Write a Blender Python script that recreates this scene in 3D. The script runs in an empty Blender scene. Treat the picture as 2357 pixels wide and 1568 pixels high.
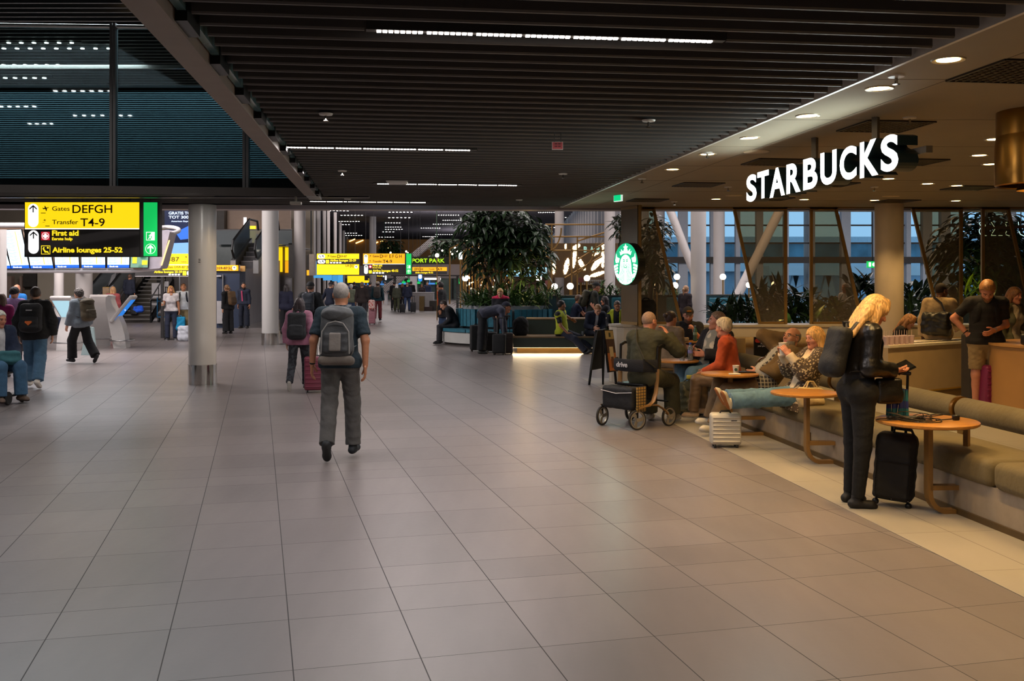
import bpy, bmesh, math, random
import numpy as np
from mathutils import Vector, Matrix, Euler
random.seed(7); RNG = np.random.RandomState(7)
SC = bpy.context.scene
COL = SC.collection
CAM_H, HZ, FP, CX = 1.75, 648.0, 35.0/36.0*2357.0, 1178.5
cam = bpy.data.cameras.new('camera'); cam.lens = 35; cam.sensor_width = 36; cam.shift_y = -(784-HZ)/2357.0; cam.clip_end = 600
camo = bpy.data.objects.new('camera', cam); COL.objects.link(camo); camo.location = (0, 0, CAM_H); camo.rotation_euler = (math.pi/2, 0, 0)
SC.camera = camo
SC.view_settings.view_transform = 'Standard'; SC.view_settings.look = 'None'; SC.view_settings.gamma = 1.0
SC.view_settings.use_curve_mapping = False
SC.view_settings.exposure = 0.0
SC.cycles.use_denoising = True; SC.cycles.max_bounces = 6; SC.cycles.diffuse_bounces = 3; SC.cycles.glossy_bounces = 3
SC.cycles.transmission_bounces = 4; SC.cycles.transparent_max_bounces = 12; SC.cycles.caustics_reflective = False; SC.cycles.caustics_refractive = False
SC.cycles.sample_clamp_indirect = 4.0; SC.cycles.use_light_tree = True
W = bpy.data.worlds.new('evening_sky'); SC.world = W; W.use_nodes = True
_bg = W.node_tree.nodes['Background']; _bg.inputs[0].default_value = (0.26, 0.48, 0.70, 1); _bg.inputs[1].default_value = 1.35
def lin(c):
 return tuple((x/12.92 if x <= 0.04045 else ((x+0.055)/1.055)**2.4) for x in [v/255.0 for v in c])
def light(name, kind, loc, power, col=(1, 1, 1), size=1, sy=None, target=None, spot=None, blend=0.4, spread=None):
 l = bpy.data.lights.new(name, kind); l.energy = power; l.color = col
 if kind == 'AREA':
  l.shape = 'RECTANGLE'; l.size = size; l.size_y = sy or size
  if spread: l.spread = spread
 else:
  l.shadow_soft_size = size
 if kind == 'SPOT': l.spot_size = spot; l.spot_blend = blend
 o = bpy.data.objects.new(name, l); COL.objects.link(o); o.location = loc
 if target is not None:
  o.rotation_euler = (Vector(target)-Vector(loc)).to_track_quat('-Z', 'Y').to_euler()
 return o
WARM = (1.0, 0.62, 0.23); COOL = (0.93, 0.95, 1.0); PINKW = (1.0, 0.91, 0.90)
for (x, y, z, sx, sy, p, c) in ((0.2, -3.0, 3.0, 3.4, 3.0, 85, PINKW), (0.0, 7.6, 3.02, 3.2, 0.1, 45, PINKW), (-0.8, 11.6, 3.02, 3.2, 0.1, 45, PINKW),
(-12, 23, 6.5, 8, 6, 1500, PINKW), (-3, 31, 7.6, 9, 9, 720, PINKW), (-4, 45, 7.6, 14, 14, 1150, PINKW),
(-6, 75, 7.6, 20, 24, 2300, PINKW), (8, 30, 7.6, 8, 10, 800, PINKW), (-15, 38, 7.5, 12, 12, 2600, PINKW), (20, 32, 7.0, 12, 10, 900, COOL)):
 light('ceiling_fill', 'AREA', (x, y, z), p, c, sx, sy)  # broad area lamps without fittings, added to fill concourse and hall
for (x, y) in ((-4, 4), (-9, 4), (-4, 9), (-9, 9), (-6.5, 12.5), (-12, 12)): light('void_spot', 'SPOT', (x, y, 6.55), 260, (1, .93, .9), .08, target=(x, y, 0), spot=math.radians(120), blend=.6)
light('stair_fill', 'AREA', (-15, 33, 6.3), 900, PINKW, 6, 1.2, target=(-16, 47, 1.5))  # added lamp without a fitting, brightens the stairs and back wall
for q in ((-6, 85, 4.5, 700), (-2, 50, 5.0, 260), (-4, 120, 4.5, 900), (5, 34, 5, 120)): light('upward_fill', 'AREA', q[:3], q[3], (.95, .92, 1), 3, 3, target=(q[0], q[1]+.01, 9))  # added upward lamps without fittings, to lift the dark hall ceiling
light('column_fill', 'SPOT', (-2.6, 15.9, 2.95), 90, (1, .7, .36), .06, target=(-5.2, 16.9, 1.5), spot=math.radians(46), blend=.6); light('column_fill', 'SPOT', (-4.6, 14.0, 3.0), 70, (1, .95, .88), .08, target=(-5.28, 16.7, 1.9), spot=math.radians(50), blend=.7)  # two added spots without fittings, to warm and brighten the first column
light('louvre_fill', 'AREA', (-8, 15.9, 6.2), 300, (.78, .92, 1.0), 10, .6)  # added lamp that brightens the louvres behind the glass
def at(px, py, Y): return Vector(((px-CX)/FP*Y, Y, CAM_H-(py-HZ)/FP*Y))
def fl(px, py, z=0.0): return at(px, py, (CAM_H-z)*FP/(py-HZ))
def xat(px, Y): return (px-CX)/FP*Y
def zat(py, Y): return CAM_H-(py-HZ)/FP*Y
AXV = Vector((-0.126, 0.992, 0)); NRM = Vector((0.992, 0.126, 0)); UP = Vector((0, 0, 1))
AANG = math.atan2(0.126, 0.992)
def cp(c, Y, z=0.0): return Vector((c-0.127*Y, Y, z))
_mats = {}
def mat(name, rgb, rough=0.6, metal=0.0, var=0.08, vs=6.0, bump=0.0, bs=60.0, emit=0.0, ecol=None, alpha=1.0, trans=0.0, spec=0.5, coat=0.0, pattern=None, rgb2=None, sheen=0.0, aniso=None):
 if name in _mats: return _mats[name]
 m = bpy.data.materials.new(name); m.use_nodes = True; nt = m.node_tree; N = nt.nodes; L = nt.links
 b = N['Principled BSDF']; c = lin(rgb)+(1,)
 b.inputs['Roughness'].default_value = rough; b.inputs['Metallic'].default_value = metal
 b.inputs['Specular IOR Level'].default_value = spec
 if coat: b.inputs['Coat Weight'].default_value = coat
 if trans: b.inputs['Transmission Weight'].default_value = trans
 if alpha < 1: b.inputs['Alpha'].default_value = alpha
 if sheen: b.inputs['Sheen Weight'].default_value = sheen
 tc = N.new('ShaderNodeTexCoord')
 def noise(scale, detail=3, vec=None):
  n = N.new('ShaderNodeTexNoise'); n.inputs['Scale'].default_value = scale; n.inputs['Detail'].default_value = detail
  L.new(vec or tc.outputs['Object'], n.inputs['Vector']); return n
 col = None
 def mix(fac, a, bb, mode='MIX'):
  x = N.new('ShaderNodeMix'); x.data_type = 'RGBA'; x.blend_type = mode
  if hasattr(fac, 'is_linked'): L.new(fac, x.inputs[0])
  else: x.inputs[0].default_value = fac
  for i, v in ((6, a), (7, bb)):
   if hasattr(v, 'is_linked'): L.new(v, x.inputs[i])
   else: x.inputs[i].default_value = v
  return x.outputs[2]
 def ramp(src, p0, p1):
  r = N.new('ShaderNodeMapRange'); r.inputs[1].default_value = p0; r.inputs[2].default_value = p1; L.new(src, r.inputs[0]); return r.outputs[0]
 if var > 0 or pattern:
  n = noise(vs)
  d = tuple(x*(1-var) for x in c[:3])+(1,); h = tuple(min(1, x*(1+var)) for x in c[:3])+(1,)
  col = mix(ramp(n.outputs[0], .3, .7), d, h)
 c2 = lin(rgb2)+(1,) if rgb2 else None
 if pattern == 'wood':
  mp = N.new('ShaderNodeMapping'); mp.inputs['Scale'].default_value = (1.0, 14, 14); L.new(tc.outputs['Object'], mp.inputs[0])
  n = noise(5, 4, mp.outputs[0]); col = mix(ramp(n.outputs[0], .35, .7), col, c2)
 elif pattern == 'camo':
  n = noise(vs*1.3, 2); col = mix(ramp(n.outputs[0], .5, .53), col, c2)
 elif pattern == 'print':
  v = N.new('ShaderNodeTexVoronoi'); v.inputs['Scale'].default_value = vs; L.new(tc.outputs['Object'], v.inputs['Vector'])
  n = noise(vs*.7, 4); s = N.new('ShaderNodeMath'); s.operation = 'ADD'; L.new(v.outputs[0], s.inputs[0]); L.new(n.outputs[0], s.inputs[1])
  col = mix(ramp(s.outputs[0], .78, .9), col, c2)
 elif pattern == 'plaid':
  for ax in (0, 2):
   w = N.new('ShaderNodeTexWave'); w.bands_direction = 'X' if ax == 0 else 'Z'; w.inputs['Scale'].default_value = vs; L.new(tc.outputs['Object'], w.inputs['Vector'])
   col = mix(ramp(w.outputs['Fac'], .8, .95), col, c2)
 elif pattern == 'stripe':
  w = N.new('ShaderNodeTexWave'); w.bands_direction = 'Z'; w.inputs['Scale'].default_value = vs; L.new(tc.outputs['Object'], w.inputs['Vector'])
  col = mix(ramp(w.outputs['Fac'], .6, .7), col, c2)
 elif pattern == 'strand':
  mp = N.new('ShaderNodeMapping'); mp.inputs['Scale'].default_value = (90, 90, 7); L.new(tc.outputs['Object'], mp.inputs[0])
  n = noise(1, 3, mp.outputs[0]); col = mix(ramp(n.outputs[0], .35, .65), col, c2)
 if col is not None: L.new(col, b.inputs['Base Color'])
 else: b.inputs['Base Color'].default_value = c
 if bump:
  n = noise(bs, 4); bp = N.new('ShaderNodeBump'); bp.inputs['Strength'].default_value = bump; bp.inputs['Distance'].default_value = .01
  L.new(n.outputs[0], bp.inputs['Height']); L.new(bp.outputs[0], b.inputs['Normal'])
 if emit:
  b.inputs['Emission Color'].default_value = (lin(ecol) if ecol else c[:3])+(1,); b.inputs['Emission Strength'].default_value = emit
 _mats[name] = m; return m
def cloth(rgb, **k):
 key = 'cloth_%d_%d_%d_%s' % (*rgb, k.get('pattern', ''))
 k.setdefault('rough', .85); k.setdefault('bump', .35); k.setdefault('bs', 45); k.setdefault('var', .18); k.setdefault('vs', 9); k.setdefault('sheen', 0 if sum(rgb) < 200 else .05)
 return mat(key, rgb, **k)
def em(name, rgb, s): return mat(name, rgb, .5, var=0, emit=s)
def tag(o, label=None, cat=None, group=None, kind=None):
 if label: o['label'] = label
 if cat: o['category'] = cat
 if group: o['group'] = group
 if kind: o['kind'] = kind
 return o
def link(name, verts, faces, mats, mi=None, parent=None, smooth=False, mw=None):
 me = bpy.data.meshes.new(name); me.from_pydata([tuple(v) for v in verts] if not isinstance(verts, np.ndarray) else verts.tolist(), [], faces if isinstance(faces, list) else faces.tolist())
 if not isinstance(mats, (list, tuple)): mats = [mats]
 for m in mats: me.materials.append(m)
 if mi is not None: me.polygons.foreach_set('material_index', np.asarray(mi, dtype=np.int32))
 if smooth: me.polygons.foreach_set('use_smooth', np.ones(len(me.polygons), dtype=bool))
 me.update()
 o = bpy.data.objects.new(name, me); COL.objects.link(o)
 if parent: o.parent = parent; o.matrix_parent_inverse = wm(parent).inverted()
 return o
def wm(o):
 m = o.matrix_basis.copy()
 return wm(o.parent) @ o.matrix_parent_inverse @ m if o.parent else m
def empty(name, loc=(0, 0, 0), rz=0.0):
 o = bpy.data.objects.new(name, None); COL.objects.link(o); o.location = loc; o.rotation_euler = (0, 0, rz); o.empty_display_size = .1; return o
def thing(name, label, cat, loc=(0, 0, 0), rz=0.0, group=None):
 return tag(empty(name, loc, rz), label, cat, group)
class MB:
 def __init__(s): s.v = []; s.f = []; s.m = []; s.k = 0; s.marks = []
 def add(s, vs, fs):
  o = len(s.v); s.v += [tuple(v) for v in vs]; s.f += [tuple(i+o for i in f) for f in fs]; s.m += [s.k]*len(fs); return s
 def mi(s, k): s.k = k; return s
 def box(s, c, d, rz=0.0, rot=None):
  R = rot if rot is not None else Matrix.Rotation(rz, 3, 'Z'); c = Vector(c)
  vs = [c+R@Vector((x*d[0]/2, y*d[1]/2, z*d[2]/2)) for x in (-1, 1) for y in (-1, 1) for z in (-1, 1)]
  return s.add(vs, [(0, 1, 3, 2), (4, 6, 7, 5), (0, 4, 5, 1), (2, 3, 7, 6), (0, 2, 6, 4), (1, 5, 7, 3)])
 def bb(s, x0, x1, y0, y1, z0, z1): return s.box(((x0+x1)/2, (y0+y1)/2, (z0+z1)/2), (abs(x1-x0), abs(y1-y0), abs(z1-z0)))
 def hexa(s, lo, hi):
  return s.add(list(lo)+list(hi), [(3, 2, 1, 0), (4, 5, 6, 7), (0, 1, 5, 4), (1, 2, 6, 5), (2, 3, 7, 6), (3, 0, 4, 7)])
 def rbox(s, c, d, r=.01, rz=0.0, seg=3, rot=None):
  bm = bmesh.new(); bmesh.ops.create_cube(bm, size=1); bmesh.ops.scale(bm, vec=d, verts=bm.verts)
  bmesh.ops.bevel(bm, geom=bm.edges[:]+bm.verts[:], offset=min(r, min(d)*.49), segments=seg, profile=.5, affect='EDGES')
  R = rot if rot is not None else Matrix.Rotation(rz, 3, 'Z'); c = Vector(c); bm.verts.index_update()
  s.add([c+R@v.co for v in bm.verts], [[v.index for v in f.verts] for f in bm.faces]); bm.free(); return s
 def tube(s, pts, r, n=8, caps=True, flat=None):
  pts = [Vector(p) for p in pts]; rr = r if isinstance(r, (list, tuple)) else [r]*len(pts); vs = []; fs = []; prev = None
  for i, p in enumerate(pts):
   t = (pts[min(i+1, len(pts)-1)]-pts[max(i-1, 0)]).normalized()
   if prev is None:
    ref = Vector(flat) if flat is not None else (Vector((0, 0, 1)) if abs(t.z) < .9 else Vector((1, 0, 0)))
   else: ref = prev
   u = (ref-t*ref.dot(t))
   u = u.normalized() if u.length > 1e-6 else t.orthogonal().normalized()
   w = t.cross(u); prev = u
   for k in range(n):
    a = 2*math.pi*k/n; q = rr[i]
    if isinstance(q, tuple): vs.append(p+u*math.cos(a)*q[0]+w*math.sin(a)*q[1])
    else: vs.append(p+u*math.cos(a)*q+w*math.sin(a)*q)
  for i in range(len(pts)-1):
   for k in range(n): fs.append((i*n+k, i*n+(k+1) % n, (i+1)*n+(k+1) % n, (i+1)*n+k))
  if caps: fs += [tuple(range(n-1, -1, -1)), tuple((len(pts)-1)*n+k for k in range(n))]
  return s.add(vs, fs)
 def bar(s, a, b, w, h, up=(0, 0, 1)):
  a = Vector(a); b = Vector(b); t = (b-a).normalized(); up = Vector(up); x = t.cross(up)
  if x.length < 1e-4: x = t.orthogonal()
  x.normalize(); y = x.cross(t)
  q = lambda p: [p-x*w/2-y*h/2, p+x*w/2-y*h/2, p+x*w/2+y*h/2, p-x*w/2+y*h/2]
  return s.hexa(q(a), q(b))
 def lathe(s, prof, c=(0, 0, 0), n=24, caps=True, sx=1, sy=1):
  c = Vector(c); vs = []; fs = []
  for (r, z) in prof:
   for k in range(n): a = 2*math.pi*k/n; vs.append(c+Vector((r*sx*math.cos(a), r*sy*math.sin(a), z)))
  for i in range(len(prof)-1):
   for k in range(n): fs.append((i*n+k, i*n+(k+1) % n, (i+1)*n+(k+1) % n, (i+1)*n+k))
  if caps: fs += [tuple(range(n-1, -1, -1)), tuple((len(prof)-1)*n+k for k in range(n))]
  return s.add(vs, fs)
 def ball(s, c, r, n=16, sc=(1, 1, 1)):
  m = n//2; pr = [(r*math.sin(math.pi*i/m)+1e-5, -r*math.cos(math.pi*i/m)) for i in range(m+1)]
  c = Vector(c); k0 = len(s.v); s.lathe([(a, b*sc[2]) for a, b in pr], c, n, False, sc[0], sc[1]); return s
 def prism(s, poly, ext, org=(0, 0, 0), X=(1, 0, 0), Y=(0, 1, 0)):
  org = Vector(org); X = Vector(X); Y = Vector(Y); e = Vector(ext); n = len(poly)
  lo = [org+X*p[0]+Y*p[1] for p in poly]
  return s.add(lo+[v+e for v in lo], [tuple(range(n-1, -1, -1)), tuple(range(n, 2*n))]+[(i, (i+1) % n, n+(i+1) % n, n+i) for i in range(n)])
 def quad(s, a, b, c, d): return s.add([a, b, c, d], [(0, 1, 2, 3)])
 def sub(s, idx):
  r = MB(); mp = {}
  for i in idx:
   for v in s.f[i]:
    if v not in mp: mp[v] = len(r.v); r.v.append(s.v[v])
   r.f.append(tuple(mp[v] for v in s.f[i])); r.m.append(s.m[i])
  return r
 def build(s, name, mats, parent=None, smooth=False, **t):
  if s.marks and name == 'lettering' and parent is not None:
   used = set(); o = None
   for (f0, f1) in s.marks:
    used.update(range(f0, f1)); o = s.sub(range(f0, f1)).build('lettering', mats, parent)
   rest = [i for i in range(len(s.f)) if i not in used]
   if rest: s.sub(rest).build('pictogram', mats, parent)
   return o
  o = link(name, s.v, s.f, mats, s.m if isinstance(mats, (list, tuple)) else None, parent)
  if smooth:
   me = o.data; bm = bmesh.new(); bm.from_mesh(me); bmesh.ops.recalc_face_normals(bm, faces=bm.faces[:])
   for f in bm.faces: f.smooth = True
   for e in bm.edges:
    if len(e.link_faces) == 2 and e.calc_face_angle(0) > .7: e.smooth = False
   bm.to_mesh(me); bm.free()
  if t: tag(o, **t)
  return o
def text_mesh(txt, size, depth=0.002, bold=0.0, cond=1.0, space=1.0, align='LEFT'):
 cu = bpy.data.curves.new('t', 'FONT'); cu.body = txt; cu.size = size; cu.extrude = depth; cu.offset = bold*size; cu.space_character = space; cu.align_x = align; cu.resolution_u = 5
 o = bpy.data.objects.new('t', cu); COL.objects.link(o); dg = bpy.context.evaluated_depsgraph_get(); me = bpy.data.meshes.new_from_object(o.evaluated_get(dg))
 vs = [(v.co.x*cond, v.co.y, v.co.z) for v in me.vertices]; fs = [tuple(p.vertices) for p in me.polygons]
 bpy.data.objects.remove(o); bpy.data.curves.remove(cu); bpy.data.meshes.remove(me)
 return vs, fs
def put_text(mb, txt, size, org, X, Y, **k):
 vs, fs = text_mesh(txt, size, **k); X = Vector(X); Y = Vector(Y); Z = X.cross(Y); org = Vector(org)
 mb.add([org+X*v[0]+Y*v[1]+Z*v[2] for v in vs], fs); return (max(v[0] for v in vs) if vs else 0)
_cap = {}
def stext(mb, txt, px, base, cap, Y, w=None, bold=.012, dep=.002, eps=.004, align='LEFT'):
 """lettering on an upright board facing the concourse: left edge, baseline and cap height as read off the photo"""
 if 'H' not in _cap: v, _ = text_mesh('H', 1.0); _cap['H'] = max(p[1] for p in v)
 size = cap/FP*Y/_cap['H']; vs, fs = text_mesh(txt, size, dep, bold); x0 = min(v[0] for v in vs); x1 = max(v[0] for v in vs)
 k = (w/FP*Y)/(x1-x0) if w else 1.0; org = at(px, base, Y)-Vector((0, eps, 0))
 if align == 'CENTER': org -= Vector(((x1-x0)*k/2, 0, 0))
 f0 = len(mb.f); mb.add([org+Vector(((v[0]-x0)*k, -v[2], v[1])) for v in vs], fs); mb.marks.append((f0, len(mb.f)))
def prect(mb, x0, y0, x1, y1, Y, t=.004, r=0.0):
 a = at(x0, y1, Y); b = at(x1, y0, Y)
 if r: mb.rbox(((a.x+b.x)/2, Y+t/2, (a.z+b.z)/2), (b.x-a.x, t, b.z-a.z), r/FP*Y, seg=5)
 else: mb.bb(a.x, b.x, Y, Y+t, a.z, b.z)
 return mb
def pround(mb, x0, y0, x1, y1, Y, t=.004, n=8):
 a = at(x0, y1, Y); b = at(x1, y0, Y); w = b.x-a.x; h = b.z-a.z; r = min(w, h)/2; P = []
 for (cx, cz, a0) in ((b.x-r, b.z-r, 0), (a.x+r, b.z-r, 90), (a.x+r, a.z+r, 180), (b.x-r, a.z+r, 270)):
  for k in range(n+1): q = math.radians(a0+90*k/n); P.append((cx+r*math.cos(q), cz+r*math.sin(q)))
 mb.prism(P, (0, t, 0), (0, Y, 0), (1, 0, 0), (0, 0, 1)); return mb
def ppoly(mb, pts, Y, t=.004):
 q = [at(x, y, Y) for x, y in pts]; mb.prism([(v.x, v.z) for v in q], (0, t, 0), (0, Y, 0), (1, 0, 0), (0, 0, 1)); return mb
def copy_tree(o, parent=None):
 c = o.copy(); COL.objects.link(c)
 if parent: c.parent = parent
 for ch in list(o.children): copy_tree(ch, c)
 return c
def snets(D, org, h):
 nx, ny, nz = D.shape; ins = D < 0
 cs = [(i, j, k) for i in (0, 1) for j in (0, 1) for k in (0, 1)]
 sl = lambda c: ins[c[0]:nx-1+c[0], c[1]:ny-1+c[1], c[2]:nz-1+c[2]]
 cnt = sum(sl(c).astype(np.int8) for c in cs); act = (cnt > 0) & (cnt < 8); idx = np.argwhere(act); n = len(idx)
 if n == 0: return np.zeros((0, 3)), np.zeros((0, 4), int)
 vals = np.stack([D[idx[:, 0]+c[0], idx[:, 1]+c[1], idx[:, 2]+c[2]] for c in cs], 1)
 acc = np.zeros((n, 3)); num = np.zeros(n); C = np.array(cs, float)
 for a in range(8):
  for b in range(a+1, 8):
   if abs(C[a]-C[b]).sum() == 1:
    da, db = vals[:, a], vals[:, b]; m = (da < 0) != (db < 0); t = np.where(m, da/(da-db+1e-12*(da == db)), 0)
    acc += np.where(m[:, None], C[a]+t[:, None]*(C[b]-C[a]), 0); num += m
 V = (idx+acc/num[:, None])*h+org
 lut = -np.ones(act.shape, int); lut[act] = np.arange(n); F = []
 for ax in range(3):
  s0 = [slice(None)]*3; s1 = [slice(None)]*3; s0[ax] = slice(0, -1); s1[ax] = slice(1, None)
  A, B = ins[tuple(s0)], ins[tuple(s1)]; e = np.argwhere(A != B); u, w = (ax+1) % 3, (ax+2) % 3
  e = e[(e[:, u] > 0) & (e[:, w] > 0) & (e[:, u] < D.shape[u]-1) & (e[:, w] < D.shape[w]-1)]
  if len(e) == 0: continue
  q = []
  for du, dw in ((-1, -1), (0, -1), (0, 0), (-1, 0)):
   c = e.copy(); c[:, u] += du; c[:, w] += dw; q.append(lut[c[:, 0], c[:, 1], c[:, 2]])
  q = np.stack(q, 1); fl_ = ~A[e[:, 0], e[:, 1], e[:, 2]]; q[fl_] = q[fl_][:, ::-1]; F.append(q)
 F = np.concatenate(F); return V, F[(F >= 0).all(1)]
class Sdf:
 def __init__(s, lo, hi, h, pad=.03):
  s.h = h; s.o = np.array(lo, float)-pad; n = np.ceil((np.array(hi)+pad-s.o)/h).astype(int)+1
  s.ax = [s.o[i]+h*np.arange(n[i]) for i in range(3)]; s.D = np.full(n, .3, np.float32)
 def sub(s, lo, hi):
  r = []
  for i in range(3):
   a = max(0, int((lo[i]-s.o[i])/s.h)); b = min(len(s.ax[i]), int((hi[i]-s.o[i])/s.h)+2); r.append(slice(a, max(b, a)))
  return tuple(r)
 def pts(s, sl): return s.ax[0][sl[0]][:, None, None].astype(np.float32), s.ax[1][sl[1]][None, :, None].astype(np.float32), s.ax[2][sl[2]][None, None, :].astype(np.float32)
 def comb(s, sl, d, k, op):
  D = s.D[sl]
  if op == 'u':
   if k > 0: hh = np.clip(.5+.5*(D-d)/k, 0, 1); s.D[sl] = D*(1-hh)+d*hh-k*hh*(1-hh)
   else: s.D[sl] = np.minimum(D, d)
  elif op == 's':
   d = -d
   if k > 0: hh = np.clip(.5-.5*(D-d)/k, 0, 1); s.D[sl] = D*(1-hh)+d*hh+k*hh*(1-hh)
   else: s.D[sl] = np.maximum(D, d)
 def cap(s, a, b, ra, rb=None, k=.02, op='u', flat=None, cut=None):
  rb = ra if rb is None else rb; a = np.array(a, float); b = np.array(b, float); m = max(ra, rb)+k+2*s.h
  sl = s.sub(np.minimum(a, b)-m, np.maximum(a, b)+m)
  if any(x.stop <= x.start for x in sl): return s
  X, Y, Z = s.pts(sl); d = b-a; L = float((d*d).sum())
  t = ((X-a[0])*d[0]+(Y-a[1])*d[1]+(Z-a[2])*d[2])/(L if L > 1e-12 else 1); tc = np.clip(t, 0, 1)
  qx, qy, qz = X-a[0]-tc*d[0], Y-a[1]-tc*d[1], Z-a[2]-tc*d[2]; q2 = qx*qx+qy*qy+qz*qz
  if flat is not None:
   for (ax, f) in (flat if isinstance(flat, list) else [flat]):
    c = qx*ax[0]+qy*ax[1]+qz*ax[2]; q2 = q2+(1/f**2-1)*c*c
  D = np.sqrt(np.maximum(q2, 0))-(ra+(rb-ra)*tc)
  if cut is not None:
   ln = math.sqrt(L)
   if cut in (1, 3): D = np.maximum(D, (t-1)*ln)
   if cut in (2, 3): D = np.maximum(D, -t*ln)
  s.comb(sl, D, k, op); return s
 def ell(s, c, r, k=.02, op='u', R=None):
  c = np.array(c, float); r = np.array(r, float); m = r.max()+k+2*s.h; sl = s.sub(c-m, c+m)
  if any(x.stop <= x.start for x in sl): return s
  X, Y, Z = s.pts(sl); X, Y, Z = X-c[0], Y-c[1], Z-c[2]
  if R is not None:
   R = np.array(R); X, Y, Z = (X*R[0, i]+Y*R[1, i]+Z*R[2, i] for i in range(3))
  q = np.sqrt((X/r[0])**2+(Y/r[1])**2+(Z/r[2])**2); g = np.sqrt((X/r[0]**2)**2+(Y/r[1]**2)**2+(Z/r[2]**2)**2)+1e-6
  s.comb(sl, q*(q-1)/g, k, op); return s
 def box(s, c, d, r=.02, k=.01, op='u', R=None):
  c = np.array(c, float); d = np.array(d, float)/2; m = np.linalg.norm(d)+k+2*s.h; sl = s.sub(c-m, c+m)
  if any(x.stop <= x.start for x in sl): return s
  X, Y, Z = s.pts(sl); X, Y, Z = X-c[0], Y-c[1], Z-c[2]
  if R is not None:
   R = np.array(R); X, Y, Z = (X*R[0, i]+Y*R[1, i]+Z*R[2, i] for i in range(3))
  ax, ay, az = np.abs(X)-d[0]+r, np.abs(Y)-d[1]+r, np.abs(Z)-d[2]+r
  D = np.sqrt(np.maximum(ax, 0)**2+np.maximum(ay, 0)**2+np.maximum(az, 0)**2)+np.minimum(np.maximum(ax, np.maximum(ay, az)), 0)-r
  s.comb(sl, D, k, op); return s
 def plane(s, p, n):
  X, Y, Z = s.pts((slice(None),)*3); n = np.array(n, float); n = n/np.linalg.norm(n)
  s.D = np.maximum(s.D, ((X-p[0])*n[0]+(Y-p[1])*n[1]+(Z-p[2])*n[2]).astype(np.float32)); return s
 def folds(s, amp, f=60.0, seed=0):
  X, Y, Z = s.pts((slice(None),)*3); r = np.random.RandomState(seed); t = 0
  w1 = np.sin(X*f*.35+r.rand()*6)+np.sin(Y*f*.4+r.rand()*6)+np.sin(Z*f*.3+r.rand()*6)
  for i in range(3):
   a = r.randn(3)*np.array((.5, .5, 1.0)); a /= np.linalg.norm(a); t = t+np.sin((X*a[0]+Y*a[1]+Z*a[2])*f*(.8+.4*i)+w1*1.3+r.rand()*6)
  s.D = s.D+(amp*t/2).astype(np.float32); return s
 def mesh(s): return snets(s.D, s.o, s.h)
def smooth_verts(V, F, it=1):
 for _ in range(it):
  S = np.zeros_like(V); c = np.zeros(len(V))
  for i in range(4):
   for j in (1, 3):
    np.add.at(S, F[:, i], V[F[:, (i+j) % 4]]); np.add.at(c, F[:, i], 1)
  V = V*.5+.5*S/np.maximum(c, 1)[:, None]
 return V
# ================================================================== SETTING
def glassmat(name, tint, refl=.08, rough=.02, dens=0.0):
 m = bpy.data.materials.new(name); m.use_nodes = True; nt = m.node_tree; N = nt.nodes; L = nt.links; N.clear()
 o = N.new('ShaderNodeOutputMaterial'); t = N.new('ShaderNodeBsdfTransparent'); g = N.new('ShaderNodeBsdfGlossy'); x = N.new('ShaderNodeMixShader'); f = N.new('ShaderNodeFresnel')
 t.inputs[0].default_value = lin(tint)+(1,); g.inputs['Roughness'].default_value = rough; g.inputs[0].default_value = (.9, .95, 1, 1)
 mm = N.new('ShaderNodeMath'); mm.operation = 'MULTIPLY_ADD'; mm.inputs[1].default_value = .8; mm.inputs[2].default_value = refl; f.inputs[0].default_value = 1.45
 L.new(f.outputs[0], mm.inputs[0]); L.new(mm.outputs[0], x.inputs[0]); L.new(t.outputs[0], x.inputs[1]); L.new(g.outputs[0], x.inputs[2])
 out = x.outputs[0]
 if dens:
  d = N.new('ShaderNodeBsdfDiffuse'); d.inputs[0].default_value = lin(tint)+(1,); y = N.new('ShaderNodeMixShader'); y.inputs[0].default_value = dens
  L.new(out, y.inputs[1]); L.new(d.outputs[0], y.inputs[2]); out = y.outputs[0]
 L.new(out, o.inputs[0]); return m
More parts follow.
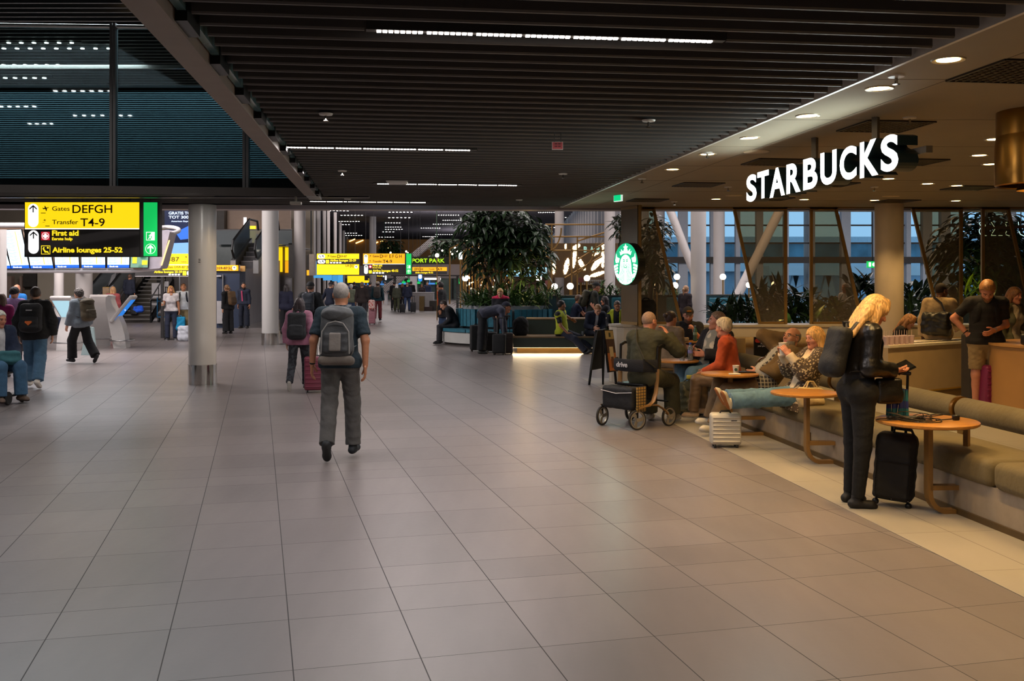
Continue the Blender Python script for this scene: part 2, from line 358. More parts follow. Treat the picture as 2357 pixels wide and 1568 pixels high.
def floormat(name, rgb, ang, su, vp, u0, v0, grout, var, rough, bumpy=.03):
 m = bpy.data.materials.new(name); m.use_nodes = True; nt = m.node_tree; N = nt.nodes; L = nt.links; b = N['Principled BSDF']
 tc = N.new('ShaderNodeTexCoord'); sp = N.new('ShaderNodeSeparateXYZ'); L.new(tc.outputs['Object'], sp.inputs[0])
 def M(op, a, bb=None, c=None):
  n = N.new('ShaderNodeMath'); n.operation = op
  for i, v in enumerate((a, bb, c)):
   if v is None: continue
   if hasattr(v, 'is_linked'): L.new(v, n.inputs[i])
   else: n.inputs[i].default_value = v
  return n.outputs[0]
 ca, sa = math.cos(ang), math.sin(ang)
 u = M('ADD', M('MULTIPLY', sp.outputs[0], ca), M('MULTIPLY_ADD', sp.outputs[1], sa, -u0+600*su))
 v = M('ADD', M('MULTIPLY', sp.outputs[0], -sa), M('MULTIPLY_ADD', sp.outputs[1], ca, -v0+600*vp[-1]))
 uf = M('FRACT', M('DIVIDE', u, su)); du = M('MULTIPLY', M('MINIMUM', uf, M('SUBTRACT', 1.0, uf)), su)
 vm = M('MODULO', v, vp[-1]); dv = None; idx = None
 for p in [0.0]+list(vp):
  d = M('ABSOLUTE', M('SUBTRACT', vm, p)); dv = d if dv is None else M('MINIMUM', dv, d)
  g = M('GREATER_THAN', vm, p); idx = g if idx is None else M('ADD', idx, g)
 line = M('LESS_THAN', M('MINIMUM', du, M('MULTIPLY', dv, 1.3)), .0028)
 cv = N.new('ShaderNodeCombineXYZ'); L.new(M('FLOOR', M('DIVIDE', u, su)), cv.inputs[0]); L.new(M('ADD', idx, M('MULTIPLY', M('FLOOR', M('DIVIDE', v, vp[-1])), 10.0)), cv.inputs[1])
 wn = N.new('ShaderNodeTexWhiteNoise'); wn.noise_dimensions = '3D'; L.new(cv.outputs[0], wn.inputs['Vector'])
 mp = N.new('ShaderNodeMapping'); mp.inputs['Rotation'].default_value = (0, 0, ang); mp.inputs['Scale'].default_value = (5, 1.1, 1); L.new(tc.outputs['Object'], mp.inputs[0])
 n1 = N.new('ShaderNodeTexNoise'); n1.inputs['Scale'].default_value = 1.4; n1.inputs['Detail'].default_value = 6; L.new(mp.outputs[0], n1.inputs['Vector'])
 n2 = N.new('ShaderNodeTexNoise'); n2.inputs['Scale'].default_value = 26; n2.inputs['Detail'].default_value = 5; L.new(tc.outputs['Object'], n2.inputs['Vector'])
 k = M('ADD', M('MULTIPLY', wn.outputs['Value'], var), M('ADD', M('MULTIPLY', n1.outputs[0], var*1.6), M('MULTIPLY', n2.outputs[0], var*.8)))
 k = M('ADD', k, 1-var*1.7)
 c = lin(rgb); mul = N.new('ShaderNodeVectorMath'); mul.operation = 'SCALE'; mul.inputs[0].default_value = c; L.new(k, mul.inputs[3])
 mx = N.new('ShaderNodeMix'); mx.data_type = 'RGBA'; L.new(line, mx.inputs[0]); L.new(mul.outputs[0], mx.inputs[6]); mx.inputs[7].default_value = lin(grout)+(1,)
 L.new(mx.outputs[2], b.inputs['Base Color'])
 r = M('ADD', M('MULTIPLY', n2.outputs[0], .10), rough-.05); L.new(M('MAXIMUM', r, M('MULTIPLY', line, .8)), b.inputs['Roughness'])
 b.inputs['Specular IOR Level'].default_value = .5
 bp = N.new('ShaderNodeBump'); bp.inputs['Strength'].default_value = bumpy; bp.inputs['Distance'].default_value = .01; L.new(n2.outputs[0], bp.inputs['Height']); L.new(bp.outputs[0], b.inputs['Normal'])
 return m
FANG = math.radians(14.3)
m_floor = floormat('stone_tile_floor', (127, 119, 117), FANG, .58, (.69, 1.38, 2.07, 2.76, 3.175, 3.59), .152, 4.725+2*.69-3.59, (62, 60, 60), .17, .33)
m_cafe = floormat('pale_concrete_tile', (158, 152, 140), AANG, .9, (.9, 1.8), .3, .2, (112, 106, 96), .07, .5)
MB().bb(-45, 45, -8, 170, -.12, 0).build('floor', m_floor, kind='structure')
a_, b_ = cp(3.53, -6), cp(3.53, 18); MB().prism([(a_.x, a_.y), (14, -6), (14, 18), (b_.x, b_.y)], (0, 0, .004), (0, 0, 0.0005)).build('floor.001', m_cafe, kind='structure')
m_slat = mat('dark_ceiling_blade', (76, 72, 69), .55, var=.06, vs=2); m_void = mat('black_ceiling_void', (22, 21, 21), .9, var=.05)
CZ = 3.05
mb = MB(); p = .22; s0 = 4.77-.22*20
ca0, ca1 = -.94, 3.04
S_END = 17.15
def slat(mb, s, c0, c1, z=CZ, w=.032, h=.13):
 a = NRM*(c0*.992)+AXV*s; b = NRM*(c1*.992)+AXV*s
 q = lambda P: [P-AXV*w*.5+UP*(z+.01), P-AXV*w*.28+UP*z, P+AXV*w*.28+UP*z, P+AXV*w*.5+UP*(z+.01), P+AXV*w*.5+UP*(z+h), P-AXV*w*.5+UP*(z+h)]
 mb.add(q(a)+q(b), [(5, 4, 3, 2, 1, 0), (6, 7, 8, 9, 10, 11)]+[(i, (i+1) % 6, 6+(i+1) % 6, 6+i) for i in range(6)])
STRIPS = [(865, 62, 1648, 94), (645, 340, 1085, 347), (868, 424.5, 1190, 428.5), (713, 463, 982, 466.5)]
strips = []
for (x0, y0, x1, y1) in STRIPS:
 a = at(x0, y0, (CZ-CAM_H)*FP/(HZ-y0)); b = at(x1, y1, (CZ-CAM_H)*FP/(HZ-y1)); m_ = (a+b)/2; strips.append((s0+round((m_.dot(AXV)-s0)/p)*p, (a.dot(NRM)), (b.dot(NRM))))
s = s0
while s < S_END:
 near = [t for t in strips if abs(t[0]-s) < p/2]
 left = -14.0 if s > 15.45 else ca0
 if near:
  t = near[0]; slat(mb, s, left, t[1]/.992-.06); slat(mb, s, t[2]/.992+.06, ca1)
 else: slat(mb, s, left, ca1)
 s += p
mb.build('ceiling', m_slat, kind='structure')
mb = MB()
def cslab(c0, c1, Y0, Y1, z0, z1, mb):
 q = [cp(c0, Y0), cp(c1, Y0), cp(c1, Y1), cp(c0, Y1)]; mb.prism([(v.x, v.y) for v in q], (0, 0, z1-z0), (0, 0, z0))
cslab(-1.16, 3.3, -8, 15.5, CZ+.14, CZ+.3, mb); cslab(-16, 12, 15.5, 17.35, CZ+.14, CZ+.3, mb); mb.build('ceiling.001', m_void, kind='structure')
m_soff = mat('plaster_soffit', (146, 134, 112), .9, var=.03, vs=3, bump=.05, bs=90)
mb = MB(); cslab(3.09, 16, -8, 17.65, CZ, CZ+.3, mb); mb.build('ceiling.002', m_soff, kind='structure')
m_trim = mat('pale_edge_trim', (205, 200, 190), .35, var=.02)
mb = MB(); cslab(3.065, 3.09, -8, 17.4, CZ-.006, CZ+.2, mb); mb.build('trim_1', m_trim, kind='structure')
m_joint = mat('ceiling_joint', (96, 86, 70), .9, var=.02); mb = MB(); cslab(3.62, 3.626, -8, 17.4, CZ-.0015, CZ, mb)
for k in range(9): cslab(3.1, 14, 3.2+1.6*k, 3.205+1.6*k, CZ-.0015, CZ, mb)
mb.build('trim_2', m_joint, kind='structure')
m_beam = mat('bronze_beam', (120, 104, 92), .5, var=.06); m_dkmet = mat('black_metal', (28, 27, 27), .4, .6, var=.05)
m_teal_gl = mat('teal_glass_fin', (92, 120, 124), .15, var=.1, spec=.8)
mb = MB(); cslab(-1.165, -1.01, -8, 14.35, 2.985, 3.45, mb); mb.build('beam', m_beam, kind='structure')
mb = MB()
for k in range(12):
 y = 3.2+k*.95; cslab(-1.0, -.955, y, y+.62, 3.05, 3.3, mb)
mb.build('trim_3', m_teal_gl, kind='structure')
mb = MB()
for k in range(12):
 y = 3.2+k*.95+.62; cslab(-1.01, -.95, y, y+.33, 3.0, 3.2, mb)
mb.build('trim_4', m_dkmet, kind='structure')
mb = MB(); cslab(-1.165, -.98, 14.35, 15.25, 3.0, 3.12, mb); mb.build('trim_5', mat('steel_bracket', (120, 116, 112), .3, .8), kind='structure')
def left_strip(mb, Y, z0, z1, d=.05, x0=-13, x1=-2.6): mb.bb(x0, x1, Y, Y+d, z0, z1)
m_edge = mat('dark_slab_edge', (46, 46, 48), .3, .4, var=.05)
mb = MB(); mb.bb(-13, -2.2, 15.3, 15.42, 3.04, 3.13); mb.build('trim_6', m_edge, kind='structure')
w = empty('window_1', (-7, 15.3, 3.13)); tag(w, kind='structure')
gl = glassmat('mezzanine_glass', (205, 222, 224), .05)
m_mull = mat('grey_mullion', (122, 122, 122), .4, .5, var=.04)
xs = [-13]+[xat(q, 15.3) for q in (260.5, 566)]+[-2.35]
mb = MB()
for i in range(3): mb.bb(xs[i]+.04, xs[i+1]-.04, 15.33, 15.345, 3.13, 5.7)
mb.build('pane', gl, w)
mb = MB()
for q in (260.5, 566):
 for o in (-.026, .026): mb.bb(xat(q, 15.3)+o-.02, xat(q, 15.3)+o+.02, 15.27, 15.37, 3.12, 5.72)
mb.build('window_frame', m_mull, w)
m_rail = mat('polished_rail', (214, 212, 208), .22, .9, var=.02)
mb = MB(); mb.tube([(-13, 15.32, 5.76), (-2.3, 15.32, 5.62)], .035, 10); mb.build('trim_7', m_rail, kind='structure', smooth=True)
mb = MB(); mb.bb(-13, -1.5, 20.9, 20.96, 6.22, 6.30); mb.build('trim_8', m_rail, kind='structure')
mb = MB(); m_louv = mat('teal_louvre', (100, 124, 132), .5, var=.05, vs=3)
z = 3.18
while z < 5.0:
 mb.hexa([(-13, 16.9, z), (-1.9, 16.9, z), (-1.9, 16.96, z+.012), (-13, 16.96, z+.012)], [(-13, 16.9, z+.017), (-1.9, 16.9, z+.017), (-1.9, 16.96, z+.029), (-13, 16.96, z+.029)]); z += .036
mb.build('wall_mezzanine', m_louv, kind='structure')
mb = MB(); mb.bb(-13, -1.9, 17.0, 17.1, 3.15, 5.04); mb.build('wall_mezzanine.001', mat('louvre_backing', (14, 20, 24), .8), kind='structure')
mb = MB(); mb.bb(-13, -1.9, 16.85, 17.12, 5.03, 5.07); mb.build('trim_9', m_edge, kind='structure')
mb = MB(); y = 3.0
while y < 27:
 mb.bb(-24, -1.4, y, y+.06, 6.62, 6.75); y += .3
mb.build('ceiling.003', m_slat, kind='structure')
mb = MB(); mb.bb(-24, -1.2, -8, 46, 6.76, 6.9); mb.build('ceiling.004', m_void, kind='structure')
MB().bb(-1.15, -1.05, -8, 15.4, 3.45, 6.8).build('wall_void', mat('void_wall', (40, 38, 37), .7), kind='structure')
m_lint = mat('pale_lintel', (172, 160, 158), .45, var=.03)
MB().hexa([(-15, 17.35, 3.03), (11, 18.6, 3.07), (11, 19.0, 3.07), (-15, 17.7, 3.03)], [(-15, 17.35, 3.105), (11, 18.6, 3.15), (11, 19.0, 3.15), (-15, 17.7, 3.105)]).build('beam.001', m_lint, kind='structure')
MB().hexa([(-15, 17.45, 3.105), (11, 18.7, 3.15), (11, 19.0, 3.15), (-15, 17.7, 3.105)], [(-15, 17.45, 3.4), (11, 18.7, 3.4), (11, 19.0, 3.4), (-15, 17.7, 3.4)]).build('beam.002', m_void, kind='structure')
MB().bb(-1.2, 14, 17.5, 19.1, 3.35, 9.2).build('wall_bulkhead', m_void, kind='structure')
m_col = mat('white_enamel_column', (196, 192, 188), .28, var=.03, vs=2); m_chr = mat('chrome_collar', (200, 196, 190), .08, 1.0, var=.03)
m_colw = mat('white_painted_column', (206, 198, 194), .5, var=.03, vs=2)
HCZ = 8.0
MB().bb(-45, -1.2, 27, 27.2, 6.62, 8.6).build('wall_fascia', m_void, kind='structure')
mb = MB(); y = 20.0
while y < 150: mb.bb(-45, 34 if y < 45.5 else 5.6, y, y+.4+(y-20)*.006, HCZ, HCZ+.16); y += .55+(y-20)*.008
mb.build('ceiling.005', mat('hall_ceiling_blade', (104, 99, 104), .6, var=.05), kind='structure')
MB().bb(-45, 34, 19, 45.8, HCZ+.2, HCZ+.5).bb(-45, 5.6, 45.8, 152, HCZ+.2, HCZ+.5).build('ceiling.006', mat('hall_ceiling_void', (110, 106, 112), .8), kind='structure')
w = empty('window_3', (5.6, 60, 4)); tag(w, kind='structure'); MB().bb(5.6, 5.64, 46.5, 150, 4.3, 7.9).build('pane', glassmat('side_glass', (220, 235, 245), .03), w)
mb = MB(); [mb.bb(5.4, 5.75, 47+2.6*k, 47.3+2.6*k, 4.2, 8.1) for k in range(40)]; mb.build('window_frame', m_colw, w); MB().bb(5.5, 5.8, 46.4, 150, 0, 4.3).build('wall_right', mat('hall_side_wall', (150, 140, 132), .7), kind='structure')
MB().bb(34, 34.4, 17.4, 46.5, 0, 9).build('wall_right.001', mat('hall_side_wall', (150, 140, 132)), kind='structure')
MB().bb(-45, 5.6, 150, 150.5, 0, 9).build('wall_far', mat('far_wall', (120, 104, 84), .8, var=.3, vs=.3), kind='structure')
MB().bb(-45, -44.6, -8, 152, 0, 9).build('wall_left', mat('grey_outer_wall', (70, 66, 62), .8), kind='structure')
MB().bb(-45, 45, -8.3, -8, 0, 9).build('wall_rear', mat('rear_wall', (96, 92, 88), .7, var=.1), kind='structure')
MB().bb(14, 14.3, -8, 17.4, 0, 3.4).build('wall_cafe', mat('cafe_side_wall', (150, 124, 86), .8, var=.05), kind='structure')
def column(x, y, r, z1, chrome=0.0, m=None, ledge=None):
 c = empty('column', (x, y, 0)); tag(c, kind='structure')
 MB().lathe([(r, chrome), (r, z1)], (x, y, 0), 40, False).build('column_shaft', m or m_col, c, True)
 if chrome: MB().lathe([(r+.012, 0), (r+.012, chrome-.004), (r, chrome)], (x, y, 0), 40, False).build('column_collar', m_chr, c, True)
 return c
def pcol(x0, x1, base, top, chrome=0, m=None, Y=None, r=None):
 Y = Y or (CAM_H*FP/(base-HZ)); x = xat((x0+x1)/2, Y); return column(x, Y, r or (x1-x0)/2/FP*Y, zat(top, Y-.2), chrome, m)
pcol(435, 497, 884, 470, .34); pcol(603, 641, 794, 482, .33)
mb = MB(); c1 = xat(466, 16.9); [mb.box((c1-.004+.03*math.cos(.3*k), 16.9-.241, zat(600, 16.9)+dz), (.035, .004, .009)) for k, dz in enumerate((0.0, .018, -.03))]
mb.build('column_number', m_dkmet, [o for o in bpy.data.objects if o.name == 'column'][0])
for (x0, x1, Y, top) in ((677, 703, 41, 476), (716.5, 726.5, 52, 476), (728, 738.5, 56, 476), (743, 750, 66, 480), (752.5, 759.5, 74, 482), (768, 775, 82, 489), (780, 786.5, 90, 512), (788, 794.5, 98, 531), (796, 801.5, 108, 545), (850, 866, 60, 552)):
 column(xat((x0+x1)/2, Y), Y, (x1-x0)/2/FP*Y, min(HCZ, zat(top, Y)), 0, m_colw)
for (x0, x1, Y, z1) in ((175, 212, 31, 2.9), (0, 15, 24, 3.0), (125, 146, 36, 5), (1277, 1298, 42, HCZ), (1391, 1416, 37, HCZ), (1590, 1625, 30.7, 7.5), (1642, 1668, 40, 7.5), (1508, 1530, 44, 7.5), (1850, 1864, 48, 7.5)):
 column(xat((x0+x1)/2, Y), Y, (x1-x0)/2/FP*Y, z1, 0, m_colw)
column(xat(2046.5, 16.82), 16.82, .232, 3.05, 0, mat('cafe_column', (206, 192, 172), .55, var=.03))
m_beige = mat('beige_wall_panel', (186, 170, 142), .7, var=.04); m_brass = mat('aged_brass', (150, 118, 66), .4, .35, var=.06)
lw = []
for k in range(9): a = math.radians(-90-180*k/8); lw.append((2.06+.36*math.cos(a), 17.42+.36*math.sin(a)))
poly = [(14, 17.1), (2.3, 17.06)]+lw+[(2.3, 17.8), (14, 17.8)]
MB().prism(poly, (0, 0, .97), (0, 0, 0)).build('wall_cafe.001', mat('white_curved_wall', (196, 184, 164), .6, var=.03), kind='structure')
cx_, cy_ = 5.5, 17.4; MB().prism([(cx_+(x-cx_)*1.004, cy_+(y-cy_)*1.06) for x, y in poly], (0, 0, .035), (0, 0, .97)).build('trim_10', mat('pale_sill', (178, 168, 150), .5), kind='structure')
m_fin = mat('white_facade_fin', (206, 212, 222), .5, var=.03); m_tran = mat('dark_transom', (74, 66, 60), .5)
FY = 46.0
w = empty('window_2', (14, FY, 0)); tag(w, kind='structure')
MB().bb(5.5, 34, FY, FY+.03, .3, 7.7).build('pane', glassmat('facade_glass', (247, 251, 253), .02), w)
mb = MB()
for q in (1484, 1570, 1640, 1695, 1745, 1806, 1866, 1942, 2010, 2085, 2128, 2170, 2262, 2320): x = xat(q, FY); wv = (.2, .42, .3)[int(q) % 3]; mb.bb(x-wv/2, x+wv/2, FY-.35, FY-.02, .2, 7.8)
mb.build('window_frame', m_fin, w)
mb = MB()
mb.bb(5.5, 34, FY-.5, FY-.1, zat(606, FY), zat(592, FY)); mb.build('window_frame', m_tran, w)
mb = MB()
for q in (648+64, 519, 560): mb.bb(5.5, 34, FY-.12, FY-.04, zat(q, FY)-.035, zat(q, FY)+.035)
mb.build('window_frame', m_tran, w)
m_strut = mat('white_diagonal_strut', (208, 200, 196), .5, var=.03)
MB().tube([at(1540, 478, 36), at(1594, 618, 36), at(1608, 655, 36)], .15, 16).build('beam.003', m_strut, kind='structure', smooth=True)
MB().tube([at(1802, 470, 36), at(1688, 700, 36)], .17, 16).build('beam.004', m_strut, kind='structure', smooth=True)
MB().bb(-60, 120, FY+.5, 400, -1.3, -1.2).build('ground_apron', mat('apron_concrete', (206, 214, 222), .7, var=.1, vs=.02), kind='structure')
m_pier = mat('pier_cladding', (150, 172, 190), .5, var=.2, vs=.4); m_pgl = mat('pier_window', (84, 124, 140), .15, var=.4, vs=.5)
pb = thing('terminal_pier', 'long low blue-grey terminal pier building outside the tall windows', 'building', (45, 110, -1.2))
MB().bb(8, 120, 110, 122, zat(558, 110), zat(545, 110)).build('roof', mat('pier_roof', (190, 206, 216), .4), pb)
MB().bb(8, 120, 110.5, 121, zat(600, 110), zat(558, 110)).build('wall', m_pgl, pb)
MB().bb(8, 120, 109.5, 121, zat(625, 110), zat(600, 110)).build('wall', mat('pier_pale', (206, 218, 226), .5, var=.1, vs=.3), pb)
MB().bb(8, 120, 110.3, 121, -1.2, zat(625, 110)).build('wall', m_pier, pb)
jb = thing('jet_bridge', 'pale enclosed jet bridge on slanted legs outside the windows', 'jet bridge', (24, 84, -1.2))
MB().bb(xat(1770, 84), xat(2200, 84), 84, 87, zat(634, 84), zat(612, 84)).build('tunnel', mat('jet_bridge_panel', (220, 228, 232), .5, var=.08, vs=.5), jb)
for q in (1775, 1830, 1905): MB().bar(at(q-22, 728.5, 85), at(q, 634, 85), .5, .5).bar(at(q+22, 728.5, 85), at(q, 634, 85), .5, .5).build('leg', mat('jet_bridge_leg', (196, 210, 220), .5), jb)
# ================================================================== CEILING FITTINGS
m_led = em('led_cell', (255, 246, 240), 14); m_house = mat('fixture_housing', (60, 57, 54), .5, .3)
LEDL = ['nearest concourse ceiling strip of lit white cells, above the walking man', 'ceiling light strip of white cells starting beside the bronze beam', 'ceiling light strip behind the pale ceiling projector', 'farthest ceiling light strip, just before the pale lintel']
for i, (s, n0, n1) in enumerate(strips + [(1.2, .4, 2.2), (-2.6, .4, 2.2)]):
 c = NRM*((n0+n1)/2)+AXV*s; z = CZ-.03
 t = thing('linear_light', LEDL[i] if i < 4 else 'ceiling light strip behind the photographer, number %s' % ('one' if i == 4 else 'two'), 'ceiling light', (c.x, c.y, z+.08), 0, 'linear ceiling lights')
 R = Matrix.Rotation(AANG, 3, 'Z'); L_ = n1-n0
 MB().box((c.x, c.y, z+.075), (L_+.1, .055, .09), rot=R).build('housing', m_house, t)
 nm = 7; w = (L_-.06*0)/nm
 for k in range(nm):
  mb = MB()
  for q in range(8): u = n0+w*(k+(q+.5)*.118); p_ = NRM*u+AXV*s; mb.box((p_.x, p_.y, z+.027), (w*.085, .028, .006), rot=R)
  mb.build('led_module', m_led, t)
 o = light('strip_lamp', 'AREA', (c.x, c.y, z+.01), 26, PINKW, L_, .04); o.rotation_euler = (0, 0, AANG)
m_spr = mat('white_fitting', (206, 202, 196), .4, var=.02)
def sprinkler(px, py, lab, dark=False):
 Y = (CZ-CAM_H)*FP/(HZ-py); p_ = at(px, py, Y); t = thing('sprinkler', lab, 'sprinkler', (p_.x, p_.y, CZ), 0, 'ceiling sprinklers')
 MB().lathe([(.055, 0), (.05, -.012), (.012, -.016)], (p_.x, p_.y, CZ+.002), 20).build('escutcheon', m_spr, t, True)
 MB().lathe([(.01, -.012), (.01, -.05), (.024, -.052), (.024, -.056)], (p_.x, p_.y, CZ), 12).build('nozzle', m_chr, t, True)
for i, (x, y, l) in enumerate(((750, 262, 'white sprinkler among the slats left of the red ceiling sign'), (1493, 277, 'white sprinkler among the slats near the café soffit edge'), (788, 393, 'small sprinkler on the slats before the second light strip'), (800, 458, 'small sprinkler on the slats above the yellow hanging signs'), (1296, 400, 'small sprinkler on the slats beyond the red ceiling sign'), (1195, 460, 'small sprinkler on the slats above the tall tree'),
(2063, 174, 'white sprinkler on the café soffit nearest the camera'), (2094, 270, 'sprinkler beside the dark grille above the illuminated letters'), (1628, 351, 'sprinkler hanging next to a downlight on the soffit edge'), (1478, 411, 'sprinkler above the green exit sign'), (1676, 430, 'sprinkler left of the illuminated letters'), (2013, 430, 'sprinkler under the right end of the illuminated letters'), (1552, 464, 'sprinkler above the pillar with the round emblem'))):
 sprinkler(x, y, l)
m_dl = em('downlight_lamp', (255, 214, 140), 22); m_dring = mat('downlight_ring', (168, 156, 134), .35, .3)
DL = [(2183, 137, 'nearest'), (2024, 203, 'second'), (1860, 266, 'third'), (1727, 317, 'fourth'), (1628, 354.5, 'fifth'), (1548, 389.5, 'sixth')]
def downlight(px, py, lab, p=30, tilt=0.0):
 Y = (CZ-CAM_H)*FP/(HZ-py); p_ = at(px, py, Y); t = thing('downlight', lab, 'downlight', (p_.x, p_.y, CZ), 0, 'recessed café downlights')
 MB().lathe([(.07, .0), (.092, -.008), (.098, .001)], (p_.x, p_.y, CZ), 28, False).build('trim_ring', m_dring, t, True)
 MB().lathe([(.001, -.004), (.066, -.004), (.066, .0)], (p_.x, p_.y, CZ), 24, False).build('lamp', m_dl, t, True)
 light('downlight_beam', 'SPOT', (p_.x, p_.y, CZ-.02), p, WARM, .045, target=(p_.x+tilt, p_.y, 0), spot=math.radians(104), blend=.55)
for i, (x, y, n) in enumerate(DL): downlight(x, y, n+' of the recessed downlights along the soffit edge, counted from the camera', 120)
DL2 = [(2290, 320, 'downlight left of the brass drum pendant, highest of its cluster'), (2254, 357, 'downlight between the brass pendant and the illuminated letters'), (2279, 377.5, 'downlight beside the rim of the brass drum pendant'), (2045, 411, 'downlight right below the last illuminated letter'), (2135, 422.5, 'downlight above the white café column'), (2202, 427, 'downlight right of the white café column'), (2013, 460.5, 'downlight in front of the top of the café column'), (1851, 459, 'downlight over the middle of the glazed partition'), (1648, 458, 'downlight over the left half of the glazed partition'), (2200, 462, 'downlight over the right end of the glazed partition')]
for x, y, l in DL2: downlight(x, y, l, 80)
for (c, Y) in ((3.3, 3.6), (3.3, 2.4), (5.2, 4.5), (6.4, 6.5), (4.9, 6.9)):
 p_ = cp(c, Y, CZ-.02); light('downlight_beam', 'SPOT', p_, 90, WARM, .045, target=(p_.x, p_.y, 0), spot=math.radians(104), blend=.55)
m_gr = mat('dark_grille', (52, 46, 38), .5, .4); m_grb = mat('grille_recess', (20, 18, 15), .9)
GR = [(2037, 290, .46, 'ceiling grille above the last illuminated letters'), (1783, 372, .44, 'ceiling grille above the first illuminated letters'), (1607, 424.5, .44, 'ceiling grille left of the illuminated letters'), (1913, 424, .44, 'ceiling grille under the middle illuminated letters'), (2103, 372, .42, 'ceiling grille right of the last illuminated letter'), (2235, 432, .46, 'ceiling grille in front of the brass drum pendant'), (1490, 460.5, .44, 'ceiling grille next to the emblem pillar'), (1775, 457.5, .44, 'ceiling grille above the glazed partition, left one'), (2062, 462.5, .44, 'ceiling grille above the café column'), (2352, 164, .5, 'ceiling grille at the right edge of the picture')]
for px, py, hw, lab in GR:
 Y = (CZ-CAM_H)*FP/(HZ-py); p_ = at(px, py, Y); t = thing('ceiling_grille', lab, 'ceiling grille', (p_.x, p_.y, CZ), AANG, 'square café ceiling grilles'); R = Matrix.Rotation(AANG, 3, 'Z')
 def W_(u, v, z): q = R@Vector((u, v, 0)); return (p_.x+q.x, p_.y+q.y, z)
 MB().box(W_(0, 0, CZ-.001), (hw*2*.62, hw*2*.62, .002), rot=R).build('recess', m_grb, t)
 mb = MB(); h = hw*.62
 for k in (-1, 1): mb.box(W_(k*h, 0, CZ-.006), (.02, 2*h, .012), rot=R); mb.box(W_(0, k*h, CZ-.006), (2*h, .02, .012), rot=R)
 mb.build('frame', m_gr, t); mb = MB()
 for k in range(-5, 6): mb.box(W_(k*h/6, 0, CZ-.006), (.006, 2*h, .01), rot=R); mb.box(W_(0, k*h/6, CZ-.006), (2*h, .006, .01), rot=R)
 mb.build('grid', mat('grille_bars', (110, 98, 76), .5, .4), t)
for px, py, lab in ((1741, 348.5, 'pale round ceiling speaker cover left of the illuminated letters'), (1689, 449.5, 'pale round ceiling speaker cover above the partition'), (2051, 451.5, 'pale round ceiling speaker cover above the café column')):
 Y = (CZ-CAM_H)*FP/(HZ-py); p_ = at(px, py, Y); tag(MB().lathe([(.13, 0), (.125, -.008), (.001, -.008)], (p_.x, p_.y, CZ), 28, False).build('ceiling_speaker', mat('speaker_cover', (196, 176, 142), .7), None, True), lab, 'ceiling speaker', 'round ceiling speakers')
p_ = at(914, 416, 13.0); t = thing('projector', 'pale rounded ceiling projector hanging under the slats', 'projector', (p_.x, p_.y, CZ))
MB().rbox(p_, (.27, .26, .085), .035).build('body', m_spr, t, True); MB().tube([(p_.x, p_.y, p_.z+.04), (p_.x, p_.y, CZ+.02)], .016).build('mount', m_house, t)
p_ = at(681, 468, 15.3); tag(MB().rbox(p_, (.17, .1, .05), .01).tube([p_, (p_.x, p_.y, CZ+.03)], .02).build('sensor_box', mat('beige_plastic', (168, 160, 148), .5)), 'small beige sensor box under the slats at the beam end', 'sensor')
Y = 8.6; t = thing('fire_point_sign', 'small red sign with white border hanging from the slats', 'sign', at(1283, 325, Y))
prect(MB(), 1270.5, 326.5, 1296, 344.5, Y, .012).build('panel', mat('white_board', (196, 180, 172), .5), t); mb = prect(MB(), 1271.5, 327.5, 1295, 343, Y-.003, .003); mb.build('face', mat('red_face', (170, 62, 62), .5), t)
mb = MB(); [prect(mb, a, b, a+6.2, b+3, Y-.006, .002) for a in (1276.5, 1284.5) for b in (329.5, 335.5)]; mb.build('faded_print', mat('dark_red_ink', (92, 24, 26), .6), t)
MB().tube([at(1276, 327, Y), at(1276, 305, Y)+Vector((0, 0, .0))], .004).tube([at(1291, 327, Y), at(1291, 305, Y)], .004).build('hanger', m_house, t)
p0 = cp(3.72, 15.0, 0); zt, zb = zat(438, 15.0), zat(464, 15.0); t = thing('exit_sign', 'illuminated green exit sign hanging beside the café soffit edge', 'sign', (p0.x, p0.y, zt))
m_exg = em('exit_green_light', (0, 176, 110), 1.5); cx = xat(1423, 15.0)
R = Matrix.Rotation(math.radians(-62), 3, 'Z')
MB().box((cx, 15.0, (zt+zb)/2), (.2, .03, zt-zb), rot=R).build('frame', em('exit_white_edge', (220, 240, 230), .8), t)
q = R@Vector((0, -.016, 0)); MB().box((cx+q.x, 15.0+q.y, (zt+zb)/2), (.18, .006, zt-zb-.022), rot=R).build('face', m_exg, t)
MB().box((cx, 15.0, (zt+CZ)/2), (.02, .02, CZ-zt), rot=R).build('hanger', m_house, t)
t = thing('shop_sign', 'large white illuminated shop name in block letters hanging under the café soffit', 'sign', tuple(cp(3.72, 8.6, 2.7)))
LT = [('S', 1718, 1741, 402, 464), ('T', 1743, 1769, 394, 456.5), ('A', 1771.5, 1806, 386, 452.5), ('R', 1810, 1842, 375.5, 444), ('B', 1848.7, 1881, 363.5, 435), ('U', 1888, 1925, 348.5, 425), ('C', 1932.7, 1971, 337.5, 414), ('K', 1979, 2021, 323, 406.5), ('S', 2027, 2067, 310.5, 394.5)]
m_lit = em('lit_letter_face', (250, 252, 255), 6.0); m_ret = mat('letter_return', (22, 40, 44), .4, .2, var=.04)
C_S = 3.70
def y_on(px, c): k = (px-CX)/FP; return c/(k+.127)
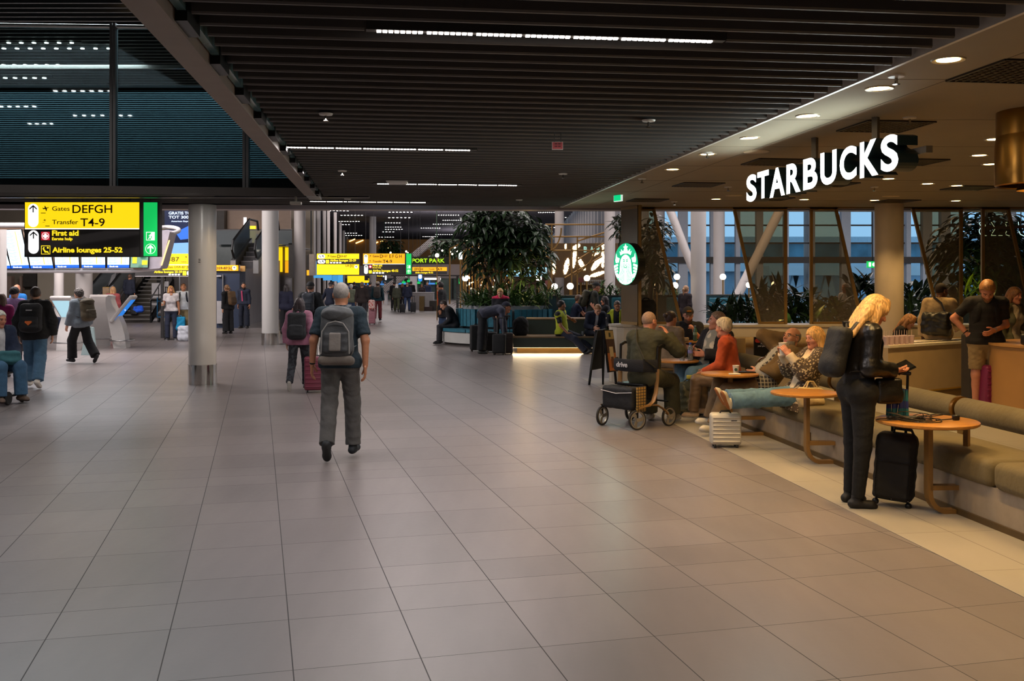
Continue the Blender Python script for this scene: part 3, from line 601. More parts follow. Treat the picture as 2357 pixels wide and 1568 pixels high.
for ch, x0, x1, y0, y1 in LT:
 vs, fs = text_mesh(ch, 1.0, 0.0, .03); a0 = min(v[0] for v in vs); a1 = max(v[0] for v in vs); b0 = min(v[1] for v in vs); b1 = max(v[1] for v in vs)
 Y0, Y1 = y_on(x0, C_S), y_on(x1, C_S); P0, P1 = cp(C_S, Y0), cp(C_S, Y1); Ym = (Y0+Y1)/2; zb, zt = zat(y1, Ym), zat(y0, Ym)
 def mp(v, d): u = (v[0]-a0)/(a1-a0); w = (v[1]-b0)/(b1-b0); q = P0.lerp(P1, u)+NRM*d; return (q.x, q.y, zb+(zt-zb)*w)
 vs2, fs2 = text_mesh(ch, 1.0, 0.5, .03)
 mb = MB(); mb.add([mp(v, .003 if v[2] > 0 else .16) for v in vs2], fs2); L = mb.build('letter', m_ret, t)
 mb = MB(); mb.add([mp(v, .001) for v in vs], fs); f = mb.build('lit_face', m_lit, L)
pa, pb_ = cp(C_S+.2, y_on(1730, C_S)), cp(C_S+.2, y_on(2075, C_S)); mb = MB().bar((pa.x, pa.y, 2.70), (pb_.x, pb_.y, 2.70), .05, .05); mb.build('rail', mat('sign_rail', (112, 104, 92), .5, .3), t)
mb = MB()
for px, py in ((1960, 270), (1830, 317)):
 Y = (CZ-CAM_H)*FP/(HZ-py); q = at(px, py, Y); q = cp(C_S+.18, Y); mb.bar((q.x, q.y, 2.70), (q.x, q.y, CZ), .045, .045).build('hanger', mat('sign_rail', (112, 104, 92)), t); mb = MB()
pm = (pa+pb_)/2-NRM*.24; o = light('sign_glow', 'AREA', (pm.x, pm.y, 2.7), 16, (.80, 1.0, .97), 2.7, .22, target=(pm.x-NRM.x, pm.y-NRM.y, 2.72))
YE = 16.45; ce = at(1440, 608, YE); th = math.radians(62); n_ = Vector((-math.sin(th), -math.cos(th), 0)); u_ = Vector((math.cos(th), -math.sin(th), 0)); r_ = 48.2/FP*YE
t = thing('emblem_sign', 'round green and white illuminated emblem sign on the partition pillar', 'sign', tuple(ce))
def disc(mb, r, d0, d1, n=48):
 mb.prism([(r*math.cos(2*math.pi*k/n), r*math.sin(2*math.pi*k/n)) for k in range(n)], n_*(d1-d0), ce+n_*d0, u_, UP); return mb
disc(MB(), r_*1.01, -.15, -.002).build('drum', mat('black_drum', (20, 26, 25), .4), t)
m_eg = em('emblem_green', (18, 170, 118), 1.25); m_ew = em('emblem_white', (244, 252, 250), 1.6)
disc(MB(), r_, -.002, 0.0).build('green_disc', m_eg, t)
E = MB(); Gm = MB()
def ep(poly, mb, d, mir=True):
 for sgn in ((1, -1) if mir else (1,)):
  q = [(sgn*x*r_, y*r_) for x, y in poly]; mb.prism(q if sgn > 0 else q[::-1], n_*.0015, ce+n_*d, u_, UP)
def clipc(p):
 l = math.hypot(*p); return (p[0]/l*.985, p[1]/l*.985) if l > .985 else p
ep([(-.42, .42), (-.5, .62), (-.36, .55), (-.38, .72), (-.2, .6), (-.1, .76), (-.2, .83), (-.07, .85), (0, .97), (.07, .85), (.2, .83), (.1, .76), (.2, .6), (.38, .72), (.36, .55), (.5, .62), (.42, .42), (.2, .5), (-.2, .5)], E, .001, False)
hair = [(0, .46), (.25, .4), (.42, .2), (.47, -.05), (.5, -.35), (.6, -.62), (.52, -.84), (.3, -.94), (0, -.985)]
ep([(x, y) for x, y in hair]+[(-x, y) for x, y in hair[-2:0:-1]], E, .001, False)
ep([(.5, .28), (.72, .34), (.78, .52), (.86, .2), (.82, .06), (.58, .08)], E, .001)
for k in range(6):
 y = .02-.15*k; ep([clipc(p) for p in [(.62+.02*k*.3, y-.09), (.99, y-.2), (.99, y-.08), (.66, y)]], E, .001)
ep([clipc(p) for p in [(.5, -.52), (.82, -.42), (.78, -.56), (.56, -.7)]], E, .001)
E.build('white_figure', m_ew, t)
def line(pts, w):
 for (x0, y0), (x1, y1) in zip(pts, pts[1:]):
  dx, dy = x1-x0, y1-y0; l = math.hypot(dx, dy); a, b = -dy/l*w, dx/l*w; ep([(x0-a, y0-b), (x1-a, y1-b), (x1+a, y1+b), (x0+a, y0+b)], Gm, .003)
for k, x in enumerate((.13, .22, .31, .4)):
 line([(x*.95, .12-.05*k), (x*.85, -.1), (x*.7, -.3), (x*1.1, -.5), (x*1.2, -.7), (x*.9, -.93+.05*k)], .012)
line([(.06, .2), (.2, .23)], .02); line([(.06, .14), (.19, .14)], .025); line([(0, -.18), (.08, -.15), (.1, -.1)], .02); line([(0, -.06), (.04, -.05)], .02); line([(.42, .22), (.3, .37), (.1, .46), (0, .47)], .018)
Gm.build('green_lines', m_eg, t)
light('emblem_glow', 'AREA', ce+n_*.25, 5, (.6, 1, .85), .6, .6, target=ce+n_*3)
pc = at(2392, 372, 7.6); t = thing('drum_pendant', 'large brass drum pendant lamp hanging from the café ceiling', 'pendant lamp', (pc.x, pc.y, CZ)); m_br = mat('polished_brass', (156, 112, 48), .28, .9, var=.05)
m_br2 = m_br
MB().lathe([(.30, zat(330, 7.6)+.06), (.31, zat(340, 7.6)), (.31, zat(425, 7.6)), (.30, zat(428, 7.6)), (.29, zat(425, 7.6)), (.29, zat(345, 7.6)), (.05, zat(335, 7.6))], (pc.x, pc.y, 0), 48, False).build('drum', m_br2, t, True)
MB().lathe([(.03, zat(330, 7.6)), (.11, zat(400, 7.6)), (.16, zat(438, 7.6)), (.155, zat(438, 7.6)), (.1, zat(400, 7.6))], (pc.x, pc.y, 0), 32, False).build('inner_cone', m_br2, t, True)
MB().lathe([(.30, CZ), (.30, zat(330, 7.6)+.02)], (pc.x, pc.y, 0), 32, False).build('canopy', m_br2, t, True)
light('pendant_lamp', 'POINT', (pc.x, pc.y, zat(430, 7.6)), 14, WARM, .05)
m_hl = em('hall_led', (255, 252, 246), 30)
def dots(px0, px1, py, n, z, streak=False, hs=.16, d=.24, lab='row of small white lights set in the dark hall ceiling', grp='dotted hall ceiling lights', refl=None):
 Y = (z-CAM_H)*FP/(HZ-py); Yr = Y if refl is None else refl; xa, xb = xat(px0, Y), xat(px1, Y)
 t = thing('ceiling_light', lab, 'ceiling light', ((xa+xb)/2, Yr, z), 0, grp); k = Y/50 if refl is None else .6
 MB().bb(xa-.2, xb+.2, Yr-.06*k, Yr+.06*k, z-.01, z+.05).build('housing', m_house, t); mb = MB()
 for i in range(n):
  x = xa+(xb-xa)*(i+.0)/max(1, n-1); r = min(hs*k*.8, .24*(xb-xa)/max(1, n-1)); mb.lathe([(.001, -.025), (r, -.022), (r, -.01)], (x, Yr, z), 10, False)
 mb.build('lamps', m_hl, t)
HZc = HCZ-.02
for px0, px1, py, n in ((760, 800, 485, 6), (786, 833, 495.3, 7), (897, 947, 488.2, 7), (896, 942, 501, 6), (781, 826, 509.5, 8), (789, 803, 517, 3), (795, 820, 536.5, 5), (797, 832, 542, 7), (1010, 1055, 495, 9), (1020, 1060, 507, 9), (998, 1042, 516, 9), (970, 1012, 525, 9), (888, 922, 522.5, 7), (888, 925, 528, 7), (882, 905, 533.5, 4), (873, 905, 546, 6), (1004, 1040, 540, 8), (974, 1006, 544.5, 8), (1240, 1275, 489, 8), (1302, 1340, 500.5, 7), (1244, 1276, 523.5, 6), (888, 920, 513, 6)):
 dots(px0, px1, py, n, HZc)
for px0, px1, py, n in ((20, 165, 97, 6), (9, 250, 110, 9), (8, 133, 148, 6), (12, 102, 178, 5)):
 dots(px0, px1, py, n, 6.6, lab='row of small white lights on the upper ceiling seen through the mezzanine glass', grp='mezzanine ceiling lights', hs=.12)
for px0, px1, py, n in ((125, 250, 207, 7), (0, 76, 243, 5), (170, 297, 264, 7), (66, 116, 283, 4)):
 Yv = 4.85*FP/(HZ-py); dots(px0, px1, py, n, 6.6, lab='row of small white lights on the ceiling of the void, mirrored in the mezzanine glass', grp='void ceiling lights', refl=30.6-Yv, hs=.1)
tag(MB().bb(xat(318, 17.6), xat(340, 17.6), 17.4, 17.8, 6.56, 6.6).build('ceiling_light', em('amber_spot', (255, 220, 170), 8)), 'single amber light on the upper ceiling beside the bronze beam', 'ceiling light')
# ================================================================== SIGNS AND INFORMATION BOARDS
m_yel = em('lit_yellow', (253, 214, 20), 1.05); m_ora = em('lit_amber', (246, 172, 22), 1.0); m_blk = mat('sign_black', (66, 63, 63), .5, var=.03); m_ink = mat('brown_ink', (66, 40, 14), .6, var=0); m_ink2 = mat('black_ink', (24, 24, 30), .6, var=0)
m_ytx = em('yellow_letters', (255, 222, 40), 1.1); m_wht = em('lit_white', (250, 250, 250), 1.1); m_grn = em('lit_green', (20, 190, 90), 1.0); m_red = em('lit_red', (206, 32, 48), .8); m_frm = mat('sign_frame', (70, 68, 68), .4, .5)
def arrow(mb, cx, y0, y1, hw, Y, t=1.6):
 mb_ = mb; ppoly(mb_, [(cx-t/2, y1), (cx+t/2, y1), (cx+t/2, y0+1), (cx-t/2, y0+1)], Y, .002)
 for s in (-1, 1): ppoly(mb_, [(cx, y0), (cx, y0+t*1.5), (cx+s*hw, y0+hw+t), (cx+s*hw, y0+hw-t*.3)][::s], Y, .002)
 return mb_
def plane_icon(mb, x0, y0, s, Y):
 for P in ([(.2, .45), (.26, .42), (.9, .3), (.92, .36), (.3, .55)], [(.45, .42), (.42, .15), (.5, .15), (.62, .38)], [(.5, .45), (.6, .75), (.68, .72), (.68, .42)], [(.24, .46), (.18, .36), (.22, .35), (.32, .44)]):
  ppoly(mb, [(x0+s*a, y0+s*b) for a, b in P], Y, .002)
 ppoly(mb, [(x0, y0+s*.93), (x0+s*.55, y0+s*.93), (x0+s*.55, y0+s), (x0, y0+s)], Y, .002)
def seat_icon(mb, x0, y0, s, Y):
 for P in ([(.12, .3), (.25, .25), (.5, .6), (.8, .62), (.78, .78), (.4, .8)], [(.2, .14), (.34, .12), (.36, .26), (.22, .28)], [(.8, .7), (.9, .86), (.84, .92), (.7, .76)], [(.66, .1), (.85, .1), (.88, .3), (.68, .32)]):
  ppoly(mb, [(x0+s*a, y0+s*b) for a, b in P], Y, .002)
Y = 15.7
t = thing('direction_sign', 'large yellow and black hanging sign reading Gates DEFGH, Transfer T4-9, nearest the camera', 'sign', at(189, 465, Y))
prect(MB(), 56, 464, 322.5, 591.6, Y, .14).build('housing', m_frm, t)
prect(MB(), 57.5, 465.8, 320.3, 525.6, Y-.006, .006).build('yellow_panel', m_yel, t); prect(MB(), 57.5, 528, 320.3, 590.2, Y-.006, .006).build('black_panel', m_blk, t); prect(MB(), 57.5, 525.6, 320.3, 528, Y-.006, .006).build('divider', m_wht, t)
F = Y-.008
mb = pround(MB(), 64.4, 469, 88.3, 523, F-.002, .003); pround(mb, 65, 530, 89, 584.3, F-.002, .003); mb.build('arrow_plate', m_wht, t)
mb = MB(); arrow(mb, 76.2, 472, 489, 8.5, F-.004, 2.4); arrow(mb, 77, 533, 549.5, 8.5, F-.004, 2.4); mb.build('arrow', m_ink2, t)
mb = MB(); plane_icon(mb, 94, 471, 20, F); plane_icon(mb, 98, 503, 9, F); ppoly(mb, [(104, 519.5), (114, 519.5), (114, 521), (104, 521)], F, .002); stext(mb, 'Gates', 120.4, 485.2, 9.8, F, 40, .004); stext(mb, 'Transfer', 120.4, 516.2, 9.9, F, 59.7, .004); mb.build('lettering', m_ink2, t)
mb = MB(); stext(mb, 'DEFGH', 167, 490.4, 18.3, F, 91.5, .008); stext(mb, 'T4-9', 185.4, 520.8, 17.7, F, 55.8, .008); mb.build('lettering', m_ink, t)
mb = MB(); stext(mb, 'First aid', 120, 542.3, 11.4, F, 61, .03); stext(mb, 'Eerste hulp', 120, 553, 6.5, F, 47, .02); stext(mb, 'Airline lounges 25-52', 120.4, 581, 11.2, F, 161.5, .03); mb.build('lettering', m_ytx, t)
prect(MB(), 94.6, 533.7, 114.2, 553, F, .002).build('first_aid_plate', m_red, t); mb = MB(); pround(mb, 95.8, 534.9, 113, 551.8, F-.002, .002); mb.build('first_aid_ring', m_wht, t); mb = MB(); pround(mb, 96.9, 536, 111.9, 550.7, F-.003, .002); mb.build('first_aid_disc', m_red, t)
mb = prect(MB(), 98.6, 541, 110.2, 546, F-.006, .002); prect(mb, 101.9, 537.6, 106.9, 549.2, F-.006, .002); mb.build('first_aid_cross', m_wht, t)
mb = prect(MB(), 94.6, 565.4, 115.7, 585.6, F+.001, .001); mb.build('lounge_plate', m_ytx, t); prect(MB(), 96, 566.8, 114.3, 584.2, F-.001, .001).build('lounge_field', m_blk, t); mb = MB(); seat_icon(mb, 95.5, 566.5, 19, F-.003); mb.build('lounge_icon', m_ytx, t)
mb = MB(); [mb.tube([at(q, 464, Y+.07), at(q, 452, Y+.07)], .008) for q in (80, 190, 300)]; mb.build('hanger', m_frm, t)
def green_sign(x0, y0, x1, y1, Y, lab, k=1.0):
 t = thing('escape_route_sign', lab, 'sign', at((x0+x1)/2, y0, Y))
 prect(MB(), x0-1, y0-1.5, x1+5*k, y1+1.5, Y, .12).build('housing', m_frm, t); prect(MB(), x0, y0, x1, y1, Y-.006, .006).build('green_panel', m_grn, t)
 cx = (x0+x1)/2; w = (x1-x0); mb = prect(MB(), cx-w*.31, y1-w*1.76, cx+w*.31, y1-w*1.15, Y-.009, .003);
 h = w*.37; pround(mb, cx-h, y1-w*.9, cx+h, y1-w*.16, Y-.009, .003); mb.build('white_symbols', m_wht, t)
 g = MB(); pround(g, cx-h*.9, y1-w*.87, cx+h*.9, y1-w*.19, Y-.011, .003); prect(g, cx-w*.27, y1-w*1.72, cx+w*.1, y1-w*1.19, Y-.011, .003); g.build('symbol_ground', m_grn, t)
 mb = MB(); arrow(mb, cx, y1-w*.82, y1-w*.25, w*.22, Y-.013, w*.1)
 b0, b1 = cx-w*.22, y1-w*1.68; s = w*.5
 for P in ([(.5, .0), (.62, .0), (.62, .14), (.5, .14)], [(.42, .16), (.6, .2), (.5, .55), (.36, .5)], [(.36, .48), (.5, .54), (.62, .98), (.54, 1)], [(.36, .46), (.46, .56), (.2, .9), (.1, .84)], [(.44, .2), (.5, .26), (.2, .44), (.16, .38)], [(.58, .22), (.8, .46), (.74, .5), (.54, .34)]):
  ppoly(mb, [(b0+s*a, b1+s*b) for a, b in P], Y-.013, .002)
 mb.build('running_figure', m_wht, t); mb = MB(); mb.tube([at(cx, y0, Y+.06), (xat(cx, Y+.06), Y+.06, 3.15 if Y < 20 else HCZ+.3)], .008); mb.build('hanger', m_frm, t)
green_sign(330.4, 466, 362, 589.7, Y, 'tall narrow green escape route sign right of the nearest yellow sign')
Y = 39.0; F = Y-.03
def boxes4(mb, x, y0, y1, Y, w=4.2, st=5.2, n=4):
 for k in range(n): prect(mb, x+k*st*1.35, y0, x+k*st*1.35+w*1.2, y1, Y, .003)
t = thing('direction_sign', 'hanging sign reading Gates D 59-87 with a large blank yellow lower panel', 'sign', at(778, 584, Y))
prect(MB(), 728.6, 583.4, 827.2, 633.2, Y, .2).build('housing', m_frm, t); mb = prect(MB(), 729.3, 584, 826.5, 596.2, Y-.02, .02); prect(mb, 729.3, 608.4, 826.5, 632.5, Y-.02, .02); mb.build('yellow_panel', m_yel, t)
prect(MB(), 729.3, 597, 826.5, 607.6, Y-.02, .02).build('black_panel', m_blk, t)
mb = pround(MB(), 731.8, 585.8, 748, 595.2, F, .01); pround(mb, 731.2, 598, 748.5, 606.8, F, .01); pround(mb, 815.8, 610.5, 823.6, 618.3, F, .01); boxes4(mb, 759.6, 603.5, 606.4, F); mb.build('white_plates', m_wht, t)
mb = MB(); arrow(mb, 819.7, 611.5, 617, 2.6, F-.02, .9)
for y in (587.5, 599.5):
 ppoly(mb, [(734, y), (735, y-.4), (739, y+5), (738, y+5.6)], F-.02, .01); ppoly(mb, [(741.5, y), (745.5, y), (745.5, y+1), (743.3, y+1), (746, y+5), (745, y+5.4), (742.5, y+1.8), (742.5, y+4), (741.5, y+4)], F-.02, .01)
plane_icon(mb, 752, 586, 7, F); stext(mb, 'Gates', 759.9, 592.4, 4.6, F, 14.5, .006, .004, .01); stext(mb, 'D', 776.4, 594, 7.3, F, 6.9, .01, .004, .01); stext(mb, '59-87', 783.7, 592.4, 4.6, F, 14.8, .004, .004, .01); stext(mb, 'Lift', 795.5, 613.8, 4.7, F, 8.7, .004, .004, .01); stext(mb, '[k]', 806.2, 614.3, 5.4, F, 7.2, .004, .004, .01); mb.build('lettering', m_ink2, t)
mb = MB(); stext(mb, 'Airline lounges 25-29', 759.6, 602, 4.9, F, 60, .03, .004, .01); prect(mb, 750, 598.2, 757.5, 606.6, F, .01); mb.build('lettering', m_ytx, t)
mb = MB(); stext(mb, 'To Gates D59-87 and Airline lounges 25-29', 732.5, 617.6, 2.4, F, 72, .004, .004, .01); mb.build('small_lettering', em('pale_ink', (214, 190, 60), .8), t)
mb = MB(); [mb.tube([at(q, 584, Y+.1), (xat(q, Y+.1), Y+.1, HCZ+.3)], .007) for q in (738, 817.7)]; mb.build('hanger', m_frm, t)
t = thing('direction_sign', 'amber and black hanging sign reading Gates D 1-57 EFGH in the distance', 'sign', at(884, 584, Y))
prect(MB(), 835, 583.4, 932.5, 632.2, Y, .2).build('housing', m_frm, t); prect(MB(), 835.8, 584, 931.8, 607.4, Y-.02, .02).build('amber_panel', m_ora, t); prect(MB(), 835.8, 608.5, 931.8, 631.4, Y-.02, .02).build('black_panel', m_blk, t); prect(MB(), 835.8, 607.4, 931.8, 608.5, Y-.02, .02).build('divider', m_wht, t)
mb = pround(MB(), 838, 586, 846.4, 606.3, F, .01); pround(mb, 838, 610, 847, 630.8, F, .01); boxes4(mb, 857.8, 626.8, 630, F); mb.build('white_plates', m_wht, t)
mb = MB(); arrow(mb, 842.2, 587.2, 593.5, 3.1, F-.02, 1.0); arrow(mb, 842.5, 611.2, 617.5, 3.1, F-.02, 1.0); plane_icon(mb, 848.5, 586, 7, F); plane_icon(mb, 848.5, 598, 6, F)
for a in (('Gates', 857.8, 592, 4.6, 14.8), ('D', 874.6, 593.6, 7.3, 6.4), ('1-57', 881.5, 592, 4.6, 10.2), ('E F G H', 896.3, 593.6, 7.3, 28), ('Transfer', 857.8, 603.8, 4.6, 21.2), ('T4-9', 881, 605.5, 7.3, 21.4)): stext(mb, a[0], a[1], a[2], a[3], F, a[4], .008, .004, .01)
mb.build('lettering', m_ink2, t); mb = MB(); stext(mb, 'First aid', 857.8, 613.5, 4.6, F, 21.7, .03, .004, .01); stext(mb, 'Eerste hulp', 857.8, 617.7, 2.6, F, 19.4, .02, .004, .01); stext(mb, 'Airline lounges 40-52', 857.8, 625.7, 4.9, F, 59, .03, .004, .01); prect(mb, 849, 622.3, 855.8, 629.5, F, .01); mb.build('lettering', m_ytx, t)
prect(MB(), 849, 610.5, 855.8, 617.5, F, .01).build('first_aid_plate', m_red, t); mb = prect(MB(), 850.2, 613, 854.6, 615, F-.02, .01); prect(mb, 851.4, 611.8, 853.4, 616.2, F-.02, .01); mb.build('first_aid_cross', m_wht, t)
mb = MB(); [mb.tube([at(q, 584, Y+.1), (xat(q, Y+.1), Y+.1, HCZ+.3)], .007) for q in (842, 922.6)]; mb.build('hanger', m_frm, t)
green_sign(935, 584, 946.8, 631.5, Y-.3, 'narrow green escape route sign in the distance beside the amber sign', .3)
Y = 62.0; t = thing('shop_fascia', 'dark fascia with large green letters PORT PARK above a grey wall', 'sign', at(992, 632, Y))
prect(MB(), 930, 591, 1037, 608.5, Y, .4).build('board', mat('fascia_dark', (40, 40, 34), .6), t); prect(MB(), 900, 608.5, 1062, 633, Y, .3).build('grey_panel', mat('fascia_grey', (164, 150, 148), .6, vs=.6), t)
mb = MB(); stext(mb, 'PORT PARK', 948.2, 604.3, 8.6, Y-.05, 75, .02, .02); mb.build('lettering', em('lime_letters', (176, 226, 30), 1.2), t); prect(MB(), 900, 633, 1062, 636, Y, .6).build('ledge', m_blk, t)
mb = MB(); [mb.bb(xat(q, Y), xat(q+5, Y), Y+.1, Y+.5, 0, zat(636, Y)) for q in (905, 1050)]; mb.build('post', m_blk, t)
Y = 58.0; F = Y-.04; t = thing('direction_sign', 'small amber sign reading EFGH Transfer T4-9 under the green fascia letters', 'sign', at(988, 615, Y)); prect(MB(), 940, 615, 1028.4, 624, Y, .15).build('amber_panel', m_ora, t); prect(MB(), 940, 624.3, 1028.4, 631.5, Y, .15).build('black_panel', m_blk, t)
mb = MB(); stext(mb, 'EFGH', 954.3, 622.4, 5.4, F, 19, .01, .004, .01); stext(mb, 'Transfer', 986.9, 621, 3, F, 14, .004, .004, .01); stext(mb, 'T4-9', 1003, 622.4, 5.4, F, 14, .01, .004, .01); mb.build('lettering', m_ink2, t); mb = MB(); stext(mb, 'Airline lounges 40-52', 955.8, 629.4, 3.6, F, 41, .03, .004, .01); mb.build('lettering', m_ytx, t)
mb = MB(); [mb.tube([at(q, 615, Y+.05), (xat(q, Y+.05), Y+.05, HCZ+.3)], .008) for q in (950, 960, 1015)]; mb.build('hanger', m_frm, t)
Y = 66.0; t = thing('direction_sign', 'wide yellow sign with a black corner panel above the distant crowd', 'sign', at(833, 635, Y)); mb = prect(MB(), 799.6, 635, 866, 651, Y, .2); mb.build('yellow_panel', m_yel, t); prect(MB(), 839, 634.5, 891, 645.5, Y-.03, .03).build('black_panel', m_blk, t); prect(MB(), 866, 639, 879, 648, Y-.08, .05).build('brown_panel', mat('brown_board', (132, 92, 30), .6), t)
mb = MB(); stext(mb, 'Airline lounges', 847, 643.8, 2.6, Y-.04, 19, .03, .004, .01); stext(mb, 'First aid', 868, 636.6, 2.4, Y-.04, 12, .03, .004, .01); mb.build('lettering', m_ytx, t); mb = pround(MB(), 886, 634, 890, 645, Y-.06, .02); pround(mb, 881, 634.5, 884.5, 638, Y-.06, .02); mb.build('white_plates', m_wht, t)
mb = MB(); [mb.tube([at(q, 635, Y+.05), (xat(q, Y+.05), Y+.05, HCZ+.3)], .01) for q in (805, 860)]; mb.build('hanger', m_frm, t)
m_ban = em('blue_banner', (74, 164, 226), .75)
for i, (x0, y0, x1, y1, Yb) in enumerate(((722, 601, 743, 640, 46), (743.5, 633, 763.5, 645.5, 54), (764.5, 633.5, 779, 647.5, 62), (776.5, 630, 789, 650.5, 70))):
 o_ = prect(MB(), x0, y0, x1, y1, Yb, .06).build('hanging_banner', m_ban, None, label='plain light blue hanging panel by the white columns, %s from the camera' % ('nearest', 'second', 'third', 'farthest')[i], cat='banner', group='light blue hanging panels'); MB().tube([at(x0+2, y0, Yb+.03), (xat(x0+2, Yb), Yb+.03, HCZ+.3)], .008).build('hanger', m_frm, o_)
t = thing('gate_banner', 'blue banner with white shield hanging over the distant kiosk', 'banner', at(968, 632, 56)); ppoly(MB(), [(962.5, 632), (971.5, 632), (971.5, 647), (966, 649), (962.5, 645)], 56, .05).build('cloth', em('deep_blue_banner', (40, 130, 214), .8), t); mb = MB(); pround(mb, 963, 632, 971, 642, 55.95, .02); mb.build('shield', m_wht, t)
MB().tube([at(967, 632, 56.02), (xat(967, 56), 56.02, HCZ+.3)], .01).build('hanger', m_frm, t)
Y = 25.0; t = thing('departures_board', 'white rounded departures board with tilted lit screens above the information pillars', 'display board', at(200, 622, Y))
m_wp = mat('white_lacquer', (206, 202, 204), .35, var=.03); m_bk = mat('board_back', (182, 150, 128), .5, var=.04); m_scr = em('timetable_screen', (196, 224, 234), 1.0); m_foot = em('screen_footer', (20, 84, 206), .9); m_row = em('timetable_rows', (112, 150, 168), .8); m_col2 = em('timetable_gate_column', (226, 196, 60), .9)
mb = MB(); q = [at(-40, 523, Y+.3), at(340, 523, Y+.3), at(366, 619, Y), at(-40, 619, Y)]; mb.hexa([v+Vector((0, .4, 0)) for v in q], q); mb.build('back_panel', m_bk, t)
mb = MB(); mb.tube([at(-40, 519, Y+.2), at(345, 519, Y+.2)], .07, 14); mb.build('top_rail', m_wp, t, True)
mb = MB(); mb.tube([at(-40, 623, Y), at(300, 623, Y), at(372, 618, Y+.4)], [.06, .06, .05], 14); mb.build('bottom_rail', m_wp, t, True)
mb = MB(); ppoly(mb, [(343, 533), (385, 529), (391, 534), (372, 612), (368, 618), (330, 621), (328, 617), (340, 608)], Y-.05, .5); mb.build('end_cap', mat('lilac_lacquer', (188, 180, 190), .35), t)
mb = MB()
for k in range(25): pass
ang = [math.radians(k*15) for k in range(25)]; mb.tube([at(386+26*math.cos(a), 530+7*math.sin(a), Y+.9-.7*math.sin(a)) for a in ang], .055, 10); mb.build('halo_ring', m_wp, t, True)
ppoly(MB(), [(388, 553), (391, 553), (373, 611), (370, 611)], Y-.08, .02).build('edge_light', em('warm_edge', (255, 208, 128), 1.2), t)
scr = [((-30, 531), (0, 533), (24.5, 618.3), (-8, 618.3)), ((7.5, 530), (48, 528.7), (67.6, 617.3), (26.5, 618.3)), ((56, 530), (106, 530), (122.6, 617.5), (71, 618)), ((122, 530), (176, 530), (182, 616.5), (127.3, 616.8)), ((186, 530), (240, 530), (242, 616.5), (188, 616.5)), ((248, 530), (299, 530), (297, 616.5), (247, 616.5)), ((304, 534), (344, 534), (340, 616), (300, 616))]
for i, qd in enumerate(scr):
 V = [Vector(v) for v in qd]
 def B(u, v): a = V[0].lerp(V[1], u); b = V[3].lerp(V[2], u); r = a.lerp(b, v); return (r.x, r.y)
 pl = lambda u0, v0, u1, v1: [B(u0, v0), B(u1, v0), B(u1, v1), B(u0, v1)]
 bz = ppoly(MB(), [B(-.03, -.01), B(1.03, -.01), B(1.03, 1.01), B(-.03, 1.01)], Y-.10, .06).build('screen_bezel', m_dkmet, t)
 if i < 6:
  ppoly(MB(), pl(0, 0, 1, .92), Y-.11, .006).build('screen', m_scr, bz); ppoly(MB(), pl(0, .92, 1, 1), Y-.11, .006).build('footer', m_foot, bz)
  mb = MB()
  for r in range(30):
   v = .04+.86*r/30; ppoly(mb, pl(.05, v, .09+.1*((r*7) % 3), v+.006), Y-.114, .003); ppoly(mb, pl(.3, v, .36+.12*((r*5) % 3)/2, v+.006), Y-.114, .003); ppoly(mb, pl(.78, v, .86, v+.006), Y-.114, .003)
  mb.build('timetable_rows', m_row, bz); ppoly(MB(), pl(.62, .04, .66, .9), Y-.114, .003).build('gate_column', m_col2, bz)
  mb = MB(); x, y = B(.1, .985); stext(mb, 'Goede reis', x, y, 3.4, Y-.114, 20, .02); mb.build('footer_lettering', m_wht, bz)
 else:
  ppoly(MB(), pl(0, 0, 1, 1), Y-.11, .006).build('screen', mat('leaf_advert', (38, 92, 66), .5, var=.4, vs=3, emit=.5, pattern='print', rgb2=(130, 170, 150)), bz); [ppoly(MB(), pl(*q), Y-.116, .004).build('yellow_tag', m_ytx, bz) for q in ((.1, .7, .35, .88), (.66, .8, .96, .92))]
mb = MB(); mb.tube([at(193, 622, Y+.6), at(193, 630, Y+.6)], .2, 20); mb.build('neck', m_wp, t, True)
MB().tube([(xat(193, 31), 30.75, 2.06), (xat(193, 31), 30.75, 2.1), (xat(193, 25), 25.4, 2.1)], .08).build('bracket', m_frm, t)
tag(prect(MB(), 42, 619.5, 64, 627, 26.2, .06).build('direction_plate', m_ora), 'small amber plate under the left part of the departures board', 'sign')
Y = 30.6; t = thing('advert_screen', 'tall dark blue advert screen with white Dutch text, half hidden by the first column', 'screen', at(405, 584, Y)); prect(MB(), 371, 477.5, 452, 584.5, Y, .2).build('housing', m_dkmet, t); prect(MB(), 372.5, 479, 450, 584, Y-.01, .01).build('picture', mat('advert_blue', (20, 32, 66), .3, var=.5, vs=1.6, emit=.5), t)
ppoly(MB(), [(394, 560), (450, 558), (450, 584), (386, 584)], Y-.014, .004).build('pale_card', em('pale_card_light', (120, 170, 236), .8), t); ppoly(MB(), [(404, 535), (432, 521), (450, 520), (450, 548), (415, 552)], Y-.014, .004).build('blue_figure', em('blue_glow', (44, 110, 220), .7), t)
mb = MB(); F = Y-.02
for a in (('ONBEPERKT', 399.5, 483.9, 5.2, 56), ('GRATIS TOT', 388.3, 493.8, 6.2, 58), ('TOT 300', 388.3, 503, 6.0, 46), ('American Express', 394, 511, 3.2, 48)): stext(mb, a[0], a[1], a[2], a[3], F, a[4], .02)
mb.build('lettering', em('ice_letters', (214, 232, 255), 1.0), t)
Y = 29.0; F = Y-.02; t = thing('direction_sign', 'yellow sign ending in 87 under the blue advert screen', 'sign', at(405, 622, Y)); prect(MB(), 374, 584, 452, 622, Y, .15).build('yellow_panel', m_yel, t); prect(MB(), 374, 609, 452, 610.4, Y-.01, .01).build('divider', m_wht, t)
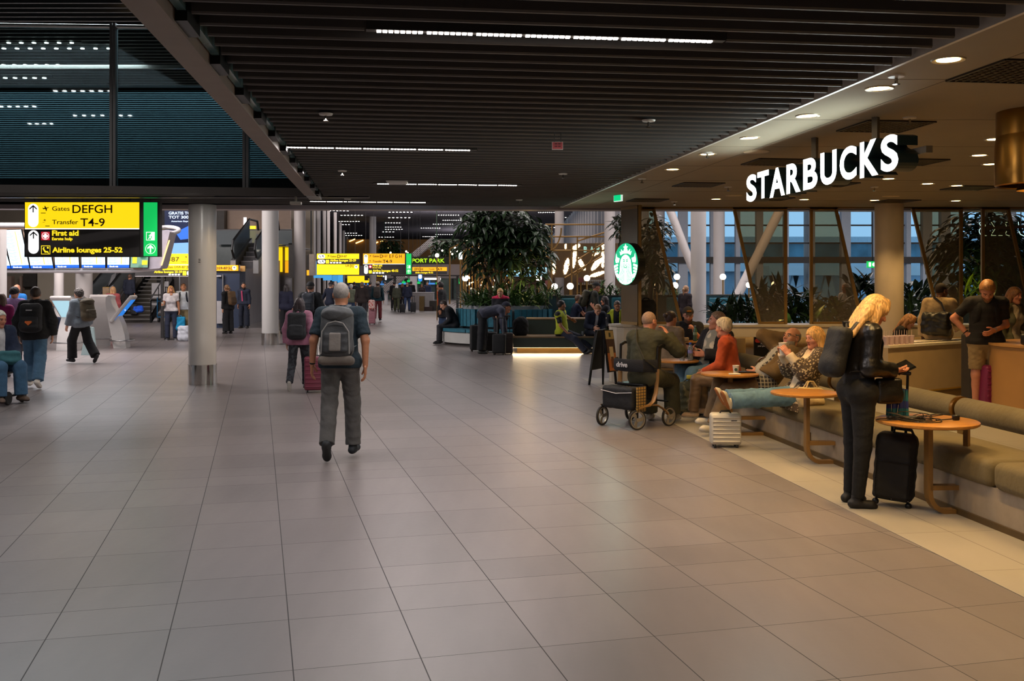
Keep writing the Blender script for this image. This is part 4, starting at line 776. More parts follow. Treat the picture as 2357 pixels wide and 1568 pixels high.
mb = MB(); stext(mb, 'D59-87', 356.5, 602, 10.3, F, 56, .004); stext(mb, 'Gates', 417, 604, 3.6, F, 12, .004); plane_icon(mb, 424, 588, 8, F); stext(mb, 'to gates D59-87 [k]', 372, 617.3, 5, F, 66, .01); mb.build('lettering', m_ink, t)
t2 = thing('direction_sign', 'thin black strip sign reading Airline lounges 25-29 left of the first column', 'sign', at(372, 636, 28.5)); prect(MB(), 311, 622.5, 452, 636.5, 28.5, .12).build('black_panel', m_blk, t2); mb = MB(); stext(mb, 'Airline lounges 25-29', 354.7, 628.4, 4.8, 28.48, 64.4, .03); prect(mb, 420.5, 624, 428.5, 634, 28.48, .01); mb.build('lettering', m_ytx, t2); mb = MB(); boxes4(mb, 388, 630.5, 634, 28.48); pround(mb, 430, 624, 438, 634, 28.48, .01); mb.build('white_plates', m_wht, t2); prect(MB(), 311, 635.5, 452, 636.8, 28.49, .1).build('lower_edge', m_wp, t2)
mb = MB(); [mb.bar(at(q, 622, 29.1), (xat(q, 29.1), 29.1, HCZ+.05), .05, .05) for q in (376, 448)]; mb.build('post', m_frm, t)
mb = MB(); [mb.bar(at(q, 622.5, 28.56), (xat(q, 28.56), 28.56, HCZ+.05), .03, .03) for q in (320,)]; mb.build('post', m_frm, t2)
for q in (374, 449): MB().bb(xat(q, 30.75)-.04, xat(q, 30.75)+.04, 30.7, 30.78, 0, zat(570, 30.7)).build('post', m_frm, bpy.data.objects['advert_screen'])
# ================================================================== THE HALL: LEFT SIDE
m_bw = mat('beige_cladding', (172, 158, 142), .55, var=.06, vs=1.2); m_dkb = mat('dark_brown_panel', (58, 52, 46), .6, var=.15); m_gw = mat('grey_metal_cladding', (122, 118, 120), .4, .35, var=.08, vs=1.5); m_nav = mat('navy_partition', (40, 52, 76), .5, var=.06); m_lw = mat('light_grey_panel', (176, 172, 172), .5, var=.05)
m_balu = glassmat('balustrade_glass', (170, 178, 180), .06, .05, .35); m_step = mat('escalator_step', (70, 68, 70), .45, .5, var=.15); m_hand = mat('rubber_handrail', (22, 22, 24), .5); m_stl = mat('brushed_steel', (168, 166, 166), .3, .85, var=.04)
Y = 50.0
wb = MB(); prect(wb, -260, 478, 720, 745, Y+.6, .3); wb.build('wall_back', mat('drab_back_wall', (120, 110, 96), .7, var=.15, vs=.6), kind='structure')  # one even grey-brown base colour with random variation
mb = MB()
for x0, x1 in ((16, 26), (45, 50)): prect(mb, x0, 636, x1, 728, Y, .3)
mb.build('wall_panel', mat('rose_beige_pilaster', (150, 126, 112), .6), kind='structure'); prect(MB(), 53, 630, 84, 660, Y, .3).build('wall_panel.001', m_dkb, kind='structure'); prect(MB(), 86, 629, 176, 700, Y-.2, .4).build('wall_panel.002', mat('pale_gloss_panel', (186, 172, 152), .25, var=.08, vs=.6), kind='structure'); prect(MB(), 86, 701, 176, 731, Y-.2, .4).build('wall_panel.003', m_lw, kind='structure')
prect(MB(), 349, 652, 384, 741, 44, .2).build('wall_panel.004', m_lw, kind='structure'); w = empty('door_1', at(400, 740, 45)); tag(w, kind='structure'); prect(MB(), 383, 636, 414, 737, 45, .1).build('door_leaf', mat('dark_door', (52, 44, 40), .5, var=.06), w); prect(MB(), 412, 636, 415, 737, 44.95, .15).build('door_frame', m_stl, w); prect(MB(), 415, 636, 434, 737, 45, .1).build('door_leaf', mat('brown_door', (74, 62, 56), .5), w)
tag(prect(MB(), 378.5, 648, 388, 660, 43.9, .08).build('wall_sign', m_lw), 'small pale sign on the panel beside the dark door', 'sign')
def stair(x0, x1, Y0, n, rise=.17, run=.29):
 t = thing('staircase', 'dark open staircase with steel handrails rising away behind the departures board', 'stairs', ((x0+x1)/2, Y0, 0));
 for k in range(n):
  z = rise*(k+1); y = Y0+run*k; MB().bb(x0, x1, y, y+run+.03, z-.045, z).build('step', mat('dark_stair_tread', (96, 92, 88), .5), t)
 mb = MB().hexa([(x0-.08, Y0, 0), (x0, Y0, 0), (x0, Y0+run*n, rise*n-.2), (x0-.08, Y0+run*n, rise*n-.2)], [(x0-.08, Y0, .3), (x0, Y0, .3), (x0, Y0+run*n, rise*n+.15), (x0-.08, Y0+run*n, rise*n+.15)]); mb.build('stringer', m_dkmet, t)
 mb = MB().hexa([(x1, Y0, 0), (x1+.08, Y0, 0), (x1+.08, Y0+run*n, rise*n-.2), (x1, Y0+run*n, rise*n-.2)], [(x1, Y0, .3), (x1+.08, Y0, .3), (x1+.08, Y0+run*n, rise*n+.15), (x1, Y0+run*n, rise*n+.15)]); mb.build('stringer', m_dkmet, t)
 mb = MB().bb(x0, x1, Y0+run*n, Y0+run*n+.05, 0, rise*n); mb.build('riser_wall', m_dkb, t)
 for x in (x0-.04, x1+.04):
  MB().tube([(x, Y0-.1, .95), (x, Y0+run*n, rise*n+1.0)], .028, 8).build('handrail', m_stl, t, True)
  mb = MB()
  for k in range(0, n, 3): mb.tube([(x, Y0+run*k+.05, rise*k), (x, Y0+run*k+.05, rise*k+.98)], .018, 6)
  mb.build('balusters', m_dkmet, t)
 for x in (x0, x1): MB().bb(x-.02, x+.02, Y0+.1, Y0+.14, 0, .95).build('post', m_dkmet, t)
stair(xat(272, 42), xat(341, 42), 42.2, 15)
def escalator(lab, x0, x1, Y0, z0, n, rise=.2, run=.36, sides=True):
 t = thing('escalator', lab, 'escalator', ((x0+x1)/2, Y0, z0));
 mb = MB()
 for k in range(n): mb.bb(x0, x1, Y0+run*k, Y0+run*(k+1), z0+rise*k-.1, z0+rise*(k+1))
 mb.build('steps', m_step, t); mb = MB()
 for k in range(n): mb.bb(x0, x1, Y0+run*k-.004, Y0+run*k, z0+rise*(k+1)-.03, z0+rise*(k+1))
 mb.build('step_edges', mat('step_edge', (112, 108, 110), .4, .5), t)
 H = rise*n; Ln = run*n
 for x, s in ((x0-.14, 1), (x1+.14, -1)):
  MB().hexa([(x-.1, Y0-.6, z0-.3), (x+.1, Y0-.6, z0-.3), (x+.1, Y0+Ln, z0+H-.3), (x-.1, Y0+Ln, z0+H-.3)], [(x-.1, Y0-.6, z0+.2), (x+.1, Y0-.6, z0+.2), (x+.1, Y0+Ln, z0+H+.2), (x-.1, Y0+Ln, z0+H+.2)]).build('skirt', m_stl, t)
  MB().hexa([(x-.01, Y0-.5, z0+.2), (x+.01, Y0-.5, z0+.2), (x+.01, Y0+Ln, z0+H+.2), (x-.01, Y0+Ln, z0+H+.2)], [(x-.01, Y0-.5, z0+.95), (x+.01, Y0-.5, z0+.95), (x+.01, Y0+Ln, z0+H+.95), (x-.01, Y0+Ln, z0+H+.95)]).build('glass_side', m_balu, t)
  MB().tube([(x, Y0-.5, z0+.3), (x, Y0-.75, z0+.6), (x, Y0-.6, z0+.95), (x, Y0+Ln, z0+H+.97), (x, Y0+Ln+1.2, z0+H+.97), (x, Y0+Ln+1.4, z0+H+.6)], .045, 8).build('handrail', m_hand, t, True)
 return t
escalator('escalator with pale side panels seen between the departures board and the information pillars', xat(213, 44), xat(243, 44), 43.5, 0, 12)
MB().hexa([at(243, 682, 43.3), at(252, 682, 43.3), at(266, 628, 48), at(256, 628, 48)], [v+Vector((0, .3, .3)) for v in (at(243, 682, 43.3), at(252, 682, 43.3), at(266, 628, 48), at(256, 628, 48))]).build('side_panel', m_wp, [o for o in bpy.data.objects if o.name == 'escalator'][0])
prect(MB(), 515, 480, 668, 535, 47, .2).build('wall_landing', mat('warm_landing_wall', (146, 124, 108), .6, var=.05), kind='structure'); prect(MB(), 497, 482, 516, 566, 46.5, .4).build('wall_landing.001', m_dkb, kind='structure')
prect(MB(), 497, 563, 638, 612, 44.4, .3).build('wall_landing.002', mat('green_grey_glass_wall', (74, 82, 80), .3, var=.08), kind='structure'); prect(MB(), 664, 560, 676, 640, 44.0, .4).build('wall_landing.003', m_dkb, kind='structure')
tb = thing('glass_balustrade', 'glass balustrade with steel rail along the upper landing behind the second column', 'balustrade', at(580, 563, 44)); prect(MB(), 497, 530, 672, 563, 44, .03).build('pane', m_balu, tb); MB().tube([at(497, 529, 44), at(672, 529, 44)], .03).build('rail', m_stl, tb, True)
mb = MB(); prect(mb, 575, 520, 588, 563.5, 45.5, .1); mb.build('information_totem', m_yel); tag(bpy.data.objects['information_totem'], 'yellow lit totem on the upper landing above the escalator', 'totem'); prect(MB(), 560.5, 500.5, 566.5, 530, 46.7, .1).build('wall_light', em('pale_wall_light', (240, 238, 240), 1.2)); tag(bpy.data.objects['wall_light'], 'white upright wall light on the upper landing', 'wall light')
prect(MB(), 552, 530, 600, 539, 46.9, .1).build('yellow_banner', m_ora); tag(bpy.data.objects['yellow_banner'], 'amber strip sign along the upper landing above the escalator', 'sign')
te = escalator('escalator with glass sides climbing to the upper landing behind the second column', xat(553, 38.5), xat(588, 38.5), 38.6, zat(612, 38.5), 5, .19)
bx = thing('service_kiosk', 'dark blue enclosed service box with an amber sign strip between the two big columns', 'kiosk', at(525, 755, 37.4)); x0, x1 = xat(494, 37.4), xat(551.5, 37.4)
MB().bb(x0, x1, 37.4, 38.2, 0, zat(624, 37.4)).build('body', m_nav, bx); prect(MB(), 494, 610.5, 547, 623.5, 37.3, .12).build('sign_panel', m_ora, bx); mb = MB(); stext(mb, 'Gates D59-87', 472.5, 619.8, 5.2, 37.28, 51.5, .02); stext(mb, '[k]', 525.5, 620.2, 6, 37.28, 8, .01); mb.build('lettering', m_ink2, bx); mb = pround(MB(), 534.5, 612.3, 544, 621.8, 37.28, .01); mb.build('white_plate', m_wht, bx); mb = MB(); arrow(mb, 539.2, 613.6, 620, 3, 37.26, 1); mb.build('arrow', m_ink2, bx)
prect(MB(), 499, 693, 513, 745, 37.3, .08).build('door_panel', m_lw, bx); prect(MB(), 511.5, 632, 514, 695, 37.3, .06).build('door_edge', m_stl, bx); prect(MB(), 498, 634, 509, 637, 37.3, .06).build('notice', m_wp, bx)
MB().hexa([Vector((xat(553, 37.6), 37.6, 0)), Vector((xat(612, 45), 45, 0)), Vector((xat(612, 45)-.1, 45.2, 0)), Vector((xat(553, 37.6)-.1, 37.8, 0))], [Vector((xat(553, 37.6), 37.6, zat(610, 37.6))), Vector((xat(612, 45), 45, zat(618, 45))), Vector((xat(612, 45)-.1, 45.2, zat(618, 45))), Vector((xat(553, 37.6)-.1, 37.8, zat(610, 37.6)))]).build('wall_partition', m_gw, kind='structure')
MB().bb(xat(600, 45.4), xat(642, 45.4), 45.4, 45.6, 0, zat(600, 45.4)).build('wall_partition.001', m_gw, kind='structure'); tag(prect(MB(), 553, 612, 564, 625, 37.55, .1).build('notice_board', mat('sand_board', (206, 164, 96), .5)), 'small sand coloured board at the corner of the grey leaning wall', 'sign')
tt = thing('advert_lightbox', 'pair of tall yellow light boxes behind the second column', 'light box', at(655, 720, 46)); MB().bb(xat(640, 46), xat(668, 46), 46.1, 46.4, 0, zat(560, 46)).build('cabinet', m_gw, tt); prect(MB(), 640, 563.5, 649, 626, 46, .1).build('lit_panel', m_yel, tt); prect(MB(), 656, 570, 668, 600, 46, .1).build('lit_panel', m_yel, tt); prect(MB(), 656, 601, 668, 628, 46, .1).build('amber_panel', m_ora, tt)
tt = thing('flight_monitor', 'beige cabinet end above amber panel beside the far columns', 'cabinet', at(714, 634, 44)); prect(MB(), 711.5, 585, 722.5, 634, 44, .5).build('cabinet', mat('beige_cabinet', (190, 172, 154), .5), tt); ppoly(MB(), [(706, 588), (711.5, 585), (711.5, 634), (706, 632)], 44.1, .3).build('side', m_dkb, tt); prect(MB(), 706, 622, 711.5, 634, 44, .1).build('amber_panel', m_ora, tt); MB().tube([(xat(716, 44.2), 44.2, zat(585, 44)), (xat(716, 44.2), 44.2, HCZ+.05)], .03).build('hanger', m_frm, tt)
m_kw = mat('kiosk_white', (204, 198, 194), .35, var=.03); m_blu = em('touch_screen_blue', (26, 120, 214), .95); m_psc = em('touch_screen_pale', (170, 214, 228), .75)
def kiosk(x, y, ang, lab, scrm):
 t = thing('information_kiosk', lab, 'kiosk', (x, y, 0), ang, 'white information pillars'); R = Matrix.Translation((x, y, 0))@Matrix.Rotation(ang, 4, 'Z')
 def L(p_): return R@Vector(p_)
 prof = [(-.15, 0), (.17, 0), (.13, .35), (.06, .62), (-.05, .88), (-.16, 1.1), (-.22, 1.28), (-.2, 1.36), (-.27, 1.39), (-.34, 1.34), (-.35, 1.2), (-.32, .95), (-.26, .6), (-.2, .3)]
 mb = MB(); mb.prism(prof, R.to_3x3()@Vector((.48, 0, 0)), L((-.24, 0, 0)), R.to_3x3()@Vector((0, 1, 0)), UP); mb.build('pillar', m_kw, t, True)
 rot = R.to_3x3()@Matrix.Rotation(math.radians(-38), 3, 'X')
 c = L((0, .05, 1.03)); MB().rbox(c, (.62, .09, .88), .04, rot=rot).build('screen_housing', m_kw, t, True); n = rot@Vector((0, 1, 0))
 MB().box(c+n*.046, (.5, .008, .66), rot=rot).build('screen', scrm, t)
 if scrm is m_blu: MB().box(c+n*.051+rot@Vector((.02, 0, .0)), (.06, .004, .03), rot=rot).box(c+n*.051+rot@Vector((-.1, 0, -.03)), (.03, .004, .03), rot=rot).build('screen_mark', m_wht, t)
 mb = MB(); ring = [L((.36*math.cos(a), .02+.3*math.sin(a), .2)) for a in [k*math.pi/12 for k in range(25)]]; mb.tube(ring, .018, 8); mb.tube([L((-.36, .02, .2)), L((.36, .02, .2))], .015, 6); mb.build('foot_rail', m_stl, t, True)
kx = xat(280, 26.3); kiosk(kx, 26.3, math.radians(-82), 'white information pillar with a slim blue touch screen facing the stairs', m_blu)
kiosk(xat(158, 25.3), 25.3, math.radians(165), 'white information pillar with a pale touch screen, behind the grey jacketed walker', m_psc)
kiosk(xat(232, 27.2), 27.2, math.radians(18), 'white information pillar seen from its blank back between the other two', m_psc)
tag(MB().hexa([(xat(186, 23.6), 23.6, 0), (xat(222, 23.6), 23.6, 0), (xat(222, 23.6), 23.66, 0), (xat(186, 23.6), 23.66, 0)], [(xat(198, 23.6), 23.62, zat(752, 23.6)), (xat(214, 23.6), 23.62, zat(754, 23.6)), (xat(214, 23.6), 23.68, zat(754, 23.6)), (xat(198, 23.6), 23.68, zat(752, 23.6))]).build('standing_panel', mat('frosted_panel', (150, 168, 168), .3, var=.05)), 'frosted grey-green standing panel at the foot of the round column', 'panel')
t = thing('service_totem', 'slim dark service totem with round blue pictograms left of the pillars', 'totem', fl(126, 752)); Yt = fl(126, 752).y
MB().bb(xat(123, Yt), xat(132, Yt), Yt, Yt+.2, 0, zat(666, Yt)).build('post', m_dkmet, t); mb = prect(MB(), 123.3, 667, 129, 685, Yt-.01, .01); mb.build('white_plate', m_wp, t); mb = MB(); [pround(mb, 124, y, 128.4, y+4.4, Yt-.02, .01) for y in (668.5, 674, 679.5)]; mb.build('pictograms', mat('pictogram_blue', (40, 60, 120), .5), t); pround(MB(), 124.5, 706, 128, 711, Yt-.02, .01).build('button', m_red, t)
tag(prect(MB(), 236, 661, 251, 684, 34, .05).build('notice_stand', mat('notice_print', (120, 110, 120), .5, var=.4, vs=7, pattern='stripe', rgb2=(200, 150, 40))), 'blue and yellow notice panel in front of the escalator', 'notice'); MB().tube([at(243, 684, 34.03), (xat(243, 34.03), 34.03, 0)], .03).build('post', m_dkmet, bpy.data.objects['notice_stand'])
t = thing('luggage_trolley', 'blue wire luggage cage trolley standing against the pale wall panel', 'trolley', fl(376, 741)); Yc = 42.5
mb = MB(); z0, z1 = .25, zat(685, Yc); xa, xb = xat(362, Yc), xat(386, Yc)
for x in (xa, xb):
 for y in (Yc, Yc+.5): mb.tube([(x, y, z0), (x, y, z1)], .02, 6)
mb.tube([(xa, Yc, z1-.15), (xb, Yc, z1-.15)], .015, 6); mb.build('frame', mat('blue_tube', (26, 96, 140), .4, .3), t); MB().bb(xa, xb, Yc, Yc+.5, z0-.04, z0).build('base', mat('blue_tube', (26, 96, 140)), t); mb = MB(); [mb.tube([(xa+(xb-xa)*k/5, Yc, z0), (xa+(xb-xa)*k/5, Yc, z1-.15)], .006, 5) for k in range(6)]; mb.build('wire_mesh', m_stl, t)
for x in (xa+.05, xb-.05):
 for y in (Yc+.06, Yc+.44): MB().lathe([(.001, -.03), (.1, -.03), (.1, .03), (.001, .03)], (0, 0, 0), 14, False).build('wheel', m_hand, t).matrix_basis = Matrix.Translation((x, y, .105))@Matrix.Rotation(math.pi/2, 4, 'Y')
m_gg = mat('gate_glass', (96, 112, 108), .15, var=.3, vs=.5); m_warm = mat('warm_upper_wall', (150, 104, 44), .6, var=.35, vs=.35)
MB().bb(xat(790, 100), xat(1075, 100), 100, 100.4, 0, zat(640, 100)).build('wall_gates', m_gg, kind='structure')
mb = MB(); [mb.bb(xat(q, 99.8), xat(q+3.5, 99.8), 99.6, 99.9, 0, zat(640, 100)) for q in (806, 840, 870, 932, 976, 1003, 1040)]; mb.build('trim_11', m_dkmet, kind='structure'); MB().bb(xat(760, 100), xat(1075, 100), 99.5, 100.5, zat(641, 100), zat(612, 100)).build('beam.005', m_lint, kind='structure')
MB().bb(xat(798, 104), xat(1075, 104), 104, 104.4, zat(612, 104), zat(551, 104)).build('wall_upper', m_warm, kind='structure')
m_wl = em('warm_tube', (255, 214, 120), 5)
for (a, b) in (((804, 556), (817, 550.5)), ((819, 560), (836, 553)), ((864, 560), (870, 557)), ((876, 556), (886, 552)), ((880, 576), (894, 571))):
 tag(MB().tube([at(*a, 103.95), at(*b, 103.95)], .05, 6).build('tube_light', m_wl), 'slanting warm tube light before the golden upper wall far down the hall', 'tube light', 'slanting warm tube lights')
column(xat(858, 96), 96, .33, HCZ, 0, m_colw)
MB().bb(xat(497, 46), xat(676, 46), 44.4, 50, zat(566, 44), zat(563, 44)).build('floor.002', m_gw, kind='structure')
for i, (q, y) in enumerate(((925, 648), (937, 645), (959, 649), (1052, 649), (1003, 650))):
 tag(prect(MB(), q, y, q+8, y+4.5, 99.3, .2).tube([at(q+4, y, 99.55), (xat(q+4, 99.55), 99.55, 2.6)], .03, 5).build('exit_sign', m_grn), 'tiny green lit sign over the distant gates', 'sign', 'green signs over the far gates')
for i, (q, y, w_) in enumerate(((835, 652, 14), (875, 653, 13), (915, 651, 20), (985, 651, 16))):
 tag(prect(MB(), q, y, q+w_, y+4, 99.3, .2).tube([at(q+4, y, 99.55), (xat(q+4, 99.55), 99.55, 2.6)], .03, 5).build('gate_display', em('gate_blue', (70, 140, 220), .8)), 'small blue lit display over the distant gates', 'display', 'blue displays over the far gates')
tag(prect(MB(), 977, 640, 1014, 644, 90, .3).build('ceiling_light', em('white_tube', (255, 255, 250), 3)), 'bright white tube light over the distant kiosk', 'ceiling light')
for (a, b, lab) in (((1000, 551), (952, 590), 'ribbed grey underside of the escalator far above the green fascia letters'), ((932, 633), (884, 668), 'ribbed grey escalator side descending behind the amber sign')):
 A_, B_ = at(*a, 76), at(*b, 76); t = thing('escalator', lab, 'escalator', tuple(B_)); MB().bar(A_, B_, 1.2, .42).build('truss', mat('ribbed_metal', (142, 134, 130), .4, .3, var=.1, vs=2, pattern='stripe', rgb2=(110, 102, 100)), t)
 mb = MB(); d = (B_-A_)/18; [mb.bar(A_+d*k, A_+d*(k+.25), 1.3, .46) for k in range(18)]; mb.build('ribs', m_wp, t)
 MB().bb(B_.x-.25, B_.x+.25, B_.y-.3, B_.y+.3, 0, B_.z).build('support', m_wp, t)
MB().bb(xat(1005, 75), xat(1013, 75), 75, 75.4, 0, zat(551, 75)).build('column.020', m_colw, kind='structure')
t = thing('counter', 'white check-in counter with a printed front far down the hall', 'counter', fl(1002, 712)); Yc = fl(1002, 712).y; MB().bb(xat(949, Yc), xat(997, Yc), Yc, Yc+1, 0, zat(674, Yc)).build('body', m_lw, t); MB().bb(xat(948, Yc), xat(998, Yc), Yc-.05, Yc+1.05, zat(674, Yc), zat(673, Yc)).build('worktop', m_wp, t)
t = thing('display_stand', 'low brown display stand with dark boxes on it by the distant counter', 'stand', fl(990, 716)); Yc = fl(990, 716).y; MB().bb(xat(965, Yc), xat(976, Yc), Yc, Yc+.6, 0, zat(682, Yc)).build('body', mat('tan_box', (112, 88, 44), .5), t); MB().bb(xat(976, Yc), xat(995, Yc), Yc, Yc+.6, 0, zat(706, Yc)).build('base', mat('dark_wood', (50, 28, 20), .4), t); MB().bb(xat(986, Yc), xat(1007, Yc), Yc+.7, Yc+1.2, 0, zat(693, Yc)).build('shelf', m_dkb, t)
# ================================================================== THE BAR
Y = 40.0; m_mesh = mat('brown_perforated_mesh', (104, 80, 50), .5, .4, var=.15, vs=20); m_pix = em('pixel_light', (255, 232, 186), 3.2); m_gold = mat('gold_tube', (168, 130, 74), .35, .7, var=.05)
t = thing('bar_facade', 'brown mesh bar fascia with pixelated white leaf lights and the word BAR', 'facade', at(1330, 638, Y)); prect(MB(), 1262, 560, 1440, 639, Y, .3).build('mesh_panel', m_mesh, t)
ZX = lambda x: 1030+x/5.749; ZY = lambda y: 470+y/5.749
leaves = [((1675, 700), 26, 150, 6), ((1770, 790), 30, 95, -28), ((1570, 820), 32, 110, 12), ((1400, 850), 26, 75, 0), ((1975, 640), 70, 22, -35), ((1975, 780), 36, 120, 38), ((1975, 925), 110, 26, -18), ((1700, 560), 26, 60, 62), ((1560, 555), 14, 40, 0), ((2050, 720), 24, 130, 0), ((2050, 560), 20, 60, 10)]
mb = MB(); u = 9
for j in range(525, 962, u):
 for i in range(1370, 2290, u):
  if 1795 < i < 2040 and 560 < j < 640: continue
  for (cx, cy), a, b, r in leaves:
   q = math.radians(r); dx, dy = i-cx, j-cy; X_, Y_ = dx*math.cos(q)+dy*math.sin(q), -dx*math.sin(q)+dy*math.cos(q)
   if (X_/a)**2+(Y_/b)**2 < 1 and RNG.rand() > .06: prect(mb, ZX(i), ZY(j), ZX(i+u*.92), ZY(j+u*.92), Y-.03, .02); break
mb.build('pixel_lights', m_pix, t); mb = MB(); stext(mb, 'B', ZX(1802), ZY(632), 11.8, Y-.04, 8, .04); stext(mb, 'A', ZX(1885), ZY(632), 11.8, Y-.04, 9, .04); stext(mb, 'R', ZX(1973), ZY(632), 11.8, Y-.04, 9, .04); mb.build('lettering', em('teal_letters', (150, 196, 180), .8), t)
for q in (1264, 1436): MB().bb(xat(q, Y)-.05, xat(q, Y)+.05, Y+.05, Y+.25, 0, zat(600, Y)).build('post', m_gold, t)
t = thing('bar_back_shelf', 'lit back bar shelving with bottle rows and red boxes behind the tree', 'shelving', at(1210, 700, 42)); prect(MB(), 1100, 560, 1268, 618, 42, .6).build('carcass', mat('bar_wood', (96, 66, 40), .5, var=.15), t); prect(MB(), 1155, 578, 1262, 590, 41.9, .1).build('light_panel', em('warm_shelf_light', (255, 206, 120), 1.3), t); prect(MB(), 1155, 600, 1266, 602, 41.6, .5).build('shelf', m_gold, t); prect(MB(), 1100, 638, 1268, 745, 42.2, .5).build('lower_panel', mat('rust_panel', (120, 88, 72), .6, var=.2, vs=2), t); prect(MB(), 1155, 612, 1266, 614, 41.6, .5).build('shelf', m_gold, t)
for k in range(22):
 q = 1160+4.8*k; x = xat(q, 41.7); z = zat(600, 41.7); tag(MB().lathe([(.001, 0), (.03, 0), (.03, .14), (.012, .19), (.012, .24), (.001, .24)], (x, 41.75, z), 8, False).build('bottle', mat('amber_bottle', (120, 70, 24), .2)), 'small amber bottle on the lit top shelf of the back bar', 'bottle', 'bottles on the back bar')
for k in range(9):
 q = 1157+12.2*k; tag(prect(MB(), q, 604.5, q+9.5, 611.8, 41.7, .3).build('box', mat('red_box', (122, 34, 34), .5, var=.1)), 'red box on the lower shelf of the back bar', 'box', 'red boxes on the back bar')
for i, (x0, x1) in enumerate(((1150, 1176), (1178, 1204), (1206, 1228), (1230, 1259))):
 t2 = thing('menu_screen', 'bright pale blue menu screen above the bar counter, %s from the left' % ('first', 'second', 'third', 'fourth')[i], 'screen', at(x0, 637, 41.5), 0, 'bar menu screens'); prect(MB(), x0, 615, x1, 637, 41.5, .1).build('bezel', m_dkmet, t2); prect(MB(), x0+.6, 615.8, x1-.6, 636.2, 41.48, .02).build('screen', em('menu_light', (176, 222, 240), 1.1), t2); mb = MB(); [prect(mb, x0+3, 619+3*k, x0+(x1-x0)*(.5+.1*(k % 3)), 620+3*k, 41.46, .01) for k in range(4)]; prect(mb, x0+1, 633, x1-1, 635.4, 41.46, .01); mb.build('menu_lines', em('menu_lines', (70, 150, 190), .8), t2); MB().bar(at((x0+x1)/2, 616, 41.58), at((x0+x1)/2, 616, 42.1), .1, .1).build('bracket', m_frm, t2)
MB().bb(xat(1268, 43), xat(1440, 43), 43, 43.3, 0, zat(638, 43)).build('wall_bar', mat('bar_rear_wall', (116, 92, 66), .6, var=.25, vs=1.5), kind='structure')
tag(prect(MB(), 1255, 645, 1267, 656, 41, .1).build('menu_board', mat('red_menu', (150, 60, 56), .5, pattern='stripe', rgb2=(200, 150, 140), vs=9)), 'red lined menu board below the bar screens', 'sign'); tag(prect(MB(), 1331, 638, 1343, 650, 41, .1).build('menu_board', mat('red_menu', (150, 60, 56))), 'red lined menu board under the pixel light fascia', 'sign');
for o_ in [o for o in bpy.data.objects if o.name.startswith('menu_board')]:
 cx = sum(v.co.x for v in o_.data.vertices)/8; MB().bb(cx-.03, cx+.03, 41.02, 41.08, 0, 1.75).build('post', m_gold, o_)
for k in range(14):
 x = xat(1333+4.6*k, 42.6); tag(MB().lathe([(.001, 0), (.028, 0), (.008, .07), (.008, .1), (.035, .14), (.035, .2), (.001, .2)], (x, 42.8, 1.62), 8, False).build('glass', mat('bar_glass', (190, 186, 176), .15)), 'stemmed glass on the shelf behind the bar', 'glass', 'glasses behind the bar')
t = thing('glass_shelf', 'brass shelf with stemmed glasses behind the bar', 'shelf', at(1365, 660, 42.8)); MB().bb(xat(1328, 42.6), xat(1402, 42.6), 42.6, 43.05, 1.59, 1.62).build('board', m_gold, t); MB().bb(xat(1328, 42.6), xat(1402, 42.6), 42.6, 43.05, 1.25, 1.28).build('board', m_gold, t)
t = thing('brass_trellis', 'thin gold tube trellis frame around the bar', 'trellis', at(1200, 700, 38)); Yt = 38.5
for (a, b) in (((1255, 517), (1400, 517)), ((1255, 577), (1400, 577)), ((1270, 517), (1270, 700)), ((1329, 545), (1329, 700)), ((1316, 560), (1316, 700)), ((1255, 545), (1440, 545)), ((1070, 548), (1070, 700)), ((1112, 520), (1112, 700)), ((1096, 560), (1096, 700)), ((1035, 573), (1092, 544)), ((1035, 573), (1035, 700)), ((1330, 598), (1390, 560)), ((1329, 555), (1440, 520)), ((1300, 640), (1386, 590))):
 MB().tube([at(*a, Yt), at(*b, Yt)], .03, 6).build('tube', m_gold, t)
MB().tube([at(1258+20*math.cos(k*.16), 525+22*math.sin(k*.16)*2.1, Yt) if False else at(1240+52*math.cos(k*.1), 525+64*math.sin(k*.1), Yt) for k in range(13)], .03, 6).build('arc', m_gold, t); MB().tube([at(1260+112*math.cos(k*.09-.0), 560+88*math.sin(k*.09), Yt) for k in range(12)], .03, 6).build('arc', m_gold, t)
for q in (1070, 1112, 1329): MB().bb(xat(q, Yt)-.03, xat(q, Yt)+.03, Yt-.03, Yt+.03, 0, .8).build('tube', m_gold, t)
t = thing('light_curtain', 'golden lattice screen with small lights left of the tree trunk', 'screen', at(1110, 705, 40)); mb = MB()
for k in range(16): mb.bar(at(1066+7*k, 560, 40), (xat(1066+7*k, 40), 40, 0), .04, .04)
mb.build('bars', m_gold, t); mb = MB()
for k in range(60): q, y = 1066+105*RNG.rand(), 565+110*RNG.rand(); prect(mb, q, y, q+2.2, y+2.2+3*RNG.rand(), 39.9, .05)
mb.build('light_points', m_pix, t)
lp_ = prect(MB(), 1056, 574, 1064, 597, 37, .1).build('lit_poster', em('pale_poster_light', (224, 238, 236), 1.3)); tag(lp_, 'small upright lit poster left of the tree crown', 'poster'); MB().bb(xat(1060, 37.1)-.03, xat(1060, 37.1)+.03, 37.05, 37.1, 0, zat(585, 37)).build('post', m_gold, lp_)
m_globe = em('opal_globe', (255, 240, 214), 4.5)
def globe(px, py, rpx, Y, lab, foot=None):
 c = at(px, py, Y); t = thing('globe_lamp', lab, 'globe lamp', (c.x, c.y, 0), 0, 'white globe lamps'); r = rpx/FP*Y; MB().ball(c, r, 20).build('globe', m_globe, t, True); MB().tube([(c.x, c.y, c.z-r*.9), (c.x, c.y, foot or 0)], .022, 8).build('stem', m_gold, t, True)
 MB().lathe([(r*.4, -r*1.02), (r*.4, -r*.9)], c, 12).build('cap', m_gold, t, True)
